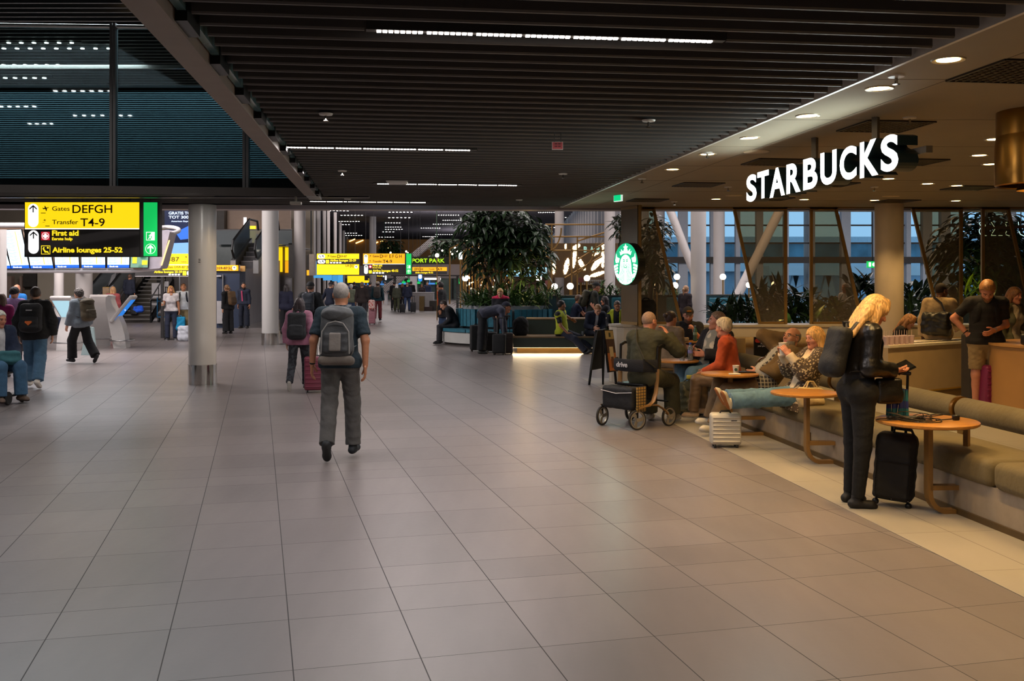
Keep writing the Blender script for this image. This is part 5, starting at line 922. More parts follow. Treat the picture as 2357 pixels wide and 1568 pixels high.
for g in ((1073, 552, 6.4, 33, 'globe lamp high on a gold stem left of the tree crown'), (1071, 641, 7, 31, 'globe lamp left of the tree trunk, level with the crowd'), (1006, 588, 4.8, 45, 'globe lamp beside the green fascia letters'), (1240, 640.5, 7, 31, 'globe lamp right of the tree, before the menu screens'), (1276.6, 660, 7.6, 28.5, 'globe lamp just left of the white column by the booths'), (1312.5, 659, 7.8, 28.5, 'globe lamp right of the white column by the booths'), (1351, 640.5, 7.2, 30, 'globe lamp above the standing man with a backpack'),
(1558, 637.5, 7.2, 32, 'upper of the two globe lamps left of the white hall column'), (1553.5, 657.5, 7.8, 30.5, 'lower of the two globe lamps left of the white hall column'), (1664, 637.5, 7.2, 32, 'globe lamp right of the white hall column'), (1506, 658, 7.4, 27, 'globe lamp behind leaves next to the emblem pillar'), (1512, 637, 6, 27.5, 'upper globe lamp behind leaves next to the emblem pillar'), (1724, 656, 7, 30, 'globe lamp between the slanting brass bars'), (1783, 655, 7.4, 30, 'globe lamp among the leaves of the middle planter')):
 globe(*g)
for i, (q, y) in enumerate(((1018, 577), (1036, 580), (1052, 578), (1041, 585), (935, 579), (939, 583), (899, 582), (1047, 570))):
 c = at(q, y, 60); t_ = tag(MB().ball(c, .06, 10).build('pendant_bulb', m_globe, None, True), 'tiny warm bulb hanging over the distant hall', 'bulb', 'warm bulbs hanging over the hall'); MB().tube([c, (c.x, c.y, HCZ+.3)], .004, 5).build('cord', m_house, t_)
# ================================================================== PLANTS AND HALL SEATING
m_leaf = mat('dark_green_leaf', (54, 76, 48), .3, var=.35, vs=8, spec=.6); m_leaf2 = mat('mid_green_leaf', (62, 92, 44), .4, var=.35, vs=8, spec=.6); m_lime = mat('lime_leaf', (136, 160, 40), .5, var=.2)
m_bark = mat('grey_brown_bark', (84, 70, 54), .8, var=.2, bump=.4); m_soil = mat('planter_soil', (34, 27, 20), .95, var=.2)
def leaf(mb, p_, d, L, w, droop, roll=0.0, n=4):
 p_ = Vector(p_); d = Vector(d).normalized(); s = d.cross(UP); s = (s if s.length > .05 else Vector((1, 0, 0))).normalized(); s = Matrix.Rotation(roll, 3, d)@s
 vs = []; fs = []; c = p_.copy(); dd = d.copy()
 for i in range(n+1):
  t = i/n; ww = w*(math.sin(math.pi*min(1, .08+.92*t**.8))**.8)*.5 if i < n else w*.03; nn = s.cross(dd).normalized()
  vs += [c-s*ww+nn*ww*.25, c, c+s*ww+nn*ww*.25]; c = c+dd*(L/n); dd = (dd-UP*droop/n).normalized()
 for i in range(n): a = 3*i; fs += [(a, a+1, a+4, a+3), (a+1, a+2, a+5, a+4)]
 mb.add(vs, fs)
def umbrella_cluster(mb, p_, ax, n, L, w):
 ax = Vector(ax).normalized(); u = ax.orthogonal().normalized(); v = ax.cross(u); o = random.random()*6
 for k in range(n):
  a = o+2*math.pi*k/n; d = (u*math.cos(a)+v*math.sin(a))*1.0+ax*random.uniform(-.1, .35); leaf(mb, p_+d.normalized()*.05, d, L*random.uniform(.75, 1.1), w*random.uniform(.8, 1.1), random.uniform(.5, 1.3))
def crown(mb, c, rx, ry, rz, n, L, w, nl=8, fl_=.55):
 pts = []
 for k in range(n):
  while True:
   q = Vector((random.uniform(-1, 1), random.uniform(-1, 1), random.uniform(-1, 1)))
   if fl_ < q.length < 1: break
  p_ = Vector(c)+Vector((q.x*rx, q.y*ry, q.z*rz)); ax = Vector((q.x*.6, q.y*.6, .55+q.z*.5)); umbrella_cluster(mb, p_, ax, nl, L, w); pts.append(p_)
 return pts
PX, PY = xat(1170, 28.2), 28.2
t = thing('umbrella_tree', 'large dark umbrella tree growing from the round planter ringed with teal seats', 'tree', (PX-.35, PY, 1.0))
mb = MB(); pts = []
for (dx, dy, z, rx, rz, n) in ((-.1, 0, 3.25, 1.15, .42, 70), (.45, .1, 3.0, .85, .4, 44), (-.75, -.1, 2.75, .6, .5, 34), (.55, 0, 2.45, .75, .42, 36), (-.45, -.1, 2.25, .75, .4, 34), (.1, -.2, 2.75, .8, .5, 40), (-1.0, .1, 3.4, .5, .22, 14), (.5, 0, 1.95, .55, .3, 14), (-.2, 0, 3.7, .9, .2, 30)):
 pts += crown(mb, (PX+dx, PY+dy, z), rx, .8, rz, n, .36, .115)
mb.build('foliage', m_leaf, t)
tr = [(PX-.32, PY, .95), (PX-.28, PY, 1.5), (PX-.22, PY, 2.1), (PX-.05, PY, 2.7), (PX, PY, 3.2)]
MB().tube(tr, [.1, .085, .07, .05, .03], 10).build('trunk', m_bark, t, True); mb = MB(); mb.tube([(PX-.55, PY-.05, .95), (PX-.5, PY, 1.6), (PX-.75, PY, 2.3), (PX-.9, PY, 2.8)], [.06, .05, .035, .02], 8); mb.build('trunk', m_bark, t, True)
mb = MB()
for q in random.sample(pts, 60): b0 = Vector(tr[random.randint(1, 4)]); mb.tube([b0, b0.lerp(q, .5)+UP*.08, q], [.016, .012, .007], 5, False)
mb.build('branches', m_bark, t)
m_plc = mat('planter_concrete', (150, 152, 154), .6, var=.05); m_teal = cloth((36, 104, 122), rough=.6, bump=.2); m_tealk = mat('teal_laminate', (44, 74, 82), .5, var=.05); m_wseat = mat('white_seat_base', (190, 188, 182), .5, var=.04)
t = thing('round_planter', 'round pale planter ringed by a teal upholstered bench under the tree', 'planter', (PX, PY, 0)); RP = 1.3
MB().lathe([(RP, 0), (RP, 1.08), (RP-.06, 1.09), (RP-.06, 1.0)], (PX, PY, 0), 56, False).build('rim', m_plc, t, True); MB().lathe([(.01, 1.0), (RP-.05, 1.0)], (PX, PY, 0), 40, False).build('soil', m_soil, t)
def arcprism(mb, a0, a1, r0, r1, z0, z1, n=14):
 A = [math.radians(a0+(a1-a0)*k/n) for k in range(n+1)]; P = [(r1*math.cos(a), r1*math.sin(a)) for a in A]+[(r0*math.cos(a), r0*math.sin(a)) for a in A[::-1]]
 mb.prism(P, (0, 0, z1-z0), (PX, PY, z0)); return mb
for a0 in range(150, 360, 42):
 arcprism(MB(), a0+1, a0+40, RP+.04, RP+.17, .52, .99).build('back_cushion', m_teal, t); arcprism(MB(), a0, a0+41, RP+.17, RP+.62, .38, .46).build('seat_cushion', m_teal, t);
 mb = MB()
 for k in range(1, 6): a = math.radians(a0+1+39*k/6); mb.bar((PX+(RP+.176)*math.cos(a), PY+(RP+.176)*math.sin(a), .52), (PX+(RP+.176)*math.cos(a), PY+(RP+.176)*math.sin(a), .98), .012, .012)
 mb.build('back_seams', mat('teal_seam', (22, 70, 84), .7), t)
arcprism(MB(), 145, 362, RP+.05, RP+.58, .08, .37, 40).build('seat_base', m_wseat, t, True); arcprism(MB(), 145, 362, RP+.05, RP+.5, 0, .08, 40).build('kick_strip', m_dkb, t)
mb = MB()
for k in range(720):
 a = random.uniform(0, 2*math.pi); r = (RP-.05)*math.sqrt(random.random()); z = 1.02+.55*(1-(r/RP)**1.5)*random.random(); o = Vector((math.cos(a), math.sin(a), 0)); d = o*random.uniform(.2, 1)+UP*random.uniform(.4, 1.2)+Vector((random.uniform(-.4, .4), random.uniform(-.4, .4), 0))
 leaf(mb, (PX+r*o.x, PY+r*o.y, z), d, random.uniform(.3, .62), random.uniform(.045, .085), random.uniform(.8, 2.0))
mb.build('undergrowth', m_leaf2, None, label='dense strap leaved undergrowth filling the round planter below the tree', cat='undergrowth', kind='stuff')
light('tree_fill', 'POINT', (PX+.5, PY-.9, 1.9), 18, WARM, .1)  # added point lamp in mid air, to brighten the tree and undergrowth
for lab, px0, px1, py0, py1, Yh in (('dark hanging greenery before the golden upper wall, beyond the amber sign', 876, 922, 553, 584, 101), ('dark hanging greenery above the green fascia letters', 996, 1056, 552, 588, 74)):
 mb = MB()
 for k in range(260): leaf(mb, (random.uniform(xat(px0, Yh), xat(px1, Yh)), Yh+random.uniform(-.4, .4), random.uniform(zat(py1, Yh), zat(py0, Yh))), (random.uniform(-1, 1), random.uniform(-1, 0), random.uniform(-1, .3)), .7, .25, .6, 0, 2)
 mb.bar((xat(px0, Yh), Yh, zat(py0, Yh)), (xat(px1, Yh), Yh, zat(py0, Yh)), .1, .1); mb.bar((xat(px0+9, Yh), Yh, zat(py0, Yh)), (xat(px0+9, Yh), Yh, HCZ+.3), .05, .05); mb.build('hanging_greenery', m_leaf, None, label=lab, cat='greenery', kind='stuff')
t = thing('stepped_bench', 'dark green two tier bench with a glowing plinth beside the round planter', 'bench', at(1300, 812, 24.4)); Yb = 24.2; x0, x1 = xat(1179, Yb), xat(1480, Yb); m_dgr = mat('dark_green_laminate', (52, 64, 58), .5, var=.06)
MB().bb(x0, x1, Yb, Yb+1.1, .14, zat(778, Yb)).build('lower_tier', m_dgr, t); MB().bb(x0-.02, x1, Yb-.02, Yb+1.1, zat(778, Yb), zat(774.5, Yb)).build('seat_top', mat('timber_ledge', (128, 104, 74), .5), t)
x2 = xat(1214, 25.2); MB().bb(x2, x1, 25.2, 25.9, .3, zat(736, 25.2)).build('upper_tier', m_dgr, t); MB().bb(x2-.02, x1, 25.18, 25.9, zat(736, 25.2), zat(733, 25.2)).build('upper_top', mat('timber_ledge', (128, 104, 74)), t)
MB().bb(x0+.12, x1, Yb+.14, Yb+1, 0, .14).build('recessed_plinth', mat('gold_plinth', (150, 120, 70), .4, .4), t); m_glow = em('plinth_strip', (255, 216, 150), 8); MB().bb(x0+.02, x1, Yb+.03, Yb+.05, .135, .15).bb(x0+.02, x0+.04, Yb+.03, Yb+1, .135, .15).build('light_strip', m_glow, t)
o = light('plinth_lamp', 'AREA', ((x0+x1)/2, Yb+.07, .125), 26, (1, .78, .48), x1-x0, .08, target=((x0+x1)/2, Yb-.2, 0))
def booth(x0, x1, y0, y1, Y, lab, cush=(), m=None):
 t = thing('booth', lab, 'booth', at((x0+x1)/2, y1, Y)); a, b = xat(x0, Y), xat(x1, Y); MB().bb(a, b, Y, Y+.15, 0, zat(y0, Y)).build('back_wall', m or m_tealk, t); MB().bb(a, b, Y-.02, Y+.17, zat(y0, Y), zat(y0, Y)+.03).build('capping', mat('booth_cap', (96, 92, 84), .5), t)
 for (c0, c1, d0, d1) in cush: p0, p1 = at(c0, d1, Y-.1), at(c1, d0, Y-.1); MB().rbox(((p0.x+p1.x)/2, Y-.06, (p0.z+p1.z)/2), (p1.x-p0.x, .12, p1.z-p0.z), .03).build('back_cushion', m_teal, t); MB().rbox(((p0.x+p1.x)/2, Y-.3, .42), (p1.x-p0.x, .5, .12), .03).build('seat_cushion', m_teal, t); MB().bb(p0.x, p1.x, Y-.5, Y, 0, .37).build('seat_base', m_tealk, t)
booth(1264, 1290, 682, 740, 27.4, 'dark teal end panel right of the tree planter'); booth(1288, 1432, 682, 745, 28.2, 'teal booth with padded back behind the seated travellers', ((1291, 1345, 687, 732), (1408, 1432, 685, 735)))
booth(1470, 1592, 681, 750, 29.5, 'grey green booth wall seen between the emblem pillar and the white column', ((1534, 1560, 685, 735),), mat('grey_green_wall', (70, 76, 74), .6, var=.06)); booth(1626, 1688, 680, 750, 31.5, 'teal booth right of the white hall column', ((1633, 1686, 686, 716),)); booth(1690, 1760, 680, 750, 31.8, 'teal booth behind the dark plants, right of the thin post', ((1695, 1735, 686, 716),)); booth(2080, 2357, 684, 750, 26, 'timber clad planter wall behind the tall right hand plants', (), mat('timber_clad', (136, 104, 74), .6, var=.1))
def bushy(name, lab, px0, px1, pyb, pyt, Y, n, L, w, m, kind='strap', trough=True, tm=None):
 x0, x1 = xat(px0, Y), xat(px1, Y); zb, zt = zat(pyb, Y), zat(pyt, Y); t = thing(name, lab, 'plant', ((x0+x1)/2, Y, max(0, zb-.3)), 0); mb = MB(); sm = MB()
 for k in range(n):
  x = random.uniform(x0, x1); y = Y+random.uniform(-.3, .3); z = zb+(zt-zb)*random.random()**1.5*.75; d = Vector((random.uniform(-1, 1), random.uniform(-1, .6), random.uniform(.2, 1.4)))
  leaf(mb, (x, y, z), d, L*random.uniform(.6, 1.1), w*random.uniform(.7, 1.1), random.uniform(.3, 1.4))
  if k % 6 == 0: sm.tube([(x, Y, zb-.15), (x, y, z)], .008, 5, False)
 mb.build('foliage', m, t); sm.build('stems', m_bark, t)
 if trough: MB().bb(x0-.05, x1+.05, Y-.35, Y+.35, 0, zb).build('trough', tm or mat('dark_trough', (54, 58, 58), .6), t)
bushy('leafy_plant', 'dark leafy plants in the trough left of the first upright brass post', 1640, 1752, 745, 690, 19.4, 150, .42, .09, m_leaf)
bushy('leafy_plant', 'tall peace lily like plants between the slanting and the upright brass bar', 1742, 1812, 745, 650, 20.2, 110, .5, .12, m_leaf)
bushy('leafy_plant', 'broad leaved plant behind the upright brass post in the middle', 1806, 1868, 745, 655, 19.6, 90, .46, .13, m_leaf)
bushy('leafy_plant', 'rounded dark shrub behind the blond standing woman', 1870, 1965, 745, 672, 19.8, 150, .3, .12, m_leaf)
bushy('leafy_plant', 'glossy broad leaved plant left of the white café column', 1950, 2014, 690, 630, 21.5, 60, .42, .16, m_leaf, trough=True)
bushy('spiky_plant', 'spiky sword leaved plant right of the white café column', 2080, 2125, 752, 690, 18.6, 46, .72, .07, m_leaf2)
bushy('leafy_plant', 'broad leaved plant under the globe lamp right of the café column', 2070, 2150, 690, 655, 22.5, 40, .4, .16, m_leaf, trough=True)
bushy('lit_plant', 'bright lime lit plant under the right hand tree', 2200, 2300, 690, 655, 20.5, 60, .5, .06, m_lime, trough=True)
bushy('hedge_plant', 'green planting along the booth top beside the emblem pillar', 1370, 1432, 682, 655, 28.4, 70, .3, .08, m_leaf2, trough=False)
bushy('leafy_plant', 'small green planting right of the tree above the booth end', 1255, 1290, 690, 662, 27.0, 40, .4, .05, m_leaf2, trough=False)
bushy('lime_plant', 'small lime green plant before the bar counter', 1366, 1386, 684, 668, 28.3, 16, .28, .09, m_lime, trough=False)
bushy('low_plant', 'low planting on the grey green booth wall', 1475, 1560, 682, 664, 29.6, 60, .3, .07, m_leaf2, trough=False)
def ptree(lab, px0, px1, py0, py1, Y, n, L, w, trunkpx, m=m_leaf):
 x0, x1 = xat(px0, Y), xat(px1, Y); z0, z1 = zat(py1, Y), zat(py0, Y); t = thing('umbrella_tree', lab, 'tree', (xat(trunkpx, Y), Y, 0)); mb = MB(); pts = crown(mb, ((x0+x1)/2, Y, (z0+z1)/2), (x1-x0)/2, .8, (z1-z0)/2, n, L, w, 7, .2); mb.build('foliage', m, t); xt = xat(trunkpx, Y)
 MB().tube([(xt, Y, 0), (xt+.05, Y, 1.2), ((x0+x1)/2, Y, (z0+z1)/2), ((x0+x1)/2, Y, z1-.2)], [.07, .06, .045, .02], 8).build('trunk', m_bark, t, True); mb = MB()
 for q in pts[::3]: b0 = Vector(((x0+x1)/2, Y, max(1.0, q.z-.5))); mb.tube([b0, b0.lerp(q, .6)+UP*.05, q], [.014, .01, .006], 5, False)
 mb.build('branches', m_bark, t); MB().lathe([(.25, 0), (.32, .55), (.27, .55), (.25, .5), (.001, .5)], (xt, Y, 0), 24).build('pot', mat('dark_trough', (54, 58, 58)), t)
ptree('umbrella tree behind the mesh panel next to the emblem pillar', 1474, 1540, 488, 668, 24, 62, .34, .1, 1490)
ptree('umbrella tree left of the emblem pillar, only its edge showing', 1418, 1436, 488, 560, 23, 10, .3, .09, 1436)
ptree('large umbrella tree behind the right end of the glazed partition', 2150, 2400, 480, 690, 20.5, 170, .42, .13, 2250)
light('plant_uplight', 'POINT', at(2250, 640, 19.6), 8, (1, .9, .4), .1); light('plant_uplight', 'POINT', at(1900, 730, 19.2), 4, (1, .9, .35), .08); light('plant_uplight', 'POINT', at(1800, 735, 19.2), 3, (1, .9, .35), .08)
t = thing('neon_sign', 'pale broken neon tubes on a dark red rail before the right hand tree', 'sign', at(2310, 505, 19.4)); mb = MB()
for st in (((230, 240), (160, 270), (195, 340)), ((220, 380), (165, 450), (160, 500), (185, 560), (225, 590)), ((318, 310), (326, 345), (300, 360)), ((475, 245), (560, 370)), ((575, 435), (505, 540)), ((495, 565), (480, 600), (605, 600)), ((290, 605), (355, 605)), ((670, 600), (775, 600)), ((860, 257), (905, 250)), ((860, 295), (880, 360)), ((985, 330), (1020, 375)), ((885, 485), (860, 550)), ((1030, 440), (1015, 495)), ((865, 580), (965, 610)), ((1195, 240), (1205, 325)), ((1210, 485), (1250, 570), (1347, 615))): mb.tube([at(2240+x/11.51, 490+y/11.51, 19.3) for x, y in st], .006, 6)
mb.build('neon_tube', em('pale_neon', (196, 240, 232), 1.6), t); MB().bar(at(2255, 523, 19.45), at(2376, 523, 19.45), .03, .05).build('rail', mat('dark_red_letters', (84, 34, 22), .5), t); MB().tube([at(2270, 523, 19.45), (xat(2270, 19.45), 19.45, 3.4)], .01).tube([at(2350, 523, 19.45), (xat(2350, 19.45), 19.45, 3.4)], .01).build('hanger', m_frm, t)
p_ = at(2006, 607, 24); t = thing('exit_sign', 'green lit exit sign with arrow left of the white café column', 'sign', p_); prect(MB(), 1996.5, 601.5, 2018, 616.5, 24, .06).build('face', m_grn, t); mb = MB(); prect(mb, 2000, 604, 2005, 614, 23.98, .01); pround(mb, 2008, 604.5, 2017, 613.5, 23.98, .01); mb.build('white_symbols', m_wht, t); MB().tube([at(2008, 602, 24.03), (xat(2008, 24.03), 24.03, HCZ+.1)], .012).build('hanger', m_frm, t)
# ================================================================== GLAZED BRASS PARTITION
YP = 17.42; m_tint = glassmat('bronze_mesh_panel', (214, 200, 176), .03, .25, .10); m_clear = glassmat('clear_panel', (236, 238, 236), .03)
t = thing('brass_partition', 'brass framed partition of upright and slanting bars with bronze mesh panels on the low wall', 'partition', at(1900, 752, YP)); zb_ = 1.0; zt_ = 3.05
def pb2(x0, x1, y0=479, y1=751, w=.052):
 a = Vector((xat(x0, YP), YP, zt_)); b = Vector((xat(x1, YP), YP, zb_)); MB().bar(a, b, w, .05, (0, 1, 0)).build('slanting_bar' if abs(x0-x1) > 3 else 'upright_bar', m_brass, t)
for a, b in ((1503, 1568), (1689, 1749), (1808, 1808), (1867, 1867), (1923, 1984), (2100, 2164), (2212, 2212), (2262, 2262), (2319, 2378)): pb2(a, b)
def panel(x0t, x1t, x0b, x1b, m=m_tint):
 P = [(xat(x0t, YP), zt_-.03), (xat(x1t, YP), zt_-.03), (xat(x1b, YP), zb_+.02), (xat(x0b, YP), zb_+.02)]; MB().prism(P, (0, .012, 0), (0, YP-.006, 0), (1, 0, 0), (0, 0, 1)).build('mesh_panel', m, t)
 for (a, b, z) in ((x0t, x1t, zt_-.03), (x0b, x1b, zb_+.02)): MB().bar((xat(a, YP), YP, z), (xat(b, YP), YP, z), .05, .05).build('rail', m_brass, t)
panel(1476, 1503, 1476, 1566); panel(1691, 1806, 1751, 1806); panel(1869, 1923, 1869, 1982); panel(2102, 2210, 2166, 2210); panel(2264, 2319, 2264, 2376)
MB().bar((xat(1470, YP), YP, zt_-.015), (xat(2400, YP), YP, zt_-.015), .05, .03).build('head_rail', m_brass, t)
t = thing('partition_pillar', 'tall bronze glass pillar panel with brass edges carrying the round emblem', 'pillar', (2.1, 17.1, 1.0)); pa = cp(4.22, 17.45); pb_ = cp(4.22, 16.75); m_brz = mat('bronze_glass', (112, 92, 62), .22, .1, var=.1, vs=3)
def pillar_at(Y0): return Vector((xat(1434, 17.45), 17.45, 0)), Vector((xat(1472, 16.95), 16.95, 0))
p0, p1 = pillar_at(0); d = (p1-p0); nn = Vector((d.y, -d.x, 0)).normalized()*.04
MB().hexa([p0+UP*1.0-nn, p1+UP*1.0-nn, p1+UP*1.0+nn, p0+UP*1.0+nn], [p0+UP*3.05-nn, p1+UP*3.05-nn, p1+UP*3.05+nn, p0+UP*3.05+nn]).build('bronze_panel', m_brz, t)
for q in (p0, p1): MB().box((q.x, q.y, 2.025), (.05, .09, 2.05)).build('brass_edge', m_brass, t)
for z in (1.03, 3.02): MB().bar(p0+UP*z, p1+UP*z, .09, .05).build('brass_edge', m_brass, t)
MB().tube([ce-n_*.15, ce-n_*.15+Vector((.14, .35, 0))], .03).build('arm', m_dkmet, [o for o in bpy.data.objects if o.name == 'emblem_sign'][0])
t = thing('wall_bench', 'beige padded wall bench running under the glazed partition', 'bench', (5, 16.9, 0)); m_bup = cloth((150, 128, 92), rough=.8)
MB().tube([(3.1, 16.95, .72), (9.5, 16.95, .72)], .085, 16).build('back_bolster', m_bup, t, True); MB().rbox((6.3, 16.75, .42), (6.4, .55, .14), .05).build('seat_cushion', m_bup, t, True); MB().bb(3.1, 9.5, 16.55, 17.0, 0, .36).build('base', m_beige, t)
# ================================================================== CAFÉ BENCH, TABLES, COUNTERS
m_olive = cloth((104, 92, 62), rough=.8, bump=.5, bs=25, var=.1, vs=4); m_bbase = mat('bench_base_laminate', (150, 138, 122), .6, var=.08, vs=12); m_plinth = mat('bronze_plinth', (92, 74, 46), .45, .3)
CF = 4.285; t = thing('long_bench', 'long olive upholstered bench with pale base and rolled back along the café edge', 'bench', cp(CF, 9))
def aslab(c0, c1, Y0, Y1, z0, z1): m_ = MB(); cslab(c0, c1, Y0, Y1, z0, z1, m_); return m_
aslab(CF+.02, CF+.5, 3.0, 15.2, .05, .29).build('base', m_bbase, t); aslab(CF, CF+.48, 3.0, 15.2, 0, .05).build('plinth', m_plinth, t)
ys = [3.0, 5.2, 7.05, 9.05, 11.05, 13.1, 15.2]
for i in range(6):
 c = cp(CF+.255, (ys[i]+ys[i+1])/2, .385); m_ = MB().rbox(c, (.56, ys[i+1]-ys[i]-.012, .2), .06, rot=Matrix.Rotation(AANG, 3, 'Z'), seg=5); m_.build('seat_cushion', m_olive, t, True)
CB = CF+.66; rg = [3.0, 6.2, 8.55, 10.9, 13.0, 15.2]
for i in range(5):
 a, b = cp(CB, rg[i]+.03, .66), cp(CB, rg[i+1]-.03, .66); MB().tube([a, a.lerp(b, .01), a.lerp(b, .99), b], [.085, .098, .098, .085], 24).build('back_bolster', m_olive, t, True)
for y in rg[1:-1]: a = cp(CB, y-.022, .66); b = cp(CB, y+.022, .66); MB().tube([a, b], .104, 28).build('brass_band', m_br, t, True); MB().bar(cp(CB, y, 0), cp(CB, y, .6), .03, .06).build('leg', m_brass, t)
p_ = fl(1825, 1003); t = thing('power_socket', 'double power socket in a bronze plate on the bench base', 'socket', cp(CF+.015, 10.12, .14)); R = Matrix.Rotation(AANG, 3, 'Z'); pc = cp(CF+.014, 10.15, .165); MB().box(pc, (.012, .15, .11), rot=R).build('plate', m_plinth, t)
for s in (-.033, .033): q = R@Vector((-.007, s, 0)); MB().box(pc+q, (.006, .052, .06), rot=R).build('socket', m_dkmet, t)
m_wood = mat('oak_table_top', (186, 130, 62), .32, var=.1, vs=3, pattern='wood', rgb2=(160, 106, 46)); m_wood2 = mat('oak_bar', (134, 100, 52), .45, var=.1)
def table(px, py, wpx, Y, zt, lab, legpx, legY=None, flip=1, second=False):
 c = at(px, py, Y); r = wpx/2/FP*Y; c.z = zt; t = thing('side_table', lab, 'table', (c.x, c.y, 0), 0, 'round café side tables')
 MB().lathe([(.001, zt-.028), (r-.012, zt-.028), (r, zt-.02), (r, zt-.004), (r-.006, zt), (.001, zt)], (c.x, c.y, 0), 64, False).build('tabletop', m_wood, t, True)
 lY = legY or Y-.02; lx = xat(legpx, lY); L_ = Vector((lx, lY, 0)); w = .075; th = .036; N2 = Vector((1, .05, 0)).normalized()
 path = [L_+UP*(zt-.028), L_+UP*.16]+[L_+UP*(.018+.14*(1-math.sin(a)))+N2*(.14*(1-math.cos(a))) for a in [math.radians(15*k) for k in range(1, 7)]]+[L_+N2*.40+UP*.018]
 prof = []; mbp = MB(); vs = []
 T2 = Vector((-N2.y, N2.x, 0))
 for i, q in enumerate(path):
  d = (path[min(i+1, len(path)-1)]-path[max(i-1, 0)]).normalized(); nn = T2.cross(d).normalized()
  vs += [q-T2*w/2-nn*th/2, q+T2*w/2-nn*th/2, q+T2*w/2+nn*th/2, q-T2*w/2+nn*th/2]
 fs = [(4*i+k, 4*i+(k+1) % 4, 4*i+4+(k+1) % 4, 4*i+4+k) for i in range(len(path)-1) for k in range(4)]+[(3, 2, 1, 0), tuple(4*(len(path)-1)+k for k in range(4))]
 mbp.add(vs, fs).build('leg', m_wood2, t); MB().bar(L_+UP*.2, L_+UP*.2+N2*.40, w, th).build('foot_bar', m_wood2, t)
 if second: q = cp(CF+.18, Y+.1); MB().bar((q.x, q.y, .47), (q.x, q.y, zt-.028), .05, .036).build('leg', m_wood2, t)
 return t, c, r
T1 = table(2134, 967, 224, 7.55, .70, 'round oak side table with tangled cable, nearest the camera', 2137, 7.5, second=True)
T2 = table(1852, 903, 153, 9.6, .685, 'empty round oak side table between the coffee drinker and the standing woman', 1857, 9.55)
T3 = table(1679.5, 859, 131, 11.35, .705, 'round oak side table with a paper cup in front of the orange jacket', 1681, 11.3)
T4 = table(1558, 829, 101, 13.3, .70, 'round oak side table with two water bottles', 1554, 13.3)
T5 = table(1606, 783, 70, 15.9, .80, 'small oak table with a green glass bottle behind the beige blazer', 1612, 15.9)
def bottle(pos, h, r, capm, lab, body, lbl=None):
 t = thing('water_bottle', lab, 'bottle', pos); MB().lathe([(.001, 0), (r, .004), (r, h*.22), (r*.9, h*.28), (r, h*.34), (r, h*.6), (r*.92, h*.72), (r*.42, h*.88), (r*.42, h*.93), (.001, h*.93)], pos, 20, False).build('body', body, t, True); MB().lathe([(r*.5, h*.92), (r*.5, h), (.001, h)], pos, 16, False).build('cap', capm, t, True)
 if lbl: MB().lathe([(r*1.02, h*.4), (r*1.02, h*.58)], pos, 20, False).build('label', lbl, t, True)
m_pet = glassmat('clear_plastic', (214, 222, 226), .10, .05, .18)
c = T4[1]; bottle((xat(1570, 13.2), 13.2, .70), .215, .034, mat('grey_cap', (130, 138, 150), .4), 'clear water bottle with grey cap on the table, left of the pair', m_pet, mat('white_label', (214, 206, 196), .5)); bottle((xat(1589, 13.25), 13.25, .70), .235, .034, mat('blue_cap', (30, 70, 180), .4), 'clear water bottle with blue cap on the table, right of the pair', m_pet, mat('violet_label', (130, 130, 190), .5))
bottle((xat(1600, 15.8), 15.8, .80), .25, .033, mat('grey_cap', (130, 138, 150)), 'green glass bottle on the rear table before the bearded man', glassmat('green_glass', (130, 170, 140), .1, .05, .3), mat('pale_green_label', (150, 170, 140), .5))
def cup(pos, h, r, lab, logo=True, n=None):
 t = thing('paper_cup', lab, 'cup', pos); MB().lathe([(r*.72, 0), (r, h), (r*1.05, h+.004), (r*1.02, h+.008), (r*.95, h), (.001, h*.96)], pos, 24).build('body', mat('white_paper', (228, 220, 204), .6, var=.02), t, True)
 if logo: v = Vector((-pos[0], -pos[1], 0)).normalized(); u = Vector((-v.y, v.x, 0)); q = Vector(pos)+UP*h*.55+v*(r*.9); MB().prism([(.018*math.cos(k*.4), .018*math.sin(k*.4)) for k in range(16)], v*.004, q-v*.002, u, UP).build('green_mark', mat('dark_green_mark', (34, 74, 54), .6), t)
 return t
cup((xat(1694, 11.3), 11.3, .705), .085, .038, 'small white paper cup with a green mark on the round table')
tag(MB().rbox((xat(1690, 11.2), 11.18, .711), (.12, .08, .012), .003).build('napkin', mat('white_paper', (228, 220, 204))), 'folded white napkin beside the small paper cup', 'napkin'); tag(MB().rbox((xat(1720, 11.35), 11.4, .712), (.2, .1, .014), .004).build('phone', m_dkmet), 'dark flat phone lying on the table beside the orange jacket', 'phone')
tag(MB().rbox((xat(1579, 15.8), 15.8, .83), (.085, .085, .06), .01).build('food_box', mat('kraft_paper', (176, 150, 110), .7)), 'small kraft food box on the rear oak table', 'box')
mb = MB(); pts = []; c = T1[1]; cxx, cyy = xat(2105, 7.5), 7.5
for k in range(150):
 a = k*.33+.8*math.sin(k*.11); r = .085+.05*math.sin(k*.23)+.035*math.sin(k*.61); pts.append((cxx+r*1.4*math.cos(a)+.09*math.sin(k*.045), cyy+r*.9*math.sin(a)+.03*math.sin(k*.09), .706+.03*(1+math.sin(k*.37))*(.5+.5*math.sin(k*.13))))
mb.tube(pts, .0036, 6); pts = [(cxx+.15, cyy-.03, .708), (cxx+.24, cyy+.0, .71), (cxx+.3, cyy+.02, .712)]; mb.tube(pts, .0045, 6)
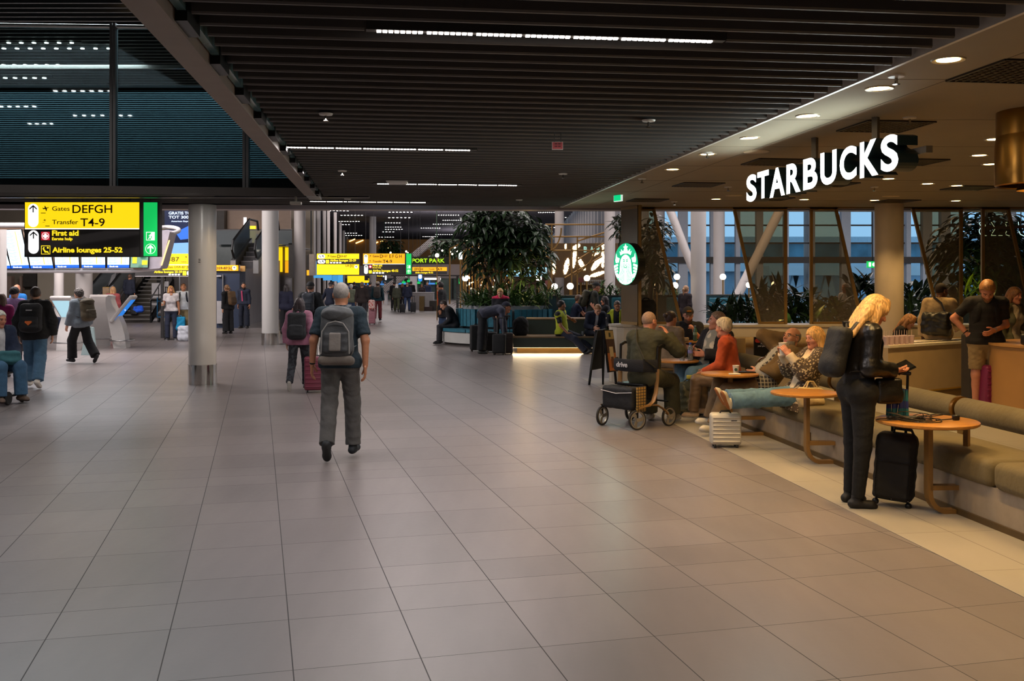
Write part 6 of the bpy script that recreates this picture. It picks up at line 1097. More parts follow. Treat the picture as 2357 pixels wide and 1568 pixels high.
t = thing('power_cable', 'tangled black power cable lying on the nearest oak table', 'cable', (cxx, cyy, .70)); mb.build('lead', mat('black_rubber', (22, 20, 18), .35), t, True); MB().rbox((cxx+.32, cyy+.02, .722), (.05, .04, .04), .01).build('plug', mat('black_rubber', (22, 20, 18)), t, True); MB().rbox((cxx-.05, cyy+.06, .715), (.26, .06, .026), .008).build('adapter', mat('black_rubber', (22, 20, 18)), t, True)
def suitcase(lab, base, w, h, d, ang, m, hard=True, handle=0.0, hm=None, group=None, ribs=7):
 t = thing('suitcase', lab, 'suitcase', base, ang, group); R = Matrix.Translation(base)@Matrix.Rotation(ang, 4, 'Z'); R3 = R.to_3x3(); L = lambda *p: R@Vector(p)
 MB().rbox(L(0, 0, .035+(h-.035)/2), (w, d, h-.035), min(w, d)*.16, rot=R3, seg=4).build('shell', m, t, True)
 if hard:
  mb = MB()
  for k in range(ribs): z = .035+(h-.035)*(k+.9)/(ribs+.8); mb.rbox(L(0, -d/2, z), (w*.9, .02, h*.045), .006, rot=R3); mb.rbox(L(0, d/2, z), (w*.9, .02, h*.045), .006, rot=R3)
  mb.build('ribs', m, t, True)
 for sx in (-1, 1):
  for sy in (-1, 1): q = L(sx*w*.36, sy*d*.3, .022); MB().lathe([(.001, -.012), (.022, -.012), (.022, .012), (.001, .012)], (0, 0, 0), 14, False).build('wheel', mat('black_rubber', (22, 20, 18)), t).matrix_basis = Matrix.Translation(q)@Matrix.Rotation(ang, 4, 'Z')@Matrix.Rotation(math.pi/2, 4, 'Y')
 if handle:
  hx = w*.22; MB().tube([L(-hx, d*.2, h-.05), L(-hx, d*.2, h+handle)], .009, 8).tube([L(hx, d*.2, h-.05), L(hx, d*.2, h+handle)], .009, 8).build('handle_tubes', hm or m_dkmet, t); MB().rbox(L(0, d*.2, h+handle), (hx*2+.04, .03, .028), .01, rot=R3).build('handle_grip', mat('black_rubber', (22, 20, 18)), t, True)
 else: MB().tube([L(-w*.18, 0, h-.005), L(-w*.14, 0, h+.022), L(w*.14, 0, h+.022), L(w*.18, 0, h-.005)], .009, 8).build('carry_handle', mat('black_rubber', (22, 20, 18)), t, True)
 return t
q = fl(1674, 1033); t = suitcase('small white ribbed hard suitcase with feet resting above it by the bench', (q.x, q.y+.1, 0), .315, .36, .2, math.radians(-4), mat('ivory_shell', (212, 204, 186), .35, var=.03)); MB().box((q.x+.07, q.y-.008, .29), (.06, .008, .012)).build('badge', m_dkmet, t)
bq = fl(2068, 1172); bm_ = cloth((26, 25, 25), rough=.8)
t = thing('suitcase', 'black soft wheeled suitcase with its handle raised beside the nearest table', 'suitcase', (bq.x, bq.y+.12, 0), 0); R = Matrix.Translation((bq.x, bq.y+.12, 0))@Matrix.Rotation(math.radians(-28), 4, 'Z')@Matrix.Rotation(math.radians(4), 4, 'Y'); L = lambda *p: R@Vector(p)
s_ = Sdf((-.18, -.13, 0), (.18, .13, .62), .012, .05); s_.box((0, 0, .31), (.30, .21, .52), .05).box((0, -.105, .24), (.25, .06, .34), .03, .02).box((0, -.1, .47), (.24, .06, .14), .03, .02).folds(.003, 50, 3); V, F = s_.mesh(); V = np.array([L(*v) for v in V]); link('body', V, F, bm_, None, t, True)
MB().tube([L(-.12, -.14, .12), L(-.12, -.142, .36), L(.12, -.142, .36), L(.12, -.14, .12)], .004, 6).build('zip', m_dkmet, t); MB().tube([L(-.05, .09, .5), L(-.07, .09, 1.03)], .011, 8).tube([L(.05, .09, .5), L(.03, .09, 1.03)], .011, 8).build('handle_tubes', m_dkmet, t); MB().rbox(L(-.02, .09, 1.035), (.15, .035, .035), .012, rot=R.to_3x3()).build('handle_grip', mat('black_rubber', (22, 20, 18)), t, True); MB().tube([L(-.03, 0, .56), L(-.02, -.03, .61), L(.1, -.03, .61), L(.12, 0, .56)], .012, 8).build('carry_handle', bm_, t, True)
for sx in (-1, 1): MB().ball(L(sx*.12, -.06, .028), .027, 12).build('wheel', mat('black_rubber', (22, 20, 18)), t, True)
mb = MB(); [mb.ball(L(-.12+.06*k, -.112, .075+.006*(k % 2)), .006, 8) for k in range(5)]; mb.build('studs', m_chr, t)
a0, a1 = Vector((xat(2044, 14.2), 14.2, 0)), Vector((xat(2262, 15.6), 15.6, 0)); dn = (a1-a0).normalized(); bn = Vector((-dn.y, dn.x, 0))
t = thing('serving_counter', 'pale café counter with a white top and brass base line', 'counter', tuple((a0+a1)/2)); q = lambda z, f=0.0, b=.6: [a0-bn*f+UP*z, a1-bn*f+UP*z, a1+bn*b+UP*z, a0+bn*b+UP*z]
MB().hexa(q(.14), q(.80)).build('front', mat('cream_counter', (190, 166, 128), .6, var=.04), t); MB().hexa(q(.80, .03), q(.835, .03)).build('top', mat('white_counter_top', (226, 214, 192), .35), t); MB().hexa(q(.118, .01), q(.142, .01)).build('brass_line', mat('gold_line', (214, 168, 66), .3, .6), t); MB().hexa(q(0), q(.12)).build('base', mat('timber_base', (136, 104, 62), .5, var=.08), t)
m_pcup = mat('pink_cup', (206, 180, 186), .4, var=.03)
for k in range(12):
 u = .03+.05*(k//2); w = .08+.12*(k % 2); p_ = a0.lerp(a1, u)+bn*w+UP*.835; c_ = thing('pink_cup', 'pale pink cup with a thin stick in the block of cups on the counter', 'cup', tuple(p_), 0, 'pink cups with sticks'); MB().lathe([(.03, 0), (.042, .12), (.036, .122), (.001, .115)], p_, 16).build('body', m_pcup, c_, True); MB().tube([p_+UP*.05, p_+UP*.2+Vector((.004, 0, 0))], .004, 6).build('stick', mat('pale_stick', (214, 190, 180), .5), c_)
for k in range(14):
 p_ = a0.lerp(a1, .36+.045*k)+bn*.2+UP*.835; tag(MB().lathe([(.04, 0), (.07, .012), (.066, .014), (.001, .006)], p_, 18).build('saucer', mat('white_counter_top', (226, 214, 192))), 'small white saucer in the row along the counter top', 'saucer', 'saucers on the counter')
t = thing('curved_counter', 'curved timber café counter at the right edge with black equipment on top', 'counter', (7.12, 12.7, 0)); MB().lathe([(.94, 0), (.94, .92), (.97, .93), (.97, .96), (.001, .96)], (7.12, 12.7, 0), 64).build('body', mat('pale_oak_front', (178, 132, 74), .5, var=.08, vs=2), t, True)
tag(MB().rbox((6.62, 12.3, 1.03), (.5, .4, .14), .03, rz=.4).build('till_machine', mat('black_machine', (28, 25, 22), .4)), 'black low machine on the curved timber counter', 'machine')
for k in range(5): tag(MB().ball((6.44+.07*k, 12.2-.02*(k % 2), 1.125), .035, 12, (1.2, 1, .7)).build('wrapped_sweet', m_br), 'gold wrapped sweet on the black machine of the curved counter', 'sweet', 'gold wrapped sweets')
suitcase('magenta hard suitcase between the man in shorts and the curved counter', (xat(2287, 13.0), 13.0, 0), .34, .66, .24, .1, mat('magenta_shell', (124, 30, 74), .4, var=.05))
tag(MB().rbox((xat(2234, 13.5), 13.5, .52), (.14, .3, 1.04), .03).build('dark_panel', mat('charcoal_panel', (44, 38, 30), .7, var=.1)), 'tall charcoal upright panel behind the man in shorts', 'panel')
t = thing('cafe_chair', 'pale wooden café chair behind the orange jacket', 'chair', (xat(1703, 13.9), 13.9, 0)); cx_, cy_ = xat(1703, 13.9), 13.9; MB().rbox((cx_, cy_, .78), (.16, .03, .36), .02).build('backrest', mat('pale_birch', (176, 146, 96), .5, var=.06), t, True); MB().rbox((cx_, cy_+.2, .45), (.38, .4, .03), .01).build('seat', mat('pale_birch', (176, 146, 96)), t, True)
for sx in (-1, 1):
 for sy in (0, 1): MB().tube([(cx_+sx*.16, cy_+.03+sy*.34, 0), (cx_+sx*.15, cy_+.04+sy*.32, .45)], .014, 8).build('leg', m_dkmet, t)
for sx in (-1, 1): MB().tube([(cx_+sx*.1, cy_, .45), (cx_+sx*.06, cy_, .7)], .012, 8).build('back_post', m_dkmet, t)
t = thing('promotion_board', 'black promotion board with a red oval and white words behind the reclining man', 'board', (xat(1750, 14.3), 14.3, 0)); prect(MB(), 1736, 776, 1775, 830, 14.3, .04).build('board', m_dkmet, t); mb = MB(); pround(mb, 1738, 780, 1752, 789, 14.29, .005); mb.build('red_oval', mat('red_oval', (176, 44, 28), .5), t); mb = MB(); stext(mb, 'Pick up', 1751, 793, 4, 14.29, 18, .03); stext(mb, 'your pumpkin', 1744, 798, 3.2, 14.29, 26, .03); mb.build('lettering', m_wp, t); MB().bb(xat(1738, 14.32), xat(1773, 14.32), 14.3, 14.6, 0, zat(829, 14.3)).build('stand', m_beige, t)
t = thing('folding_board', 'black folding A-frame board with an orange drinks poster near the round wall end', 'sign board', fl(1388, 882)); Yb = 16.75
pl = [at(1374, 757, Yb), at(1390, 757, Yb)]; F_ = [fl(1358, 884), fl(1386, 886)];
def quadbar(mb, a, b, c, d, t_=.03): n = (b-a).cross(d-a).normalized()*t_; mb.hexa([a, b, c, d], [a+n, b+n, c+n, d+n]); return mb
La, Lb, Lc, Ld = at(1357, 852, Yb-.2), at(1382, 848, Yb+.25), at(1392, 757, Yb+.2), at(1372, 760, Yb-.1)
quadbar(MB(), La, Lb, Lc, Ld).build('chalk_panel', mat('chalk_black', (36, 36, 34), .6, var=.06), t)
Ra, Rb, Rc, Rd = at(1398, 858, Yb-.25), at(1419, 855, Yb+.1), at(1407, 760, Yb+.1), at(1386, 760, Yb-.2)
quadbar(MB(), Ra, Rb, Rc, Rd).build('poster_panel', m_dkmet, t)
lerp4 = lambda u, v: Ra.lerp(Rb, u).lerp(Rd.lerp(Rc, u), v)
nP = (Rb-Ra).cross(Rd-Ra).normalized()
for (nm, u0, u1, v0, v1, m, off) in (('poster_bands', .06, .94, .78, .98, mat('sand_poster', (190, 170, 120), .5), .004), ('poster_bands', .06, .94, .45, .78, mat('plum_poster', (74, 46, 34), .5), .004), ('poster_bands', .06, .94, .03, .45, mat('orange_poster', (190, 112, 56), .5), .004), ('cup_picture', .3, .7, .3, .6, mat('cream_picture', (214, 196, 160), .5), .007), ('drink_picture', .36, .64, .1, .36, mat('brown_picture', (110, 60, 26), .5), .008), ('emblem_mark', .4, .6, .83, .93, mat('green_mark2', (70, 80, 60), .5), .008)):
 d = nP*(.03+off) if nP.dot(Ra) < 0 else -nP*(off+.002); quadbar(MB(), *[lerp4(u, v)+d for u, v in ((u0, v0), (u1, v0), (u1, v1), (u0, v1))], t_=.002).build(nm, m, t)
for a, b in ((Ld, fl(1356, 886)), (Lc, fl(1388, 880)), (Rd, fl(1388, 886)), (Rc, fl(1418, 885))): MB().bar(a, b, .03, .03).build('leg', m_dkmet, t)
# ================================================================== PEOPLE
SKIN = {'fair': (214, 158, 128), 'tan': (190, 130, 96), 'olive': (170, 116, 84), 'brown': (112, 72, 50), 'ruddy': (206, 138, 108)}
m_eye = mat('eye_white', (226, 220, 212), .3, var=0); m_iris = mat('eye_iris', (52, 40, 32), .2, var=0)
def skinm(k):
 c = SKIN[k]; return [mat('skin_'+k, c, .55, var=.06, vs=30, bump=.08, bs=120), mat('lips_'+k, (int(c[0]*.82), int(c[1]*.62), int(c[2]*.62)), .45, var=0), m_eye, m_iris, mat('brow_'+k, (int(c[0]*.42), int(c[1]*.36), int(c[2]*.32)), .8, var=0)]
_hc = {}
CR = ((0, -.012, .03), (.076, .098, .095))
def head_mesh(res, fem=0):
 if (res, fem) in _hc: return _hc[(res, fem)]
 S = Sdf((-.10, -.13, -.20), (.10, .14, .14), res, .02); f = .93 if fem else 1
 S.ell(*CR, k=0).ell((0, .022, -.03), (.062*f, .074, .09), .03).cap((-.036*f, .02, -.078), (0, .068, -.1), .024, .021, .03).cap((.036*f, .02, -.078), (0, .068, -.1), .024, .021, .03)
 S.ell((-.04, .055, -.025), (.025, .028, .025), .02).ell((.04, .055, -.025), (.025, .028, .025), .02)
 S.cap((-.034, .082, .026), (.034, .082, .026), .0125 if not fem else .0095, None, .018); S.cap((-.046, .066, .02), (-.02, .088, .02), .01, None, .012).cap((.046, .066, .02), (.02, .088, .02), .01, None, .012)
 S.ell((-.031, .103, .006), (.019, .014, .011), .012, 's').ell((.031, .103, .006), (.019, .014, .011), .012, 's')
 S.cap((0, .092, .014), (0, .112, -.022), .0085, .0125, .012).ell((-.013, .1, -.028), (.009, .011, .008), .008).ell((.013, .1, -.028), (.009, .011, .008), .008)
 S.cap((-.02, .086, -.0565), (.02, .086, -.0565), .0075, None, .006, flat=((0, 0, 1), .8)).cap((-.016, .086, -.067), (.016, .086, -.067), .0085, None, .006).cap((-.022, .094, -.0615), (.022, .094, -.0615), .0022, None, .003, 's')
 S.ell((0, .078, -.1), (.022, .02, .018), .015)
 for s in (-1, 1): S.ell((s*.079, -.008, -.004), (.010, .021, .033), .008).ell((s*.088, -.004, 0), (.006, .012, .02), .004, 's')
 S.cap((0, -.02, -.05), (0, -.035, -.19), .05*f, .054*f, .03)
 V, F = S.mesh(); c = V[F].mean(1); mi = np.zeros(len(F), int)
 lip = (np.abs(c[:, 0]) < .024) & (c[:, 1] > .078) & (np.abs(c[:, 2]+.0615) < .0125-.2*np.abs(c[:, 0])); mi[lip] = 1
 br = (np.abs(np.abs(c[:, 0])-.032) < .02) & (c[:, 1] > .07) & (np.abs(c[:, 2]-.029+.15*np.abs(np.abs(c[:, 0])-.034)) < (.0032 if fem else .0045)); mi[br] = 4
 for s in (-1, 1):
  m = MB().ball((s*.031, .0805, .005), .0116, 14); o = len(V); fv = np.array(m.v); q = [tuple(i+o for i in f_) for f_ in m.f]; V = np.vstack([V, fv]); F = np.vstack([F, np.array([f_ if len(f_) == 4 else f_+(f_[-1],) for f_ in q])])
  cc = fv[np.array(m.f)].mean(1); e = np.full(len(m.f), 2); e[(cc[:, 1] > .0805+.0078)] = 3; mi = np.concatenate([mi, e])
 _hc[(res, fem)] = (V, F, mi); return _hc[(res, fem)]
def hair_mesh(style, res, fem=0):
 key = (style, res)
 if key in _hc: return _hc[key]
 S = Sdf((-.17, -.22, -.38), (.17, .2, .17), res, .02); c, r = CR; g = lambda t: tuple(x+t for x in r)
 front = ((0, .062, .068), (0, .70, -.71)); stamp = style.split('+'); st = stamp[0]
 t = {'crop': .0035, 'fringe': .005, 'short': .011, 'mess': .022, 'curly': .026, 'bob': .016, 'long': .016, 'longfront': .018, 'pony': .012, 'bun': .012, 'pixie': .022, 'swept': .02}.get(st, .014)
 S.ell(c, g(t), 0)
 if st in ('crop', 'short', 'mess', 'curly', 'pony', 'bun', 'fringe', 'pixie', 'swept'): S.plane(*front)
 if st == 'fringe': S.ell((0, .01, .085), (.085, .1, .07), .01, 's')
 if st in ('bob', 'long', 'longfront'):
  S.ell((0, .115, -.035), (.066, .075, .093), .012, 's').ell((0, .135, -.05), (.11, .085, .11), .012, 's')
  for s in (-1, 1): S.cap((s*.07, -.01, .02), (s*.083, -.01, -.1), .03, .032, .03).cap((s*.04, -.07, 0), (s*.05, -.075, -.13), .05, .045, .03)
 if st in ('long', 'longfront'):
  for x in (-.07, -.025, .025, .07): S.cap((x, -.075, -.05), (x*1.3, -.095, -.3+.02*(x*10 % 1)), .042, .022, .03)
 if st == 'longfront':
  for s in (-1, 1): S.cap((s*.08, -.005, .02), (s*.092, .015, -.12), .024, .028, .02).cap((s*.092, .015, -.12), (s*.085, .045, -.27), .028, .014, .02)
  S.cap((.0, .05, .115), (.072, .05, .04), .022, .018, .03).cap((.0, .05, .115), (-.068, .05, .05), .022, .018, .03)
 if st == 'pony': S.cap((0, -.1, .045), (0, -.145, -.01), .026, .032, .01).cap((0, -.145, -.01), (0, -.13, -.18), .034, .012, .02)
 if st == 'bun': S.ell((0, -.128, .052), (.04, .036, .038), .012)
 if st == 'pixie': S.ell((0, -.03, .085), (.085, .09, .06), .03)
 if st == 'swept': S.ell((0, .04, .1), (.06, .05, .04), .03)
 if st not in ('bob', 'long', 'longfront'):
  for s in (-1, 1): S.ell((s*.085, -.002, -.012), (.02, .026, .036), .006, 's')
 if st == 'curly' or st == 'mess': S.folds(.007 if st == 'curly' else .004, 170, 5)
 elif st not in ('crop', 'fringe'):
  X, Y, Z = S.pts((slice(None),)*3); S.D = S.D+(.0014*np.sin(np.arctan2(X, -Y-.02)*26+3*np.sin(Z*30))).astype(np.float32)
 _hc[key] = S.mesh(); return _hc[key]
def cap_mesh(kind, res):
 if (kind, res) in _hc: return _hc[(kind, res)]
 S = Sdf((-.13, -.16, -.08), (.13, .24, .18), res, .02); c, r = CR; g = tuple(x+.02 for x in r)
 S.ell(c, g, 0)
 if kind == 'beanie': S.plane((0, .07, .05), (0, .45, -.9)); S.folds(.002, 120, 2)
 else:
  S.plane((0, 0, .042), (0, .12, -1)); S.cap((0, .07, .05), (0, .15, .04), .065, .055, .01, flat=((0, .1, 1), .12))
 _hc[(kind, res)] = S.mesh(); return _hc[(kind, res)]
def hand_mesh(kind, res):
 if ('hand', kind, res) in _hc: return _hc[('hand', kind, res)]
 S = Sdf((-.075, -.05, -.03), (.075, .11, .2), res, .012); cu = {'relax': .38, 'grip': 1.05, 'flat': .1, 'pinch': .62}[kind]
 S.box((0, 0, .048), (.076, .026, .09), .013, .01).cap((0, 0, -.025), (0, 0, .015), .0265, .027, .012, flat=((0, 1, 0), .78)).ell((.026, .008, .03), (.016, .014, .028), .01)
 for i, (x, L) in enumerate(((.029, .074), (.010, .082), (-.0095, .077), (-.0285, .062))):
  p_ = np.array((x, 0, .088)); a = cu*(.35 if kind != 'grip' else .6)+.05*i*(kind == 'relax'); sp = (x*.9 if kind != 'grip' else 0)
  for j, fr in enumerate((.44, .32, .24)):
   d = np.array((sp*1.2, math.sin(a), math.cos(a))); d /= np.linalg.norm(d); q = p_+d*L*fr; S.cap(p_, q, .0092-.0008*j, .0084-.0008*j, .004 if j else .008); p_ = q; a += cu
 t0 = np.array((.034, .004, .022)); d = np.array((.62, .35, .7)) if kind in ('relax', 'flat') else np.array((.35, .75, .6)); d /= np.linalg.norm(d); t1 = t0+d*.034; d2 = np.array((.25, .4, .88)) if kind in ('relax', 'flat') else np.array((-.35, .8, .5)); d2 /= np.linalg.norm(d2)
 S.cap(t0, t1, .0135, .0108, .01).cap(t1, t1+d2*.03, .0105, .0095, .005).cap(t1+d2*.03, t1+d2*.03+(d2+np.array((-.2, .1, 0)))*.022, .0095, .008, .004)
 _hc[('hand', kind, res)] = S.mesh(); return _hc[('hand', kind, res)]
def npm(M, V): M = np.array(M); return V@M[:3, :3].T+M[:3, 3]
Rx = lambda a: Matrix.Rotation(math.radians(a), 3, 'X'); Ry = lambda a: Matrix.Rotation(math.radians(a), 3, 'Y'); Rz = lambda a: Matrix.Rotation(math.radians(a), 3, 'Z')
def basis(x, y, z, o=(0, 0, 0)):
 M = Matrix.Identity(4)
 for i, c in enumerate((x, y, z)):
  for r in range(3): M[r][i] = c[r]
 for r in range(3): M[r][3] = o[r]
 return M
class Person: pass
def skeleton(H, fem, p, seat=None):
 s = H/1.75; K = Person(); K.s = s; lean = p.get('lean', 3); tw = p.get('twist', 0); rl = p.get('roll', 0); cv = p.get('curve', 4); pel = p.get('pelvis', .3)
 K.Rp = Rz(tw*.25)@Rx(-lean*pel)@Ry(rl*.3); K.T1 = Rz(tw*.7)@Rx(-lean)@Ry(rl); K.T2 = Rz(tw)@Rx(-lean-cv)@Ry(rl)
 hw = (.088 if not fem else .092)*s; sw = (.178 if not fem else .158)*s*p.get('broad', 1.0); V = Vector
 K.C = V((0, 0, 0)); K.hip = {'L': K.Rp@V((-hw, 0, -.02*s)), 'R': K.Rp@V((hw, 0, -.02*s))}
 K.waist = K.Rp@V((0, 0, .14*s)); K.chest = K.waist+K.T1@V((0, 0, .17*s)); K.neck = K.chest+K.T2@V((0, -.012*s, .205*s)); sh = p.get('shrug', 0)
 K.sh = {q: K.chest+K.T2@V((m*sw, -.01*s, (.15+sh)*s)) for q, m in (('L', -1), ('R', 1))}
 hp, hy, hr = p.get('head', (6, 0, 0)); K.Rh = Rz(tw*.6+hy)@Rx(-hp)@Ry(hr); K.hc = K.neck+K.T2@V((0, .012*s, .04*s))+K.Rh@V((0, .02*s, .095*s)); K.HM = Matrix.Translation(K.hc)@K.Rh.to_4x4()@Matrix.Scale(s*(1.0 if not fem else .97), 4)
 K.el, K.wr, K.hd, K.kn, K.an, K.foot = {}, {}, {}, {}, {}, {}
 for q, m in (('L', -1), ('R', 1)):
  A = p.get(q+'a', (.14, .04, -1)); F = p.get(q+'f', (.06, .22, -1)); g = lambda v: (K.T2@V((v[0]*m, v[1], v[2]))).normalized()
  K.el[q] = K.sh[q]+g(A)*.285*s; K.wr[q] = K.el[q]+g(F)*.25*s; hd = g(p.get(q+'h', F)); pn = p.get(q+'p', (-1, 0, 0)); pn = g(pn); pn = (pn-hd*pn.dot(hd)).normalized(); th = pn.cross(hd)*(1 if q == 'L' else -1)
  K.hd[q] = basis(th, pn, hd, K.wr[q])@Matrix.Scale(s*(1.0 if not fem else .93), 4)
  T = p.get(q+'l', (.05, .02, -1)); Sn = p.get(q+'s', (.0, -.06, -1)); gp = lambda v: (Rz(tw*.25)@V((v[0]*m, v[1], v[2]))).normalized()
  K.kn[q] = K.hip[q]+gp(T)*.43*s; K.an[q] = K.kn[q]+gp(Sn)*.415*s; ty, tp = p.get(q+'t', (12, 0)); K.foot[q] = Matrix.Translation(K.an[q])@(Rz(-m*ty)@Rx(tp)).to_4x4()@Matrix.Scale(s*(1 if not fem else .92), 4)
 zmin = min((K.foot[q]@V(v)).z for q in 'LR' for v in ((0, -.085, -.088), (0, .165, -.088)))
 if seat is not None: up = seat+.10*s
 else: up = -zmin
 K.zmin = zmin+up; K.up = up; d = V((0, 0, up)); M = Matrix.Translation(d)
 for n in ('C', 'waist', 'chest', 'neck', 'hc'): setattr(K, n, getattr(K, n)+d)
 for D in (K.hip, K.sh, K.el, K.wr, K.kn, K.an):
  for q in D: D[q] = D[q]+d
 for D in (K.hd, K.foot):
  for q in D: D[q] = M@D[q]
 K.HM = M@K.HM; K.TM = Matrix.Translation(K.chest)@K.T2.to_4x4(); return K
def torso(S, K, off, fem, g=1.0, belly=0.0, k=.04, low=True):
 s = K.s; X2 = K.T2@Vector((1, 0, 0)); Y1 = K.T1@Vector((0, 1, 0)); Y2 = K.T2@Vector((0, 1, 0)); Z2 = K.T2@Vector((0, 0, 1)); Yp = K.Rp@Vector((0, 1, 0)); o = off
 if low:
  S.cap(K.hip['L'], K.hip['R'], (.098 if not fem else .104)*s*g+o, None, k, flat=(Yp, .98))
  for q in 'LR': S.ell(K.hip[q]+K.Rp@Vector((0, -.036, -.01))*s, tuple(np.array((.082, .072, .09))*s*g+o), k)
 S.cap(K.C, K.waist, (.135 if not fem else .122)*s*g+o, (.133 if not fem else .112)*s*g+o, k, flat=(Yp, .80))
 S.cap(K.waist, K.chest+Z2*.05*s, (.133 if not fem else .112)*s*g+o, (.152 if not fem else .134)*s*(.5+.5*g)+o, k, flat=(Y1, .72))
 if belly: S.ell(K.waist+Y1*.055*s*belly-Z2*.02*s, tuple(np.array((.12, .10, .12))*s*(.7+.3*belly)+o), .05)
 for q in 'LR': S.cap(K.neck-Z2*.045*s, K.sh[q]-Z2*.008*s, .056*s+o, .054*s+o, k, flat=(Y2, .95)); S.cap(K.chest+Z2*.07*s, K.sh[q]-Z2*.03*s, .085*s+o*.8, .05*s+o*.6, k, flat=(Y2, .85))
 if fem:
  for m in (-1, 1): S.ell(K.chest+X2*m*.068*s+Y2*.082*s-Z2*.01*s, tuple(np.array((.058, .042, .06))*s*g+o), .045)
def bounds(pts, m):
 P = np.array([tuple(p_) for p_ in pts]); return P.min(0)-m, P.max(0)+m
def limb(S, K, D1, D2, D3, q, r, o, frac, k=.02, cut=True):
 """upper segment D1-D2 and lower D2-D3, ending after frac (0..2) segments"""
 a, b, c = D1[q], D2[q], D3[q]
 if frac <= 1: S.cap(a, a.lerp(b, frac), r[0]+o, r[0]+(r[1]-r[0])*frac+o, k, cut=1 if cut else None)
 else: S.cap(a, b, r[0]+o, r[1]+o, k); S.cap(b, b.lerp(c, frac-1), r[1]+o, r[1]+(r[2]-r[1])*(frac-1)+o, k, cut=1 if cut else None)
_pn = [0]
def person(label, loc, heading, H=1.75, fem=0, pose=None, res=.014, skin='fair', hair=('short', (60, 44, 34)), top=None, bottom=None, shoes=((40, 38, 38), (60, 58, 56)), seat=None, g=1.0, belly=0.0, extra=None, hat=None, glasses=None, hands=('relax', 'relax'), over=None, group=None, beard=None, vest=None):
 p = pose or {}; K = skeleton(H, fem, p, seat); s = K.s; WM = Matrix.Translation(Vector(loc))@Matrix.Rotation(math.radians(heading), 4, 'Z'); K.W = WM; near = res < .0105; hres = .0058 if near else (.0085 if res < .016 else .014); _pn[0] += 1
 ap = (.046*s*g**.5, .039*s*g**.5, .028*s); lp = (.084*s*g, .055*s*g**.5, .037*s); thin = -.012 if bottom and bottom.get('len', 2) > 1.2 else 0; ob = (bottom or {}).get('off', .012) if bottom else 0
 S = Sdf(*bounds([K.C, K.neck, K.hc]+[D[q] for D in (K.hip, K.sh, K.el, K.wr, K.kn, K.an) for q in 'LR'], .14*s), res*1.0)
 torso(S, K, -.006, fem, g, belly)
 S.cap(K.neck-(K.hc-K.neck)*.3, K.neck.lerp(K.hc, .55), .056*s, .05*s, .03)
 for q in 'LR': limb(S, K, K.sh, K.el, K.wr, q, ap, 0, 2, .025, False); limb(S, K, K.hip, K.kn, K.an, q, lp, thin, 2, .03, False); b_ = K.kn[q].lerp(K.an[q], .3); thin or S.ell(b_-(K.Rp@Vector((0, .016, 0)))*s, tuple(np.array((.05, .052, .09))*s), .02, R=None)
 V, F = S.mesh(); Vs, Fs, mi = [V], [F], [np.zeros(len(F), int)]; n = len(V)
 hv, hf, hm = head_mesh(hres, fem); hv = npm(K.HM, hv); Vs.append(hv); Fs.append(hf+n); mi.append(hm); n += len(hv)
 for q, kd in zip('LR', hands):
  v, f = hand_mesh(kd, .0045 if near else (.007 if res < .016 else .011)); v = npm(K.hd[q], v); Vs.append(v); Fs.append(f+n); mi.append(np.zeros(len(f), int)); n += len(v)
 V = npm(WM, np.vstack(Vs)); F = np.vstack(Fs); mi = np.concatenate(mi)
 o = Vector(loc); me_v = V-np.array(o)
 body = link('person', me_v, [tuple(dict.fromkeys(f)) for f in F.tolist()], skinm(skin), mi, None, True); body.location = o; tag(body, label, 'person', group)
 def child(name, V, F, m, mi=None): return link(name, npm(WM, V), F, m, mi, body, True)
 def garment(name, S, m, fold, seed, post=None):
  if fold: S.folds(fold*.42, 78/s, seed)
  if post: post(S)
  V, F = S.mesh()
  return child(name, V, F, m) if len(F) else None
 up = lambda v: (K.Rp@Vector(v))*s
 if bottom:
  c, ln, off = bottom['c'], bottom.get('len', 2.0), bottom.get('off', .012); wide = bottom.get('wide', 0.0)
  S = Sdf(*bounds([K.C, K.waist]+[D[q] for D in (K.hip, K.kn, K.an) for q in 'LR'], .17*s), res)
  S.cap(K.hip['L'], K.hip['R'], (.098 if not fem else .104)*s*g+off, None, .03, flat=(K.Rp@Vector((0, 1, 0)), .98)); S.cap(K.C, K.waist, (.135 if not fem else .122)*s*g+off, (.133 if not fem else .112)*s*g+off, .03, flat=(K.Rp@Vector((0, 1, 0)), .82))
  for q in 'LR': S.ell(K.hip[q]+up((0, -.036, -.01)), tuple(np.array((.082, .072, .09))*s*g+off), .03); limb(S, K, K.hip, K.kn, K.an, q, (lp[0], lp[1]+.006+wide*.5, lp[2]+.014+wide), off, ln, .025);
  if ln > 1.2 and not bottom.get('tight'):
   for q in 'LR': S.ell(K.kn[q].lerp(K.an[q], .3)-up((0, .012, 0)), tuple(np.array((.05, .05, .09))*s+off*.8), .02)
  wz = K.waist+up((0, 0, bottom.get('waist', -.03))); garment(bottom.get('name', 'trousers'), S, cloth(c, **bottom.get('mat', {})), bottom.get('fold', .005), _pn[0], lambda S: S.plane(wz, K.Rp@Vector((0, 0, 1))))
 lay = [ob]
 def upper(t, seed):
  c, sl, off, hem = t['c'], t.get('sleeve', 2.0), max(t.get('off', .014), lay[0]+.011), t.get('hem', -.09); lay[0] = off; lay.append(0); so = t.get('off', .014)*.6+.006*(len(lay)-1)
  S = Sdf(*bounds([K.C+up((0, 0, hem-.05)), K.neck, K.hc]+[D[q] for D in (K.hip, K.sh, K.el, K.wr) for q in 'LR'], .17*s), res)
  torso(S, K, off, fem, g, belly, .04, hem < .02)
  for q in 'LR':
   if sl > 0: limb(S, K, K.sh, K.el, K.wr, q, (ap[0]+.004, ap[1]+.005+t.get('loose', 0), ap[2]+.008+t.get('loose', 0)), so, sl, .03)
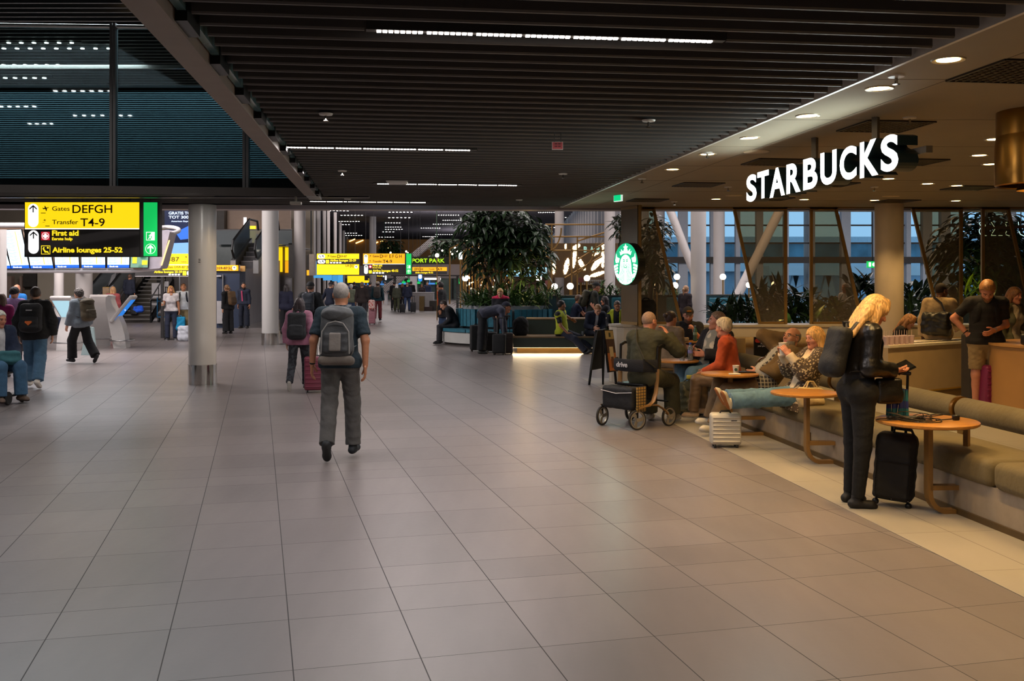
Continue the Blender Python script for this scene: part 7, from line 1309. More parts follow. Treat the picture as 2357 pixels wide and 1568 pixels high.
  Z2 = K.T2@Vector((0, 0, 1)); Y2 = K.T2@Vector((0, 1, 0)); X2 = K.T2@Vector((1, 0, 0))
  if t.get('hood'): S.cap(K.neck-Y2*.07*s-Z2*.03*s-X2*.05*s, K.neck-Y2*.07*s-Z2*.03*s+X2*.05*s, .045*s, None, .03).ell(K.neck-Y2*.1*s-Z2*.07*s, (.085*s, .05*s, .075*s), .03)
  if t.get('scarf'): S.cap(K.neck-X2*.03*s, K.neck+X2*.03*s, .085*s, None, .02)
  if t.get('skirt'):
   for q in 'LR': S.cap(K.hip[q]-up((0, 0, .0)), K.hip[q]+up((0, 0, hem)), .11*s*g+off, None, .05)
  hz = K.C+up((0, 0, hem));
  def post(S):
   S.plane(hz, K.Rp@Vector((0, 0, -1))); nk = K.neck; S.cap(nk-Z2*.0*s, K.hc, t.get('neck', .064)*s, None, .0, 's')
   if t.get('collar'): S.cap(nk-Z2*.03*s, nk+(K.hc-nk)*.33, .075*s, .07*s, .0, cut=1).cap(nk-Z2*.02*s, nk+(K.hc-nk)*.6, .060*s, None, 0, 's')
   if t.get('vneck'): S.cap(nk+Y2*.1*s-Z2*.02*s, K.chest+Y2*.2*s+Z2*t['vneck']*s, .05*s, .012*s, 0, 's')
   if t.get('open'): S.box(K.chest+Y2*.2*s-Z2*.1*s, (t['open']*s, .3*s, .75*s), .01, 0, 's', R=K.T2)
   if t.get('armless'):
    for q in 'LR': S.ell(K.sh[q]+(K.sh[q]-K.chest)*.25, (.075*s,)*3, 0, 's')
  return garment(t.get('name', 'shirt'), S, t.get('m') or cloth(c, **t.get('mat', {})), t.get('fold', .0055), seed, post)
 if top: upper(top, _pn[0]+40)
 if over: upper(over, _pn[0]+80)
 if vest: upper(vest, _pn[0]+120)
 if shoes:
  S = Sdf((-.06, -.1, -.1), (.06, .19, .06), .0065 if near else .01, .01); S.cap((0, -.045, -.046), (0, .11, -.056), .042, .043, 0, flat=((0, 0, 1), .95)).cap((0, .1, -.06), (0, .135, -.066), .04, .032, .02, flat=((0, 0, 1), .75)).cap((0, -.005, -.04), (0, -.012, .03), .043, .044, .02, cut=1); S.plane((0, 0, -.088), (0, 0, -1)); S.plane((0, -.01, .03), (0, 0, 1))
  if shoes[0] is not None:
   V, F = S.mesh(); c = V[F].mean(1); mi_ = ((c[:, 2] < -.066)).astype(int); tongue = (c[:, 1] > .02) & (c[:, 1] < .085) & (c[:, 2] > -.02)
   for q in 'LR': child('shoe', npm(K.foot[q], V), F, [cloth(shoes[0], rough=.6), mat('sole_%d_%d_%d' % shoes[1], shoes[1], .7, var=.05)], mi_)
 if hair and hair[0] != 'none':
  c = hair[1]; V, F = hair_mesh(hair[0], .0065 if near else (.009 if res < .016 else .014), fem); m = mat('hair_%d_%d_%d' % c, c, .5, var=.15, vs=40, pattern='strand', rgb2=tuple(min(255, int(x*1.45+12)) for x in c)) if hair[0] not in ('crop',) else mat('stubble_%d_%d_%d' % c, c, .8, var=.2, vs=60)
  child('hair', npm(K.HM, V), F, m)
 if beard:
  S = Sdf((-.09, -.03, -.14), (.09, .13, 0), .008 if near else .012, .01); S.ell((0, .022, -.03), (.066, .079, .096), 0).cap((-.036, .02, -.08), (0, .07, -.102), .029, .027, .03).cap((.036, .02, -.08), (0, .07, -.102), .029, .027, .03); S.plane((0, .02, -.035), (0, .25, 1)); S.ell((0, .1, -.06), (.026, .03, .014), .006, 's'); V, F = S.mesh(); child('beard', npm(K.HM, V), F, mat('hair_%d_%d_%d' % beard, beard, .8, var=.2, vs=60))
 if hat:
  V, F = cap_mesh(hat[0], .008 if near else .011)
  if hat[0] == 'backcap': pass
  child('cap' if hat[0] == 'cap' else 'beanie', npm(K.HM, V), F, cloth(hat[1]))
 if glasses:
  mb = MB(); W = lambda v: WM@K.HM@Vector(v); ring = lambda sx: [W((sx*.033+.022*math.cos(a), .098-.004*abs(math.cos(a)), .006+.017*math.sin(a))) for a in [k*math.pi/8 for k in range(17)]]
  mb.tube(ring(1), .0022*s, 6).tube(ring(-1), .0022*s, 6).tube([W((-.011, .1, .01)), W((.011, .1, .01))], .002, 6)
  for q in (-1, 1): mb.tube([W((q*.055, .094, .01)), W((q*.08, .04, .012)), W((q*.083, -.02, .004))], .002, 6)
  mb.build('glasses', mat('glasses_frame', glasses, .3), body)
 K.obj = body; return K
def to_local(K, M=None): return K.W@K.TM if M is None else K.W@M
def backpack(K, label, c, size=(.30, .46, .17), off=(0, 0, -.02), res=.011, trim=None, style='day', strap=None, group=None, mt=None):
 M = to_local(K)@Matrix.Translation(Vector((off[0], -(.125*K.s+off[1])-size[2]/2, off[2]))); w, h, d = size; m = mt or cloth(c, rough=.7); m2 = cloth(trim or tuple(int(x*.7) for x in c), rough=.75)
 t = thing('backpack', label, 'backpack', M.translation.copy(), 0, group); P = lambda v: M@Vector(v)
 S = Sdf((-w/2, -d/2-.02, -h/2), (w/2, d/2, h/2), res, .05); S.box((0, 0, -.01), (w*.93, d*.9, h*.93), min(w, d)*.38, 0).ell((0, -.01, -h*.28), (w*.47, d*.6, h*.22), .04).folds(.0015 if style == 'plain' else .003, 46, int(w*1000)); V, F = S.mesh(); link('body', npm(M, V), F, m, None, t, True)
 S = Sdf((-w/2, -d-.02, -h/2), (w/2, 0, h/2), res, .04); S.box((0, -d*.5, -h*.2), (w*.72, d*.42, h*.42), .035, 0).folds(.003, 60, 3); V, F = S.mesh(); style == 'plain' or link('front_pocket', npm(M, V), F, m2, None, t, True)
 if style in ('hike', 'roll'):
  S = Sdf((-w/2, -d, 0), (w/2, d, h), res, .06); S.ell((0, -.015, h*.36), (w*.47, d*.66, h*.17), 0).folds(.004, 60, 9); V, F = S.mesh(); link('top_flap', npm(M, V), F, m if style == 'hike' else m2, None, t, True)
 if style == 'hike':
  MB().tube([P((-w*.40, -d*.52, -h*.42)), P((-w*.38, -d*.62, 0)), P((-w*.22, -d*.68, h*.16)), P((0, -d*.7, h*.2)), P((w*.22, -d*.68, h*.16)), P((w*.38, -d*.62, 0)), P((w*.40, -d*.52, -h*.42))], .006, 6).build('zip', mat('pale_zip', (150, 148, 144), .4), t)
  S = Sdf((-w, -d, -h*.75), (w, d, -h*.4), res, .04); S.box((0, 0, -h*.53), (w*1.02, d*.9, .085), .04, 0); V, F = S.mesh(); link('hip_belt', npm(M, V), F, cloth((104, 96, 88)), None, t, True)
  S = Sdf((-w/2, -d-.05, -h/2), (w/2, 0, h/2), res, .04); S.box((0, -d*.72, -h*.2), (w*.34, .02, h*.36), .012, 0); V, F = S.mesh(); link('pocket_panel', npm(M, V), F, cloth((118, 112, 106)), None, t, True)
  for q in (-1, 1): MB().tube([P((q*w*.44, -d*.1, -h*.1)), P((q*w*.47, -d*.2, -h*.3)), P((q*w*.42, -d*.3, -h*.42))], .006, 6).build('side_strap', m_dkmet, t)
 MB().tube([P((-.035, d*.3, h*.46)), P((-.03, d*.2, h*.55)), P((.03, d*.2, h*.55)), P((.035, d*.3, h*.46))], .008, 6).build('grab_handle', m2, t)
 ms = cloth(strap or tuple(int(x*.75) for x in c)); B = to_local(K); s = K.s
 for q in (-1, 1):
  pts = [(.065, -.145, .12), (.075, -.11, .2), (.085, -.03, .232), (.092, .06, .195), (.1, .125, .09), (.118, .13, -.04), (.15, .06, -.15), (.14, -.1, -.2)]
  MB().tube([B@Vector((q*x*s, y*s, z*s)) for x, y, z in pts], [(.026*s, .007)]*len(pts), 8, True, flat=B.to_3x3()@Vector((1, 0, 0))).build('shoulder_strap', ms, t, True)
 return t
def soft_bag(name, label, cat, c, w, h, d, pos, heading=0, res=.012, strap=None, fold=.008, m=None, handle=0, group=None):
 M = Matrix.Translation(Vector(pos))@Matrix.Rotation(math.radians(heading), 4, 'Z'); t = thing(name, label, cat, pos, 0, group); S = Sdf((-w/2, -d/2, -h/2), (w/2, d/2, h/2), res, .05); S.box((0, 0, -.01), (w, d, h), min(w, d)*.35, 0).ell((0, 0, -h*.25), (w*.5, d*.62, h*.26), .05).folds(fold, 40, int(w*977)); V, F = S.mesh(); link('body', npm(M, V), F, m or cloth(c), None, t, True)
 if handle: P = lambda v: M@Vector(v); [MB().tube([P((-w*.25, y, h*.42)), P((-w*.1, y*.4, h*.5+handle)), P((w*.1, y*.4, h*.5+handle)), P((w*.25, y, h*.42))], .008, 6).build('handle', m or cloth(c), t) for y in (-d*.2, d*.2)]
 if strap: MB().tube([Vector(q) for q in strap], [(.022, .006)]*len(strap), 8, True).build('strap', m or cloth(tuple(int(x*.8) for x in c)), t, True)
 return t
def walk(a=1.0, lead='R', arm=.35, **k):
 o = 'L' if lead == 'R' else 'R'; p_ = {lead+'l': (.03, .36*a, -1), lead+'s': (0, -.02*a, -1), o+'l': (.04, -.22*a, -1), o+'s': (.0, -.62*a, -1), lead+'t': (8, 6), o+'t': (8, -38*a), lead+'a': (.2, -.28*arm*2, -1), lead+'f': (.12, .25, -1), o+'a': (.2, .25*arm*2, -1), o+'f': (.1, .55, -1), 'lean': 4}; p_.update(k); return p_
def stand(**k): p_ = {'La': (.16, .02, -1), 'Ra': (.16, .02, -1)}; p_.update(k); return p_
def sit(**k): p_ = {'Ll': (.12, 1, -.06), 'Rl': (.12, 1, -.06), 'Ls': (.02, .05, -1), 'Rs': (.02, .05, -1), 'pelvis': .6, 'La': (.15, .35, -1), 'Ra': (.15, .35, -1), 'Lf': (-.25, .95, -.25), 'Rf': (-.25, .95, -.25)}; p_.update(k); return p_
def P2(px, Y): return (xat(px, Y), Y, 0.0)
NAVY = (30, 36, 54); BLK = (26, 26, 28); JEAN = (66, 92, 122)
K = person('grey haired man in dark teal t-shirt walking away with a grey hiking backpack', P2(783, 9.85), 2, 1.735, 0, walk(1.0, 'R', .22, La=(.28, -.14, -1), Lf=(.10, .40, -1), Ra=(.28, -.12, -1), Rf=(0, .16, -1), lean=5, head=(4, 0, 0), Rl=(.06, .2, -1), Rs=(.02, -.06, -1), Ll=(.03, -.10, -1), Ls=(-.02, -.62, -1), Lt=(4, -52)), .0085, 'tan', ('crop', (150, 144, 138)), {'c': (24, 42, 52), 'sleeve': .82, 'off': .014, 'loose': .01, 'hem': -.08}, {'c': (84, 82, 80), 'off': .012, 'wide': .012, 'fold': .007}, ((30, 34, 38), (44, 44, 44)), g=1.07)
backpack(K, 'large grey hiking backpack on the grey haired walking man', (76, 78, 80), (.335, .50, .20), (0, .005, -.07), .009, (58, 60, 62), 'hike', (70, 78, 82))
w = K.W@K.hd['L']; MB().tube([w@Vector((.03*math.cos(a), .023*math.sin(a), -.014)) for a in [k*math.pi/8 for k in range(17)]], .008, 8).build('wrist_watch', m_dkmet, K.obj, True)
K = person('man in black hooded jacket and blue jeans walking away with a bulky black backpack', P2(80, 16.3), 12, 1.66, 0, walk(.75, 'L', .12, La=(.34, .1, -1), Ra=(.34, .1, -1), Lf=(0, .3, -1), Rf=(0, .3, -1), head=(6, 14, 0)), .0115, 'fair', ('short', (58, 46, 38)), {'c': BLK, 'hood': 1, 'off': .035, 'hem': -.14, 'loose': .02, 'name': 'jacket'}, {'c': (76, 112, 142), 'off': .02, 'wide': .02}, ((226, 220, 212), (236, 232, 226)), g=1.18)
t = backpack(K, 'bulky black backpack with small orange patch on the man in the hooded jacket', (24, 24, 26), (.36, .50, .2), (0, .03, -.08), .012, (30, 30, 32), 'day', BLK)
M = to_local(K)@Matrix.Translation((0, -.125*K.s-.03-.1, -.08)); P = lambda v: M@Vector(v); MB().prism([(-.045, 0), (-.055, -.02), (0, -.07), (.055, -.02), (.045, 0)], M.to_3x3()@Vector((0, -.012, 0)), P((0, -.142, -.08)), M.to_3x3()@Vector((1, 0, 0)), M.to_3x3()@Vector((0, 0, 1))).build('orange_patch', mat('orange_patch', (216, 108, 44), .6), t); MB().box(P((-.01, -.10, .1)), (.09, .02, .02)).build('white_mark', m_wp, t)
K = person('person in grey jacket and black trousers striding left with an olive roll-top backpack', P2(186, 21.3), 62, 1.62, 0, walk(1.25, 'L', .3, Ra=(.15, -.25, -1), La=(.15, .3, -1), Lf=(.1, .5, -1)), .013, 'fair', ('curly', (62, 54, 50)), {'c': (124, 134, 142), 'off': .022, 'hem': -.12, 'loose': .014, 'name': 'jacket'}, {'c': BLK, 'off': .022, 'wide': .03}, ((34, 34, 38), (60, 62, 64)))
backpack(K, 'olive brown roll-top backpack on the person in the grey jacket', (84, 72, 50), (.33, .48, .19), (0, .01, -.05), .012, (70, 60, 42), 'roll', (66, 56, 40))
K = person('person in purple printed t-shirt and black beanie standing at the left edge', P2(30, 19.6), 5, 1.66, 0, stand(), .014, 'fair', None, {'c': (70, 54, 128), 'sleeve': .9, 'off': .026, 'hem': -.12, 'loose': .03, 'mat': {'pattern': 'print', 'rgb2': (150, 120, 170), 'vs': 9}}, {'c': (44, 44, 52)}, hat=('beanie', (24, 24, 26)), g=1.1)
person('person in magenta top at the very left edge behind the seated man', P2(2, 18.2), 20, 1.56, 1, stand(), .014, 'fair', ('bob', (80, 60, 50)), {'c': (146, 24, 96), 'off': .024, 'hem': -.12}, {'c': (58, 40, 44)}, g=1.15)
K = person('bald man in bright blue jacket seen between the beanie and the black jacket', P2(43, 25), 160, 1.70, 0, stand(head=(8, 20, 0)), .016, 'ruddy', None, {'c': (24, 112, 190), 'off': .026, 'hem': -.14, 'name': 'jacket'}, {'c': (50, 52, 60)})
Yw = 14.3; WC = thing('wheelchair', 'black wheelchair cart carrying the seated man at the left edge', 'wheelchair', (xat(-8, Yw), Yw, 0)); wx = xat(-12, Yw)
MB().rbox((wx, Yw+.0, .46), (.5, .5, .07), .02).build('seat', m_dkmet, WC, True); MB().rbox((wx-.2, Yw+.2, .78), (.4, .06, .5), .02, rz=.8).build('backrest', m_dkmet, WC, True); MB().bb(wx-.25, xat(33, Yw), Yw-.28, Yw+.2, .10, .13).build('footplate', m_dkmet, WC)
for dx, dy in ((-.2, -.2), (.2, -.2), (-.2, .2), (.2, .2)): MB().tube([(wx+dx, Yw+dy, .12), (wx+dx, Yw+dy, .46)], .016, 8).build('frame_tube', m_stl, WC, True)
for (px_, dy) in ((36, -.22), (40, .14), (-40, -.2), (-40, .2)): MB().lathe([(.001, -.022), (.085, -.022), (.095, -.01), (.095, .01), (.085, .022), (.001, .022)], (0, 0, 0), 24, False).build('wheel', mat('grey_tyre', (54, 54, 54), .7), WC, True).matrix_basis = Matrix.Translation((xat(px_, Yw), Yw+dy, .096))@Matrix.Rotation(math.pi/2, 4, 'Y')
for px_, dy in ((36, -.22), (40, .14)): MB().bar((xat(px_, Yw)-.05, Yw+dy, .12), (xat(px_, Yw), Yw+dy, .1), .03, .03).build('fork', m_dkmet, WC)
K = person('elderly man in navy jacket and blue jeans seated in the cart at the left edge', (xat(-8, Yw), Yw, 0), -128, 1.70, 0, sit(head=(12, 10, 0), Lf=(-.3, .9, -.4), Rf=(-.35, .9, -.3), Rs=(.02, .02, -1)), .0115, 'ruddy', ('short', (176, 168, 160)), {'c': (206, 204, 206), 'off': .012}, {'c': (62, 100, 132), 'off': .018, 'wide': .02}, ((96, 76, 62), (54, 42, 36)), seat=.49, over={'c': (30, 42, 68), 'off': .03, 'hem': -.1, 'open': .12, 'name': 'jacket', 'loose': .016}, g=1.1)
hp_ = (K.W@K.hd['L']@Vector((0, 0, .08))+K.W@K.hd['R']@Vector((0, 0, .08)))/2; soft_bag('pouch_bag', 'teal pouch bag on the lap of the seated man at the left edge', 'bag', (54, 108, 116), .3, .2, .14, tuple(hp_+Vector((0, 0, .06))), 40)
t = thing('waiting_seat', 'black seat behind the dark service totem', 'seat', P2(108, 33)); MB().bb(xat(98, 33), xat(120, 33), 32.8, 33.3, .42, .46).build('seat', m_dkmet, t); MB().bb(xat(99, 33), xat(103, 33), 32.9, 33.2, 0, .42).build('leg', m_dkmet, t); MB().bb(xat(116, 33), xat(120, 33), 32.9, 33.2, 0, .42).build('leg', m_dkmet, t); MB().bb(xat(97, 33), xat(104, 33), 33.2, 33.26, .5, 1.15).build('backrest', m_dkmet, t)
person('child in grey hooded top sitting behind the dark service totem', P2(108, 33.05), -90, 1.45, 1, sit(lean=20, head=(25, 0, 0)), .018, 'fair', ('bob', (108, 72, 46)), {'c': (126, 126, 134), 'off': .02, 'hood': 1}, {'c': (40, 48, 76)}, seat=.46)
person('person in a rose red tracksuit walking away behind the information pillar', P2(259, 31), 8, 1.60, 1, walk(.7, 'L', .2), .016, 'fair', ('bob', (150, 110, 72)), {'c': (160, 74, 74), 'off': .02, 'hem': -.1, 'name': 'sweatshirt'}, {'c': (172, 84, 80), 'off': .02, 'wide': .012}, ((216, 208, 204), (40, 36, 36)))
K = person('man in navy jacket climbing the dark staircase with two bags', (xat(297, 42.65), 42.65, .34), -8, 1.72, 0, walk(.5, 'R', .2), .02, 'tan', ('short', (74, 52, 40)), {'c': (30, 34, 50), 'off': .026, 'hem': -.14, 'name': 'jacket'}, {'c': (22, 22, 26)})
soft_bag('carrier_bag', 'bright blue bag held by the man on the staircase', 'bag', (30, 92, 220), .42, .3, .26, tuple(at(318, 711, 42.4)), 20, .02); soft_bag('holdall', 'black bag hanging beside the bright blue bag on the stairs', 'bag', (30, 30, 32), .3, .46, .2, tuple(at(309, 712, 42.35)), 0, .02)
K = person('woman in white t-shirt and dark jeans looking up at the departures with a paper cup', P2(394, 29.6), 196, 1.66, 1, stand(head=(-32, 12, 0), Ra=(.25, .1, -1), Rf=(.1, .9, .1), La=(.2, .05, -1), Lf=(.1, .1, -1)), .0125, 'tan', ('long', (150, 112, 66)), {'c': (214, 208, 210), 'sleeve': .6, 'off': .014, 'hem': -.03}, {'c': (40, 46, 66), 'off': .01}, ((60, 60, 62), (220, 220, 220)), glasses=(40, 36, 34), hands=('relax', 'grip'))
cup(tuple(K.W@K.hd['R']@Vector((0, .03, .06))-Vector((0, 0, .04))), .1, .036, 'paper cup in the hand of the woman in white looking up', False)
soft_bag('carrier_bag', 'turquoise blue bag hanging from the hand of the woman in white', 'bag', (22, 142, 190), .33, .42, .14, tuple(K.W@K.hd['L']@Vector((0, 0, .1))-Vector((0, 0, .25))), 10, .014, handle=.03)
suitcase('dark grey suitcase standing beside the woman in white', (xat(384.5, 30), 30.0, 0), .17, .56, .36, .3, mat('charcoal_shell', (44, 46, 48), .5), ribs=5)
K = person('man in pale shirt and khaki trousers looking up beside the first column', P2(423, 29.9), 190, 1.72, 0, stand(head=(-24, 14, 0)), .0145, 'tan', ('short', (70, 48, 34)), {'c': (190, 196, 204), 'off': .018, 'hem': -.03}, {'c': (128, 112, 80), 'off': .018, 'wide': .016}, ((70, 50, 40), (40, 32, 28)), belly=.8)
backpack(K, 'navy backpack on the man in the pale shirt beside the first column', (36, 40, 56), (.3, .44, .16), res=.016)
soft_bag('carrier_bag', 'white bag standing on the floor beside the first column', 'bag', (196, 198, 206), .34, .46, .2, (xat(423, 29.2), 29.2, .23), 0, .016)
K = person('woman in black with blond ponytail and a brown backpack before the dark blue box', P2(525, 33.4), 55, 1.67, 1, stand(lean=4), .015, 'fair', ('pony', (128, 92, 60)), {'c': BLK, 'off': .026, 'hem': -.1, 'name': 'jacket'}, {'c': (30, 30, 34), 'off': .024, 'wide': .03})
backpack(K, 'brown backpack on the woman in black before the dark blue box', (112, 84, 54), (.3, .5, .18), res=.015)
K = person('man in navy shirt and trousers with a pink tie standing by the grey leaning wall', P2(562, 37.2), 165, 1.74, 0, stand(head=(4, 30, 0), Ll=(.1, 0, -1), Rl=(.1, 0, -1)), .016, 'tan', ('short', (34, 28, 26)), {'c': NAVY, 'off': .014, 'hem': -.05}, {'c': (26, 32, 48), 'off': .018, 'wide': .014}, beard=(40, 30, 26))
MB().bar(K.W@(K.TM@Vector((0, .15, .17))), K.W@(K.TM@Vector((0, .145, -.22))), .05, .012).build('tie', mat('pink_tie', (196, 70, 110), .6), K.obj)
K = person('short woman in pink hooded top and dark patterned leggings walking away with a black backpack', P2(688, 16.05), 2, 1.52, 1, walk(.95, 'R', .2, Ra=(.25, -.1, -1), Rf=(.2, .1, -1), La=(.24, .05, -1), Lf=(0, .2, -1), Lt=(6, -60), Ls=(0, -.8, -1)), .0115, 'fair', ('long', (36, 26, 28)), {'c': (176, 118, 142), 'off': .026, 'hem': -.1, 'loose': .014, 'name': 'hooded_top'}, {'c': (34, 36, 42), 'off': .01, 'mat': {'pattern': 'camo', 'rgb2': (58, 62, 68), 'vs': 16}}, ((28, 28, 30), (200, 196, 186)), hands=('relax', 'grip'))
backpack(K, 'flat black backpack on the short woman in pink', (34, 36, 40), (.31, .46, .15), (0, .02, -.06), .012, (40, 42, 46), 'day', (40, 40, 44))
hw_ = K.W@K.hd['R']@Vector((0, 0, .07)); t = suitcase('maroon pink hard suitcase pulled by the short woman in pink', (xat(727, 15.75), 15.75, 0), .36, .56, .22, .2, mat('rose_shell', (128, 56, 74), .3, var=.05), handle=0.0); MB().tube([(xat(724, 15.8), 15.8, .54), hw_], .01, 8).tube([(xat(731, 15.8), 15.85, .54), hw_+Vector((.06, .02, 0))], .01, 8).build('handle_tubes', m_stl, t)
K = person('man in black cap and black jacket walking ahead of the pink top with a backpack', P2(713, 22.5), 0, 1.74, 0, walk(.8, 'L', .3, Ra=(.34, -.1, -1), La=(.3, .1, -1)), .014, 'ruddy', ('short', (60, 50, 44)), {'c': BLK, 'off': .026, 'hem': -.12, 'loose': .014, 'name': 'jacket'}, {'c': (34, 34, 38), 'off': .018}, hat=('cap', (28, 26, 28)), g=1.08)
backpack(K, 'dark backpack with grey straps on the man in the black cap', (48, 50, 58), (.3, .48, .17), (0, .01, -.03), .014, (38, 40, 48), 'day', (90, 94, 104))
person('dark haired person in navy jacket walking away beside the second column', P2(658, 33), 0, 1.66, 1, walk(.6), .018, 'fair', ('bob', (40, 34, 34)), {'c': (36, 38, 60), 'off': .028, 'hem': -.16, 'name': 'jacket'}, {'c': (24, 24, 28)})
FAR = [
('man in navy jacket and cap with one arm swung out, left of the walking man', 759, 38, -35, 1.72, 0, ('short', (90, 80, 74)), (34, 40, 60), (90, 84, 78), (46, 44, 56)),
('white haired woman in pale green hooded top and jeans in the crowd', 808, 46, 5, 1.62, 1, ('pixie', (210, 204, 194)), (128, 134, 112), (60, 84, 120), None),
('man in dark brown jacket and dark trousers right of the walking man', 833, 41.5, 6, 1.74, 0, ('short', (110, 92, 74)), (58, 48, 46), (48, 44, 46), None),
('person in bright blue coat half hidden in the distant crowd', 800, 62, 0, 1.66, 1, ('short', (50, 44, 40)), (40, 90, 170), (40, 40, 46), None),
('person in black coat beside the bright blue coat in the distant crowd', 815, 60, 0, 1.72, 0, ('short', (46, 40, 36)), (34, 34, 38), (36, 36, 40), None),
('man in black hooded coat between the brown jacket and the white cap', 851, 52, -4, 1.76, 0, ('short', (40, 34, 32)), (30, 30, 36), (40, 40, 44), None),
('person in teal jacket and jeans walking far down the hall', 886, 76, 0, 1.72, 0, ('short', (70, 60, 54)), (74, 100, 108), (50, 72, 110), None),
('person in dark coat far down the hall left of the ribbed escalator', 842, 68, 0, 1.7, 0, ('short', (44, 38, 36)), (44, 42, 46), (36, 36, 42), None),
('grey haired woman in olive coat walking away with a black case', 913, 56.5, 4, 1.64, 1, ('bob', (186, 178, 168)), (72, 74, 58), (76, 80, 54), None),
('person in black coat to the left of the olive coat far down the hall', 907, 60, 0, 1.74, 0, ('short', (40, 34, 32)), (30, 30, 34), (30, 30, 34), None),
('woman in black between the olive coat and the navy jacket far away', 926, 60, 0, 1.64, 1, ('bob', (110, 72, 50)), (34, 32, 36), (30, 30, 36), None),
('balding man in navy jacket and jeans walking away with a cabin case', 937, 56.5, -2, 1.70, 0, ('fringe', (120, 100, 86)), (34, 40, 62), (58, 74, 108), None),
('person in black right of the balding man far down the hall', 946, 64, 0, 1.76, 0, ('short', (36, 32, 32)), (30, 30, 34), (30, 30, 34), None),
('small figure in grey among the farthest people before the gates', 860, 80, 0, 1.7, 0, ('short', (90, 80, 70)), (104, 100, 96), (50, 50, 56), None),
('small figure in black among the farthest people left of the white cap', 872, 84, 0, 1.7, 0, ('short', (50, 44, 40)), (40, 40, 44), (40, 40, 44), None),
('small figure in navy sitting figure height behind the far counter', 984, 70, 180, 1.72, 0, ('short', (50, 40, 34)), (40, 50, 80), (40, 40, 48), None),
('small figure in dark top behind the far white counter', 971, 68, 180, 1.6, 1, ('bob', (60, 44, 36)), (60, 50, 56), (40, 40, 44), None)]
for i, (lab, px, Y, hd, H, fem, hr, tc, bc, hat) in enumerate(FAR):
 person(lab, P2(px, Y), hd, H, fem, walk(.5+.25*(i % 3), 'LR'[i % 2], .2, **({'Ra': (.4, .1, -1), 'La': (.8, .2, -1), 'Lf': (.7, .1, -1)} if i == 0 else {})), .022 if Y < 50 else .028, 'fair', hr, {'c': tc, 'off': .026, 'hem': -.14, 'name': 'jacket', 'fold': .004}, {'c': bc, 'off': .018, 'fold': .004}, hat=('cap', hat) if hat else None)
K = person('traveller in white cap, dark red trousers and a grey backpack pulling a pink case', P2(869, 43.5), 2, 1.74, 0, walk(.7, 'R', .3), .018, 'fair', ('short', (60, 46, 40)), {'c': (36, 70, 80), 'off': .02, 'hem': -.08, 'name': 'jacket'}, {'c': (124, 50, 56), 'off': .016, 'wide': .01}, ((40, 38, 40), (220, 216, 210)), hat=('cap', (206, 190, 176)))
backpack(K, 'grey backpack on the traveller in the white cap', (84, 78, 74), (.32, .52, .2), res=.018)
suitcase('dusty pink upright case with a floral bag on top, ahead of the walking man', (xat(856.5, 40.5), 40.5, 0), .26, .62, .22, 0, mat('dusty_pink_shell', (168, 112, 122), .4), handle=.25); soft_bag('tote_bag', 'red and white floral bag resting on the dusty pink case', 'bag', (196, 74, 66), .25, .4, .16, (xat(856, 40.3), 40.28, .82), 0, .016, m=cloth((196, 62, 58), pattern='print', rgb2=(226, 190, 180), vs=14))
suitcase('black case beside the olive coat far down the hall', (xat(926, 55.5), 55.5, 0), .3, .5, .22, 0, mat('black_shell', (30, 30, 32), .5), handle=.4); suitcase('black cabin case right of the balding man far down the hall', (xat(951, 56), 56, 0), .3, .58, .24, 0, mat('black_shell', (30, 30, 32)), handle=.35)
seatx = PX-(RP+.45)
person('young man in black jacket sitting on the planter bench looking at his phone', (xat(1048, 27.9), 27.7, 0), 88, 1.72, 0, sit(lean=24, curve=14, head=(34, 0, 0), La=(.1, .5, -1), Ra=(.1, .5, -1), Lf=(-.25, 1, -.05), Rf=(-.25, 1, -.05)), .0125, 'fair', ('short', (44, 36, 32)), {'c': (28, 28, 32), 'off': .026, 'hem': -.08, 'name': 'jacket', 'collar': 1}, {'c': (46, 46, 52), 'off': .016}, ((24, 24, 26), (34, 34, 36)), seat=.46, hands=('pinch', 'pinch'))
K = person('man in black and orange jacket with headphones standing behind the phone reader', P2(1019, 30.4), 80, 1.76, 0, stand(head=(10, 0, 0)), .015, 'tan', ('short', (30, 26, 26)), {'c': (26, 26, 30), 'off': .03, 'hem': -.3, 'skirt': 1, 'name': 'coat'}, {'c': (56, 74, 106), 'off': .018, 'wide': .01}, ((160, 112, 60), (120, 90, 60)))
w = K.W@K.HM; MB().tube([w@Vector((.1*math.cos(a), -.005, .025+.115*math.sin(a))) for a in [math.pi*k/10 for k in range(11)]], .012, 6).ball(w@Vector((-.09, 0, 0)), .035, 10).ball(w@Vector((.09, 0, 0)), .035, 10).build('headphones', m_dkmet, K.obj); MB().tube([K.W@K.TM@Vector((.1, .14, .2)), K.W@K.TM@Vector((.12, .17, -.1)), K.W@K.TM@Vector((.12, .18, -.55))], [(.03, .012)]*3, 8).build('orange_lining', mat('orange_lining', (214, 78, 36), .7), K.obj)
backpack(person.__globals__['K'], 'black backpack worn by the man with headphones', (30, 30, 34), (.3, .42, .15), res=.016) if False else None
K = person('bending man in grey blue jumper and dark cap reaching into his luggage', P2(1112, 24.2), -84, 1.76, 0, stand(lean=74, curve=22, pelvis=.85, head=(10, 0, 0), La=(.1, 1, .25), Ra=(.1, 1, .2), Lf=(0, 1, .3), Rf=(0, 1, .3), Ll=(.1, .10, -1), Rl=(.16, -.06, -1), Ls=(.0, -.1, -1), Rs=(.05, -.05, -1)), .0125, 'ruddy', ('short', (60, 50, 44)), {'c': (66, 68, 84), 'off': .022, 'hem': -.06, 'name': 'jumper', 'loose': .012}, {'c': (24, 24, 28), 'off': .026, 'wide': .03}, ((46, 46, 42), (66, 64, 58)), hat=('cap', (40, 42, 58)), hands=('grip', 'grip'))
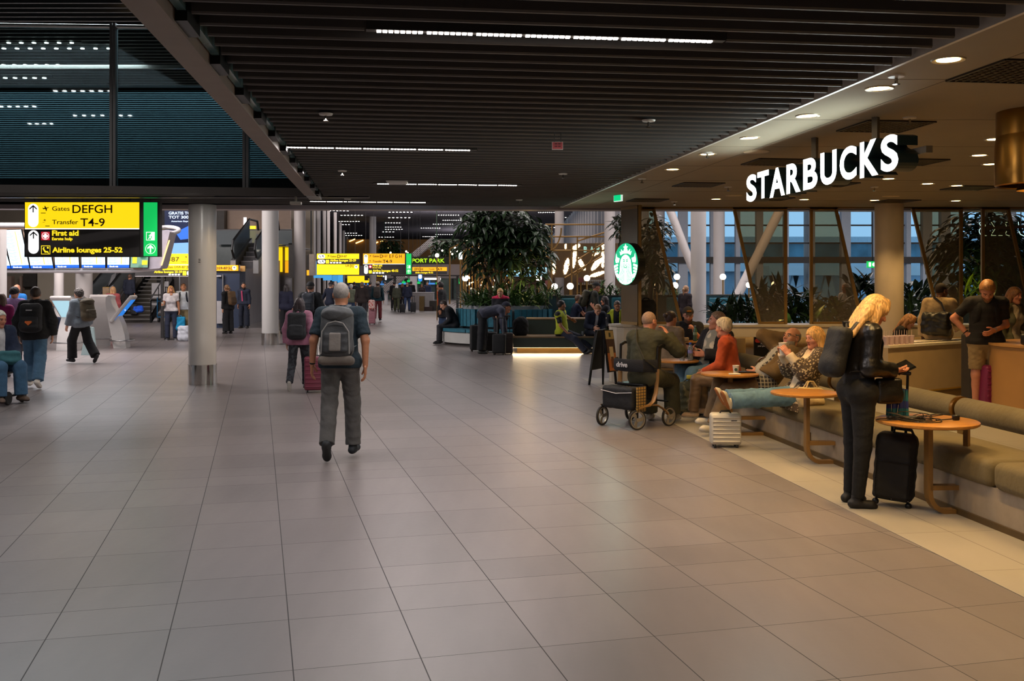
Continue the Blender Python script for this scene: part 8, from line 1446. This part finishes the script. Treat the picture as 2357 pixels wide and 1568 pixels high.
person('blond woman in black jacket with bright pink collar behind the bending man', P2(1152, 25.3), 175, 1.62, 1, stand(head=(24, 0, 0), Lf=(-.3, .7, -.5), Rf=(-.3, .7, -.5)), .0135, 'fair', ('pony', (176, 132, 84)), {'c': (28, 28, 34), 'off': .028, 'hem': -.12, 'name': 'jacket'}, {'c': (34, 34, 40)}, over={'c': (206, 40, 84), 'off': .03, 'hem': .475, 'sleeve': 0, 'scarf': 1, 'neck': .072, 'name': 'collar'})
suitcase('black soft suitcase left of the bending man', (xat(1096, 24.9), 24.9, 0), .3, .66, .24, .2, bm_, False); suitcase('black case with pale trim under the hands of the bending man', (xat(1150, 23.9), 23.75, 0), .32, .5, .24, -.2, bm_, False, .38, m_stl); suitcase('brown black cabin case by the lit green bench', (xat(1168, 24.0), 23.9, 0), .26, .52, .22, .1, mat('dark_brown_shell', (46, 34, 28), .5), handle=.4); suitcase('small dark case between the feet of the bending man', (xat(1128, 24.5), 24.6, 0), .3, .5, .22, .3, mat('black_shell', (30, 30, 32)), ribs=4)
t = thing('backpack', 'black backpack standing on the lower tier of the green bench', 'backpack', (xat(1198, 24.6), 24.6, .42)); M = Matrix.Translation((xat(1198, 24.6), 24.6, .63)); S = Sdf((-.25, -.15, -.24), (.25, .15, .26), .014, .04); S.box((0, 0, -.02), (.4, .26, .42), .12, 0).ell((.02, 0, .14), (.14, .12, .12), .05).folds(.006, 40, 8); V, F = S.mesh(); link('body', npm(M, V), F, cloth((26, 26, 28)), None, t, True); MB().tube([M@Vector((-.1, -.14, .1)), M@Vector((-.16, -.16, -.05)), M@Vector((-.1, -.14, -.2))], .012, 6).build('strap', m_dkmet, t)
HV = {'c': (176, 186, 40), 'sleeve': 0, 'off': .022, 'hem': -.05, 'name': 'vest', 'armless': 1, 'neck': .09, 'vneck': .05}
K = person('smiling young man in yellow safety vest lounging on the lit green bench', (xat(1294, 24.4), 24.42, 0), -122, 1.74, 0, sit(lean=-4, roll=8, twist=10, head=(2, 46, 0), Ll=(.05, 1, -.3), Rl=(.1, 1, -.36), Ls=(.02, .8, -.72), Rs=(.02, .75, -.72), La=(.9, -.25, -.35), Lf=(.5, .5, -.5), Ra=(.15, .25, -1), Rf=(-.05, .7, -.75), Lt=(8, 30), Rt=(8, 30)), .0115, 'olive', ('short', (26, 22, 20)), {'c': (24, 24, 26), 'sleeve': .75, 'off': .014}, {'c': (34, 38, 54), 'off': .018, 'wide': .012}, ((26, 26, 26), (30, 30, 30)), seat=.42, vest=HV)
person('man in dark suit sitting hunched over his phone on the green bench', (xat(1366, 24.5), 24.5, 0), -165, 1.74, 0, sit(lean=22, curve=14, head=(40, 0, 0), Rf=(-.5, .8, .35), Lf=(-.5, .8, -.2), Ll=(.1, 1, -.02), Ls=(.05, .3, -1), Rl=(-.05, 1, .1), Rs=(-.2, .5, -1)), .013, 'fair', ('short', (120, 84, 52)), {'c': (196, 200, 210), 'off': .010}, {'c': (30, 32, 46), 'off': .014}, ((28, 24, 22), (30, 28, 26)), seat=.42, over={'c': (30, 36, 56), 'off': .022, 'open': .07, 'hem': -.12, 'name': 'suit_jacket'})
person('young man in yellow vest over black jacket half hidden by the emblem pillar', (xat(1420, 24.9), 24.85, 0), 165, 1.72, 0, sit(head=(22, 20, 0)), .013, 'olive', ('short', (60, 46, 36)), {'c': (30, 30, 38), 'off': .02, 'name': 'jacket'}, {'c': (30, 32, 44)}, seat=.42, vest=dict(HV, open=.14))
tag(MB().lathe([(.03, 0), (.042, .11), (.038, .11), (.028, .006), (.001, .006)], (xat(1342, 24.3), 24.35, .42), 18).build('plastic_cup', m_pet), 'clear plastic cup on the green bench beside the suited man', 'cup')
K = person('man in dark cap and grey green jacket with a backpack walking right behind the booth', P2(1362, 27.2), -86, 1.76, 0, stand(lean=10, head=(8, 0, 0), Ra=(.1, .4, -1), La=(.1, .35, -1), Lf=(0, .6, -.8)), .014, 'ruddy', ('short', (80, 70, 60)), {'c': (50, 52, 46), 'off': .03, 'hem': -.12, 'name': 'jacket'}, {'c': (60, 60, 64)}, hat=('cap', (34, 34, 36)))
backpack(K, 'olive grey backpack on the man in the dark cap behind the booth', (66, 64, 50), (.3, .5, .2), res=.015)
person('dark haired woman in black t-shirt resting her chin on her hand at the booth', (xat(1400, 26.6), 26.9, 0), 80, 1.66, 1, sit(head=(6, 0, 0), La=(.1, .8, -.5), Lf=(-.25, .5, .85), Ra=(.1, .7, -.8), Rf=(-.2, 1, .1)), .014, 'ruddy', ('bob', (36, 28, 28)), {'c': (26, 24, 28), 'sleeve': .6}, {'c': (34, 34, 40)}, seat=.52, g=1.12)
person('man in navy t-shirt resting chin on his hands in the teal booth', (xat(1322, 27.4), 27.6, 0), -85, 1.78, 0, sit(lean=10, head=(8, 0, 0), La=(.1, .75, -.6), Ra=(.1, .75, -.6), Lf=(-.3, .35, .9), Rf=(-.3, 1, .1)), .014, 'ruddy', ('short', (66, 48, 38)), {'c': (34, 40, 66), 'sleeve': .6}, {'c': (40, 44, 60)}, seat=.5, g=1.1)
person('child beside the man in navy at the teal booth', (xat(1340, 27.9), 27.9, 0), -95, 1.55, 0, sit(lean=8, Lf=(-.3, .4, .8), La=(.1, .7, -.6)), .016, 'ruddy', ('short', (56, 42, 34)), {'c': (50, 52, 70), 'sleeve': .6}, {'c': (40, 44, 60)}, seat=.54)
t = thing('booth_table', 'small dark table in the teal booth before the seated travellers', 'table', P2(1368, 26.3)); MB().rbox((xat(1366, 26.7), 26.7, .73), (.75, .6, .03), .01).build('tabletop', m_wood2, t); MB().tube([(xat(1366, 26.7), 26.7, 0), (xat(1366, 26.7), 26.7, .72)], .04, 12).build('column_leg', m_dkmet, t)
person('woman with wavy ponytail in dark top standing left of the white hall column', P2(1576, 28.8), -45, 1.66, 1, stand(), .015, 'fair', ('pony', (140, 104, 72)), {'c': (46, 34, 38), 'off': .024, 'hem': -.14, 'name': 'jacket'}, {'c': (34, 32, 38)})
suitcase('pale grey suitcase with raised handle behind the emblem pillar', (xat(1493, 20.5), 20.5, 0), .34, .98, .24, .2, mat('silver_shell', (150, 152, 156), .35, .4), handle=.16, hm=m_stl)
t = soft_bag('backpack', 'black backpack standing on the low wall right of the emblem pillar', 'backpack', (26, 25, 26), .34, .44, .24, (xat(1488, 17.3), 17.34, 1.22), 0, .014, handle=.02)
K = person('heavy man in olive bomber jacket sitting on his walker with a hand at his ear', (1.62, 12.10, 0), -32, 1.74, 0, sit(lean=4, curve=10, head=(10, -16, -4), Ra=(.5, .55, -.38), Rf=(-.72, -.05, .95), La=(.1, .5, -1), Lf=(-.3, .9, -.3), Ll=(.14, 1, -.22), Rl=(.18, 1, -.2), Ls=(.0, .1, -1), Rs=(.0, .12, -1)), .0095, 'ruddy', ('crop', (150, 120, 98)), {'c': (58, 56, 34), 'off': .028, 'hem': .03, 'loose': .012, 'name': 'bomber_jacket', 'collar': 1}, {'c': (66, 64, 44), 'off': .02, 'wide': .03}, ((206, 196, 176), (222, 214, 200)), seat=.52, g=1.16, belly=.7, glasses=(36, 30, 28), hands=('relax', 'pinch'))
B = to_local(K); MB().tube([B@Vector(v) for v in ((-.11, -.09, .235), (-.05, -.185, .05), (.08, -.2, -.16), (.19, -.1, -.24))], [(.022, .006)]*4, 8, True).build('crossbody_strap', cloth((74, 66, 44)), K.obj, True)
RW = thing('walker', 'rolling walker with tan frame, four spoked wheels and a black bag', 'walker', (1.48, 12.1, 0)); m_tanf = mat('tan_frame', (150, 112, 66), .35, .2, var=.04); m_rim = mat('wheel_rim', (166, 156, 136), .35, .5); m_tyre = mat('dark_tyre', (44, 40, 36), .7)
A0, A1, B0, B1 = Vector((1.475, 11.72, 0)), Vector((1.90, 12.05, 0)), Vector((1.10, 12.12, 0)), Vector((1.50, 12.58, 0))
def sidep(o, e, l, z): d = (e-o).normalized(); return o+d*l+UP*z
def wheel(c, dirv, r=.118):
 d = dirv.normalized(); M = basis(d, Vector((-d.y, d.x, 0)), UP, c+UP*r)@Matrix.Rotation(math.pi/2, 4, 'X'); w_ = empty('wheel', (0, 0, 0)); w_.parent = RW; w_.matrix_parent_inverse = wm(RW).inverted(); w_.location = c+UP*r
 mb = MB(); mb.lathe([(r-.016, -.014), (r, -.010), (r, .010), (r-.016, .014), (r-.018, 0), (r-.016, -.014)], (0, 0, 0), 32, False); mb.v = [tuple(M@Vector(v)) for v in mb.v]; mb.build('tyre', m_tyre, w_, True)
 mb = MB(); mb.lathe([(r-.03, -.012), (r-.015, -.012), (r-.015, .012), (r-.03, .012), (r-.03, -.012)], (0, 0, 0), 32, False); mb.lathe([(.001, -.018), (.024, -.018), (.024, .018), (.001, .018)], (0, 0, 0), 16, False)
 for k in range(3): a = 2*math.pi*k/3; P = [(.02, -.016), (.045, -.02), (.078, -.01), (r-.026, .028), (r-.026, .052), (.06, .024), (.02, .016)]; mb.prism([(x*math.cos(a)-y*math.sin(a), x*math.sin(a)+y*math.cos(a)) for x, y in P], (0, 0, .014), (0, 0, -.007))
 mb.v = [tuple(M@Vector(v)) for v in mb.v]; mb.build('spoked_rim', m_rim, w_, True)
for o_, e_, side in ((A0, A1, 0), (B0, B1, 1)):
 dv = e_-o_; wheel(o_, dv.normalized()+Vector((.25, -.1, 0))*(side == 0)); wheel(e_, dv)
 Lg = dv.length; q = lambda l, z: sidep(o_, e_, l*Lg/.56, z)
 MB().tube([q(.0, .25), q(.1, .265), q(.2, .27), q(.28, .32), q(.325, .42), q(.345, .56), q(.35, .7)], [(.013, .032)]*7, 10, True).build('frame_post', m_tanf, RW, True); MB().tube([q(.06, .26), q(.2, .28), q(.34, .27), q(.45, .22), q(.53, .15)], [(.012, .026)]*5, 10, True).build('rear_leg', m_tanf, RW, True)
 MB().tube([q(.35, .66), q(.36, .96)], .016, 10).tube([q(.36, .96), q(.44, .99), q(.54, .98)], .018, 10).build('handle', mat('black_rubber', (22, 20, 18)), RW, True); MB().tube([q(.0, .26), q(.0, .118)], .014, 8).build('fork', m_dkmet, RW, True); MB().tube([q(.5, .96), q(.56, .9), q(.6, .86)], .006, 6).build('brake_lever', m_dkmet, RW)
c0 = (A0+B0)/2; c1 = (A1+B1)/2; dv = (c1-c0).normalized(); sv = (A0-B0).normalized(); RR = Matrix((sv, dv, UP)).transposed(); cc = c0+dv*.04
S = Sdf((-.27, -.13, .2), (.27, .13, .52), .012, .03); S.box((0, 0, .36), (.48, .2, .27), .04, 0).ell((0, 0, .53), (.18, .1, .06), 0, 's').folds(.003, 40, 4); V, F = S.mesh(); V = np.array([tuple(cc+RR@Vector(v)) for v in V]); link('basket_bag', V, F, cloth((24, 24, 26)), None, RW, True); MB().tube([cc+RR@Vector((-.24, -.105, .44)), cc+RR@Vector((0, -.112, .415)), cc+RR@Vector((.24, -.105, .44))], .005, 6).build('white_piping', m_wp, RW)
MB().rbox(cc+dv*.19+UP*.36, (.40, .05, .30), .02, rot=RR).build('plaid_pouch', cloth((166, 128, 56), pattern='plaid', rgb2=(34, 30, 26), vs=9), RW, True)
pouch = A0.lerp(A1, .12)+UP*.36; MB().rbox(pouch, (.03, .17, .30), .012, rot=RR).build('plaid_pouch', cloth((166, 128, 56), pattern='plaid', rgb2=(34, 30, 26)), RW, True)
for l, z in ((.12, .3), (.52, .3)): MB().tube([sidep(A0, A1, l, z), sidep(B0, B1, l, z)], .01, 8).build('cross_brace', m_dkmet, RW)
MB().bar(sidep(A0, A1, .14, .3), sidep(B0, B1, .34, .5), .02, .02).bar(sidep(B0, B1, .14, .3), sidep(A0, A1, .34, .5), .02, .02).build('cross_frame', m_dkmet, RW); MB().rbox((c0+dv*.34)+UP*.5, (.42, .3, .035), .012, rot=RR).build('seat', m_dkmet, RW, True)
bp = [sidep(A0, A1, .33, .74), sidep(A0, A1, .17, .74)+(B0-A0)*.12, c0+dv*.1+UP*.74, sidep(B0, B1, .17, .74)+(A0-B0)*.12, sidep(B0, B1, .33, .74)]; MB().tube(bp, [(.075, .012)]*5, 10, True, flat=UP).build('back_band', cloth((24, 24, 28)), RW, True)
ct = c0+dv*.078+UP*.72; X_ = -Vector((dv.y, -dv.x, 0)); X_ = sv; mb = MB(); put_text(mb, 'drive', .085, ct-sv*.12, sv, UP, depth=.003, bold=.02); mb.build('lettering', m_wp, RW)
person('woman with a dark bun in beige blazer sitting with her back turned', (xat(1537, 14.9), 14.9, 0), -28, 1.68, 1, sit(lean=8, head=(6, -30, 0)), .0115, 'tan', ('bun', (44, 30, 26)), {'c': (140, 116, 88), 'off': .024, 'hem': -.12, 'name': 'blazer', 'loose': .008}, {'c': (60, 58, 60)}, seat=.47)
t = thing('cafe_chair', 'dark café chair under the woman in the beige blazer', 'chair', (xat(1537, 14.9), 14.9, 0)); cx_, cy_ = xat(1537, 14.9), 14.95; MB().rbox((cx_, cy_, .445), (.42, .42, .03), .01).build('seat', m_wood2, t)
for sx in (-1, 1):
 for sy in (-1, 1): MB().tube([(cx_+sx*.2, cy_+sy*.2, 0), (cx_+sx*.17, cy_+sy*.17, .43)], .015, 8).build('leg', m_dkmet, t)
K = person('bearded man in baseball cap and black t-shirt resting his chin on his fist', (xat(1584, 16.3), 16.35, 0), 172, 1.74, 0, sit(lean=10, head=(10, 6, 0), La=(.2, .75, -.75), Lf=(-.62, .35, .85), Ra=(.15, .6, -.9), Rf=(-.5, .8, .05), Lh=(-.3, .2, .9)), .0115, 'ruddy', ('short', (60, 44, 36)), {'c': (26, 24, 26), 'sleeve': .75, 'off': .016}, {'c': (40, 42, 50)}, seat=.47, g=1.1, hat=('cap', (44, 38, 34)), glasses=(50, 26, 20), beard=(84, 54, 36), hands=('grip', 'relax'))
w = K.W@K.HM; MB().rbox(w@Vector((0, .098, .085)), (.075, .012, .028), .004, rot=w.to_3x3().normalized()@Rx(-20)).build('cap_patch', mat('amber_thread', (206, 130, 40), .6, var=.5, vs=90), K.obj, True)
K = person('man in dark jacket over white patterned shirt leaning back with crossed hands', (xat(1634, 13.4), 13.42, 0), 122, 1.78, 0, sit(lean=-20, curve=8, pelvis=.8, head=(-4, -38, 0), La=(.25, .25, -1), Ra=(.25, .25, -1), Lf=(-.55, .75, -.1), Rf=(-.5, .8, .05), Ll=(.12, 1, -.02), Rl=(-.05, 1, .12), Ls=(0, .3, -1), Rs=(-.1, .25, -1)), .0105, 'ruddy', ('short', (110, 86, 66)), {'c': (214, 200, 174), 'off': .014, 'mat': {'pattern': 'print', 'rgb2': (150, 146, 132), 'vs': 7}}, {'c': (86, 118, 142), 'off': .018, 'wide': .012}, ((46, 58, 78), (180, 176, 168)), seat=.47, over={'c': (32, 28, 30), 'off': .03, 'hem': -.1, 'open': .2, 'name': 'jacket', 'loose': .012}, g=1.08)
K = person('short haired woman in orange jacket and shiny brown trousers seen from behind', (xat(1684, 12.25), 12.25, 0), 64, 1.66, 1, sit(lean=8, head=(4, -18, 0), La=(.15, .4, -1), Ra=(.15, .4, -1), Ll=(.06, 1, -.04), Rl=(.1, 1, .02), Ls=(0, .12, -1), Rs=(0, -.02, -1)), .0098, 'ruddy', ('pixie', (150, 136, 112)), {'c': (186, 76, 30), 'off': .022, 'hem': -.1, 'name': 'jacket', 'collar': 1, 'mat': {'bump': .15}}, {'c': (112, 90, 66), 'off': .016, 'mat': {'rough': .35, 'bump': .2}, 'fold': .006}, ((186, 156, 122), (200, 186, 164)), seat=.47, g=1.08)
K = person('grey bearded man in plaid shirt and olive jacket reclining with an arm behind his head', (xat(1752, 11.45), 11.45, 0), 96, 1.76, 0, sit(lean=-40, curve=-2, pelvis=.9, head=(-18, 26, 0), Ra=(.5, .85, .12), Rf=(-.4, -.75, .55), La=(.2, .1, -1), Lf=(-.8, .4, -.5), Ll=(.1, 1, -.1), Rl=(.1, 1, .04), Ls=(0, .42, -1), Rs=(0, .3, -1), Lt=(10, 10), Rt=(10, 8)), .0098, 'tan', ('fringe', (84, 72, 62)), {'c': (150, 146, 136), 'off': .014}, {'c': (110, 88, 60), 'off': .018, 'wide': .012}, ((196, 188, 170), (206, 200, 188)), seat=.47, g=1.1, belly=.6, over={'c': (46, 44, 44), 'off': .022, 'hem': -.12, 'open': .16, 'sleeve': .5, 'name': 'plaid_shirt', 'mat': {'pattern': 'plaid', 'rgb2': (150, 142, 126), 'vs': 8}}, vest={'c': (92, 70, 34), 'off': .02, 'hem': .1, 'open': .24, 'name': 'olive_jacket'}, glasses=(34, 26, 24), beard=(140, 126, 110))
K = person('blond woman in patterned cardigan holding a paper cup with her legs stretched out', (xat(1846, 10.5), 10.5, 0), 98, 1.66, 1, sit(lean=-24, curve=10, pelvis=.8, head=(6, 14, 0), La=(.12, .6, -.75), Ra=(.12, .6, -.75), Lf=(-.42, .7, .62), Rf=(-.42, .7, .62), Lp=(-1, 0, .2), Rp=(-1, 0, .2), Ll=(.0, 1, -.03), Rl=(.04, 1, -.05), Ls=(-.05, 1, -.06), Rs=(-.1, 1, .02), Lt=(14, 66), Rt=(6, 62)), .0092, 'ruddy', ('bob', (170, 128, 72)), {'c': (216, 196, 164), 'off': .012, 'vneck': .02}, {'c': (92, 126, 146), 'off': .014, 'wide': .022, 'fold': .007}, ((204, 190, 160), (150, 92, 44)), seat=.47, g=1.12, belly=.4, over={'c': (186, 166, 132), 'off': .026, 'hem': -.22, 'skirt': 1, 'open': .18, 'sleeve': 1.55, 'loose': .02, 'name': 'cardigan', 'mat': {'pattern': 'print', 'rgb2': (72, 58, 44), 'vs': 42}}, hands=('pinch', 'pinch'))
hm_ = (K.W@K.hd['L']@Vector((0, .02, .075))+K.W@K.hd['R']@Vector((0, .02, .075)))/2; cup(tuple(hm_-Vector((0, 0, .06))), .125, .044, 'tall white paper cup in the hands of the blond seated woman')
w = K.W@K.HM; MB().ball(w@Vector((-.083, .0, -.05)), .008, 8).ball(w@Vector((.083, .0, -.05)), .008, 8).build('earring', m_spr, K.obj, True)
soft_bag('handbag', 'cream handbag with strap beside the blond seated woman', 'bag', (196, 170, 120), .28, .2, .12, (xat(1862, 10.25), 10.2, .575), 20, .011, handle=.05)
soft_bag('rucksack', 'dark green camouflage rucksack on the floor under the tables', 'backpack', (48, 50, 34), .36, .46, .28, (xat(1590, 12.9), 12.95, .23), 30, .013, m=cloth((44, 46, 30), pattern='camo', rgb2=(80, 74, 48), vs=10), handle=.02)
tag(MB().rbox((xat(1603, 12.7), 12.95, .505), (.16, .1, .05), .015).build('yellow_case', mat('yellow_green_case', (176, 166, 60), .5)), 'small yellow green case on the bench edge beside the orange jacket', 'case')
K = person('tall blond woman in black leather jacket and leggings standing looking at her phone', P2(1975, 7.78), -84, 1.70, 1, stand(lean=4, curve=10, head=(32, 0, 0), La=(.14, .12, -1), Ra=(.14, .12, -1), Lf=(-.32, 1, .06), Rf=(-.36, 1, .12), Lp=(-.5, .1, .9), Rp=(-.3, -.1, .95), Ll=(.05, .02, -1), Rl=(.05, -.03, -1), Rs=(0, -.1, -1), Ls=(0, -.06, -1)), .0082, 'ruddy', ('longfront', (164, 128, 78)), {'c': (20, 18, 17), 'off': .022, 'hem': .02, 'loose': .006, 'name': 'leather_jacket', 'collar': 1, 'fold': .004, 'mat': {'rough': .32, 'bump': .25, 'sheen': 0}}, {'c': (9, 9, 9), 'off': .012, 'wide': -.014, 'name': 'leggings', 'fold': .003, 'tight': 1}, ((20, 19, 19), (26, 25, 24)), g=1.07, hands=('pinch', 'relax'))
backpack(K, 'rounded black backpack on the blond woman in the leather jacket', (11, 10, 10), (.31, .42, .13), (0, .0, -.05), .009, (20, 18, 18), 'plain', (20, 19, 19))
ha = K.W@K.hd['R']@Vector((0, .03, .13)); t = thing('phone_wallet', 'open black phone wallet held by the blond standing woman', 'phone', ha); RWt = Ry(-24)@Rx(18)
ph = (K.W@K.hd['L']@Vector((0, 0, .11))+K.W@K.hd['R']@Vector((0, 0, .11)))/2+Vector((.04, 0, .035)); MB().rbox(ph, (.15, .16, .012), .004, rot=RWt).build('cover', mat('black_gloss', (20, 20, 22), .2), t); MB().rbox(ph+RWt@Vector((.01, -.04, .009)), (.12, .07, .006), .003, rot=RWt).build('screen', mat('dark_screen', (34, 36, 38), .1), t)
B = K.W; pw = K.W@(K.C+Vector((.06, .2, -.03))); soft_bag('shoulder_bag', 'black leather shoulder bag at the hip of the blond standing woman', 'bag', (24, 22, 21), .21, .19, .07, tuple(pw+Vector((.0, -.05, .03))), 8, .009, fold=.003, m=mat('black_leather', (24, 22, 20), .38, var=.1, bump=.2), strap=[K.W@(K.TM@Vector((-.1, -.14, .17))), K.W@(K.TM@Vector((-.1, .0, .24))), K.W@(K.TM@Vector((.0, .16, .0))), pw+Vector((0, 0, .1))])
t = thing('scarf', 'blue and turquoise scarf hanging from the shoulder bag', 'scarf', pw); mb = MB(); sp = pw+Vector((.1, .06, -.08)); prev = None
for k in range(9): x = sp.x-.07+.018*k; y = sp.y+.014*math.sin(k*2.1); mb.tube([(x, y, sp.z+.1), (x+.004, y-.008, sp.z-.02), (x+.012*math.sin(k), y, sp.z-.16-.02*(k % 3))], [(.013, .009)]*3, 6)
mb.build('cloth', cloth((26, 104, 124), pattern='stripe', rgb2=(34, 50, 130), vs=2.2), t, True)
person('long haired woman in black bending over the table behind the counter', (xat(2052, 16.3), 16.25, 0), -120, 1.62, 1, sit(lean=22, head=(34, -10, 0)), .0125, 'fair', ('longfront', (126, 88, 52)), {'c': (26, 24, 26), 'off': .022}, {'c': (40, 40, 44)}, seat=.47)
K = person('man in beige shirt seen from behind at the counter with a black shoulder bag', P2(2160, 15.6), -38, 1.76, 0, stand(lean=10, head=(6, -28, 0), La=(.2, .1, -1), Lf=(.05, .3, -1), Ra=(.3, .3, -1), Rf=(-.2, .9, -.2)), .0112, 'brown', ('crop', (40, 30, 26)), {'c': (178, 152, 112), 'off': .026, 'hem': -.12, 'loose': .014}, {'c': (38, 34, 34), 'off': .014}, g=1.08)
bp_ = K.W@(K.TM@Vector((.03, -.22, -.22))); soft_bag('shoulder_bag', 'slouchy black leather bag on the back of the man in beige', 'bag', (28, 24, 22), .42, .36, .18, tuple(bp_), -38, .011, m=mat('black_leather', (24, 22, 20)), strap=[K.W@(K.TM@Vector(v)) for v in ((.16, -.24, -.08), (.08, -.19, .1), (-.06, -.12, .215), (-.11, .02, .235), (-.06, .13, .12))], fold=.012)
K = person('man in black polo shirt and khaki shorts fastening his waist bag', P2(2268, 13.05), 166, 1.83, 0, stand(lean=6, curve=8, head=(40, -6, 0), Ra=(.62, -.1, -.72), Rf=(-.62, .42, -.72), La=(.2, .12, -1), Lf=(-.72, .7, -.12), Lp=(-.4, -.6, .2), Rp=(-.5, -.8, .2), Ll=(.07, 0, -1), Rl=(.05, .04, -1)), .0095, 'ruddy', ('swept', (128, 86, 46)), {'c': (26, 24, 24), 'sleeve': .72, 'off': .018, 'hem': -.06, 'collar': 1, 'mat': {'pattern': 'stripe', 'rgb2': (34, 31, 30), 'vs': 3}}, {'c': (150, 126, 86), 'len': .84, 'off': .024, 'name': 'shorts', 'fold': .006}, ((60, 50, 40), (50, 46, 40)), g=1.1, hands=('relax', 'pinch'), beard=(120, 84, 54))
backpack(K, 'black backpack with wide straps on the man in khaki shorts', (26, 24, 24), (.32, .48, .17), res=.012)
for q in 'LR': w = K.W@K.hd[q]; MB().tube([w@Vector((.031*math.cos(a), .024*math.sin(a), -.03)) for a in [k*math.pi/8 for k in range(17)]], .009, 8).build('wrist_watch' if q == 'L' else 'bracelet', m_stl if q == 'L' else m_dkmet, K.obj, True)
wb_ = K.W@(K.C+Vector((.05, .19, .06))); tag(MB().rbox(wb_, (.11, .05, .07), .012).build('waist_pouch', m_dkmet), 'small black pouch between the hands of the man in khaki shorts', 'pouch')
person('brown haired woman in pale top holding out her hand behind the man in shorts', P2(2326, 14.4), -150, 1.70, 1, stand(head=(6, -6, 0), La=(.3, .3, -1), Lf=(.5, .9, .1)), .0115, 'ruddy', ('long', (104, 70, 44)), {'c': (196, 182, 158), 'off': .018, 'hem': -.1}, {'c': (60, 56, 50)}, over={'c': (92, 90, 66), 'off': .024, 'open': .2, 'hem': -.12, 'name': 'jacket'})
person('pink faced man in white shirt seen through the planter leaves', P2(1951, 24.5), 120, 1.74, 0, stand(), .016, 'ruddy', ('crop', (200, 180, 170)), {'c': (210, 206, 210), 'off': .016}, {'c': (60, 60, 70)})
person('dark haired traveller just visible beyond the man in beige', P2(2188, 19.0), -60, 1.68, 0, stand(), .016, 'brown', ('short', (36, 30, 28)), {'c': (60, 58, 64), 'off': .02, 'name': 'jacket'}, {'c': (40, 40, 48)})
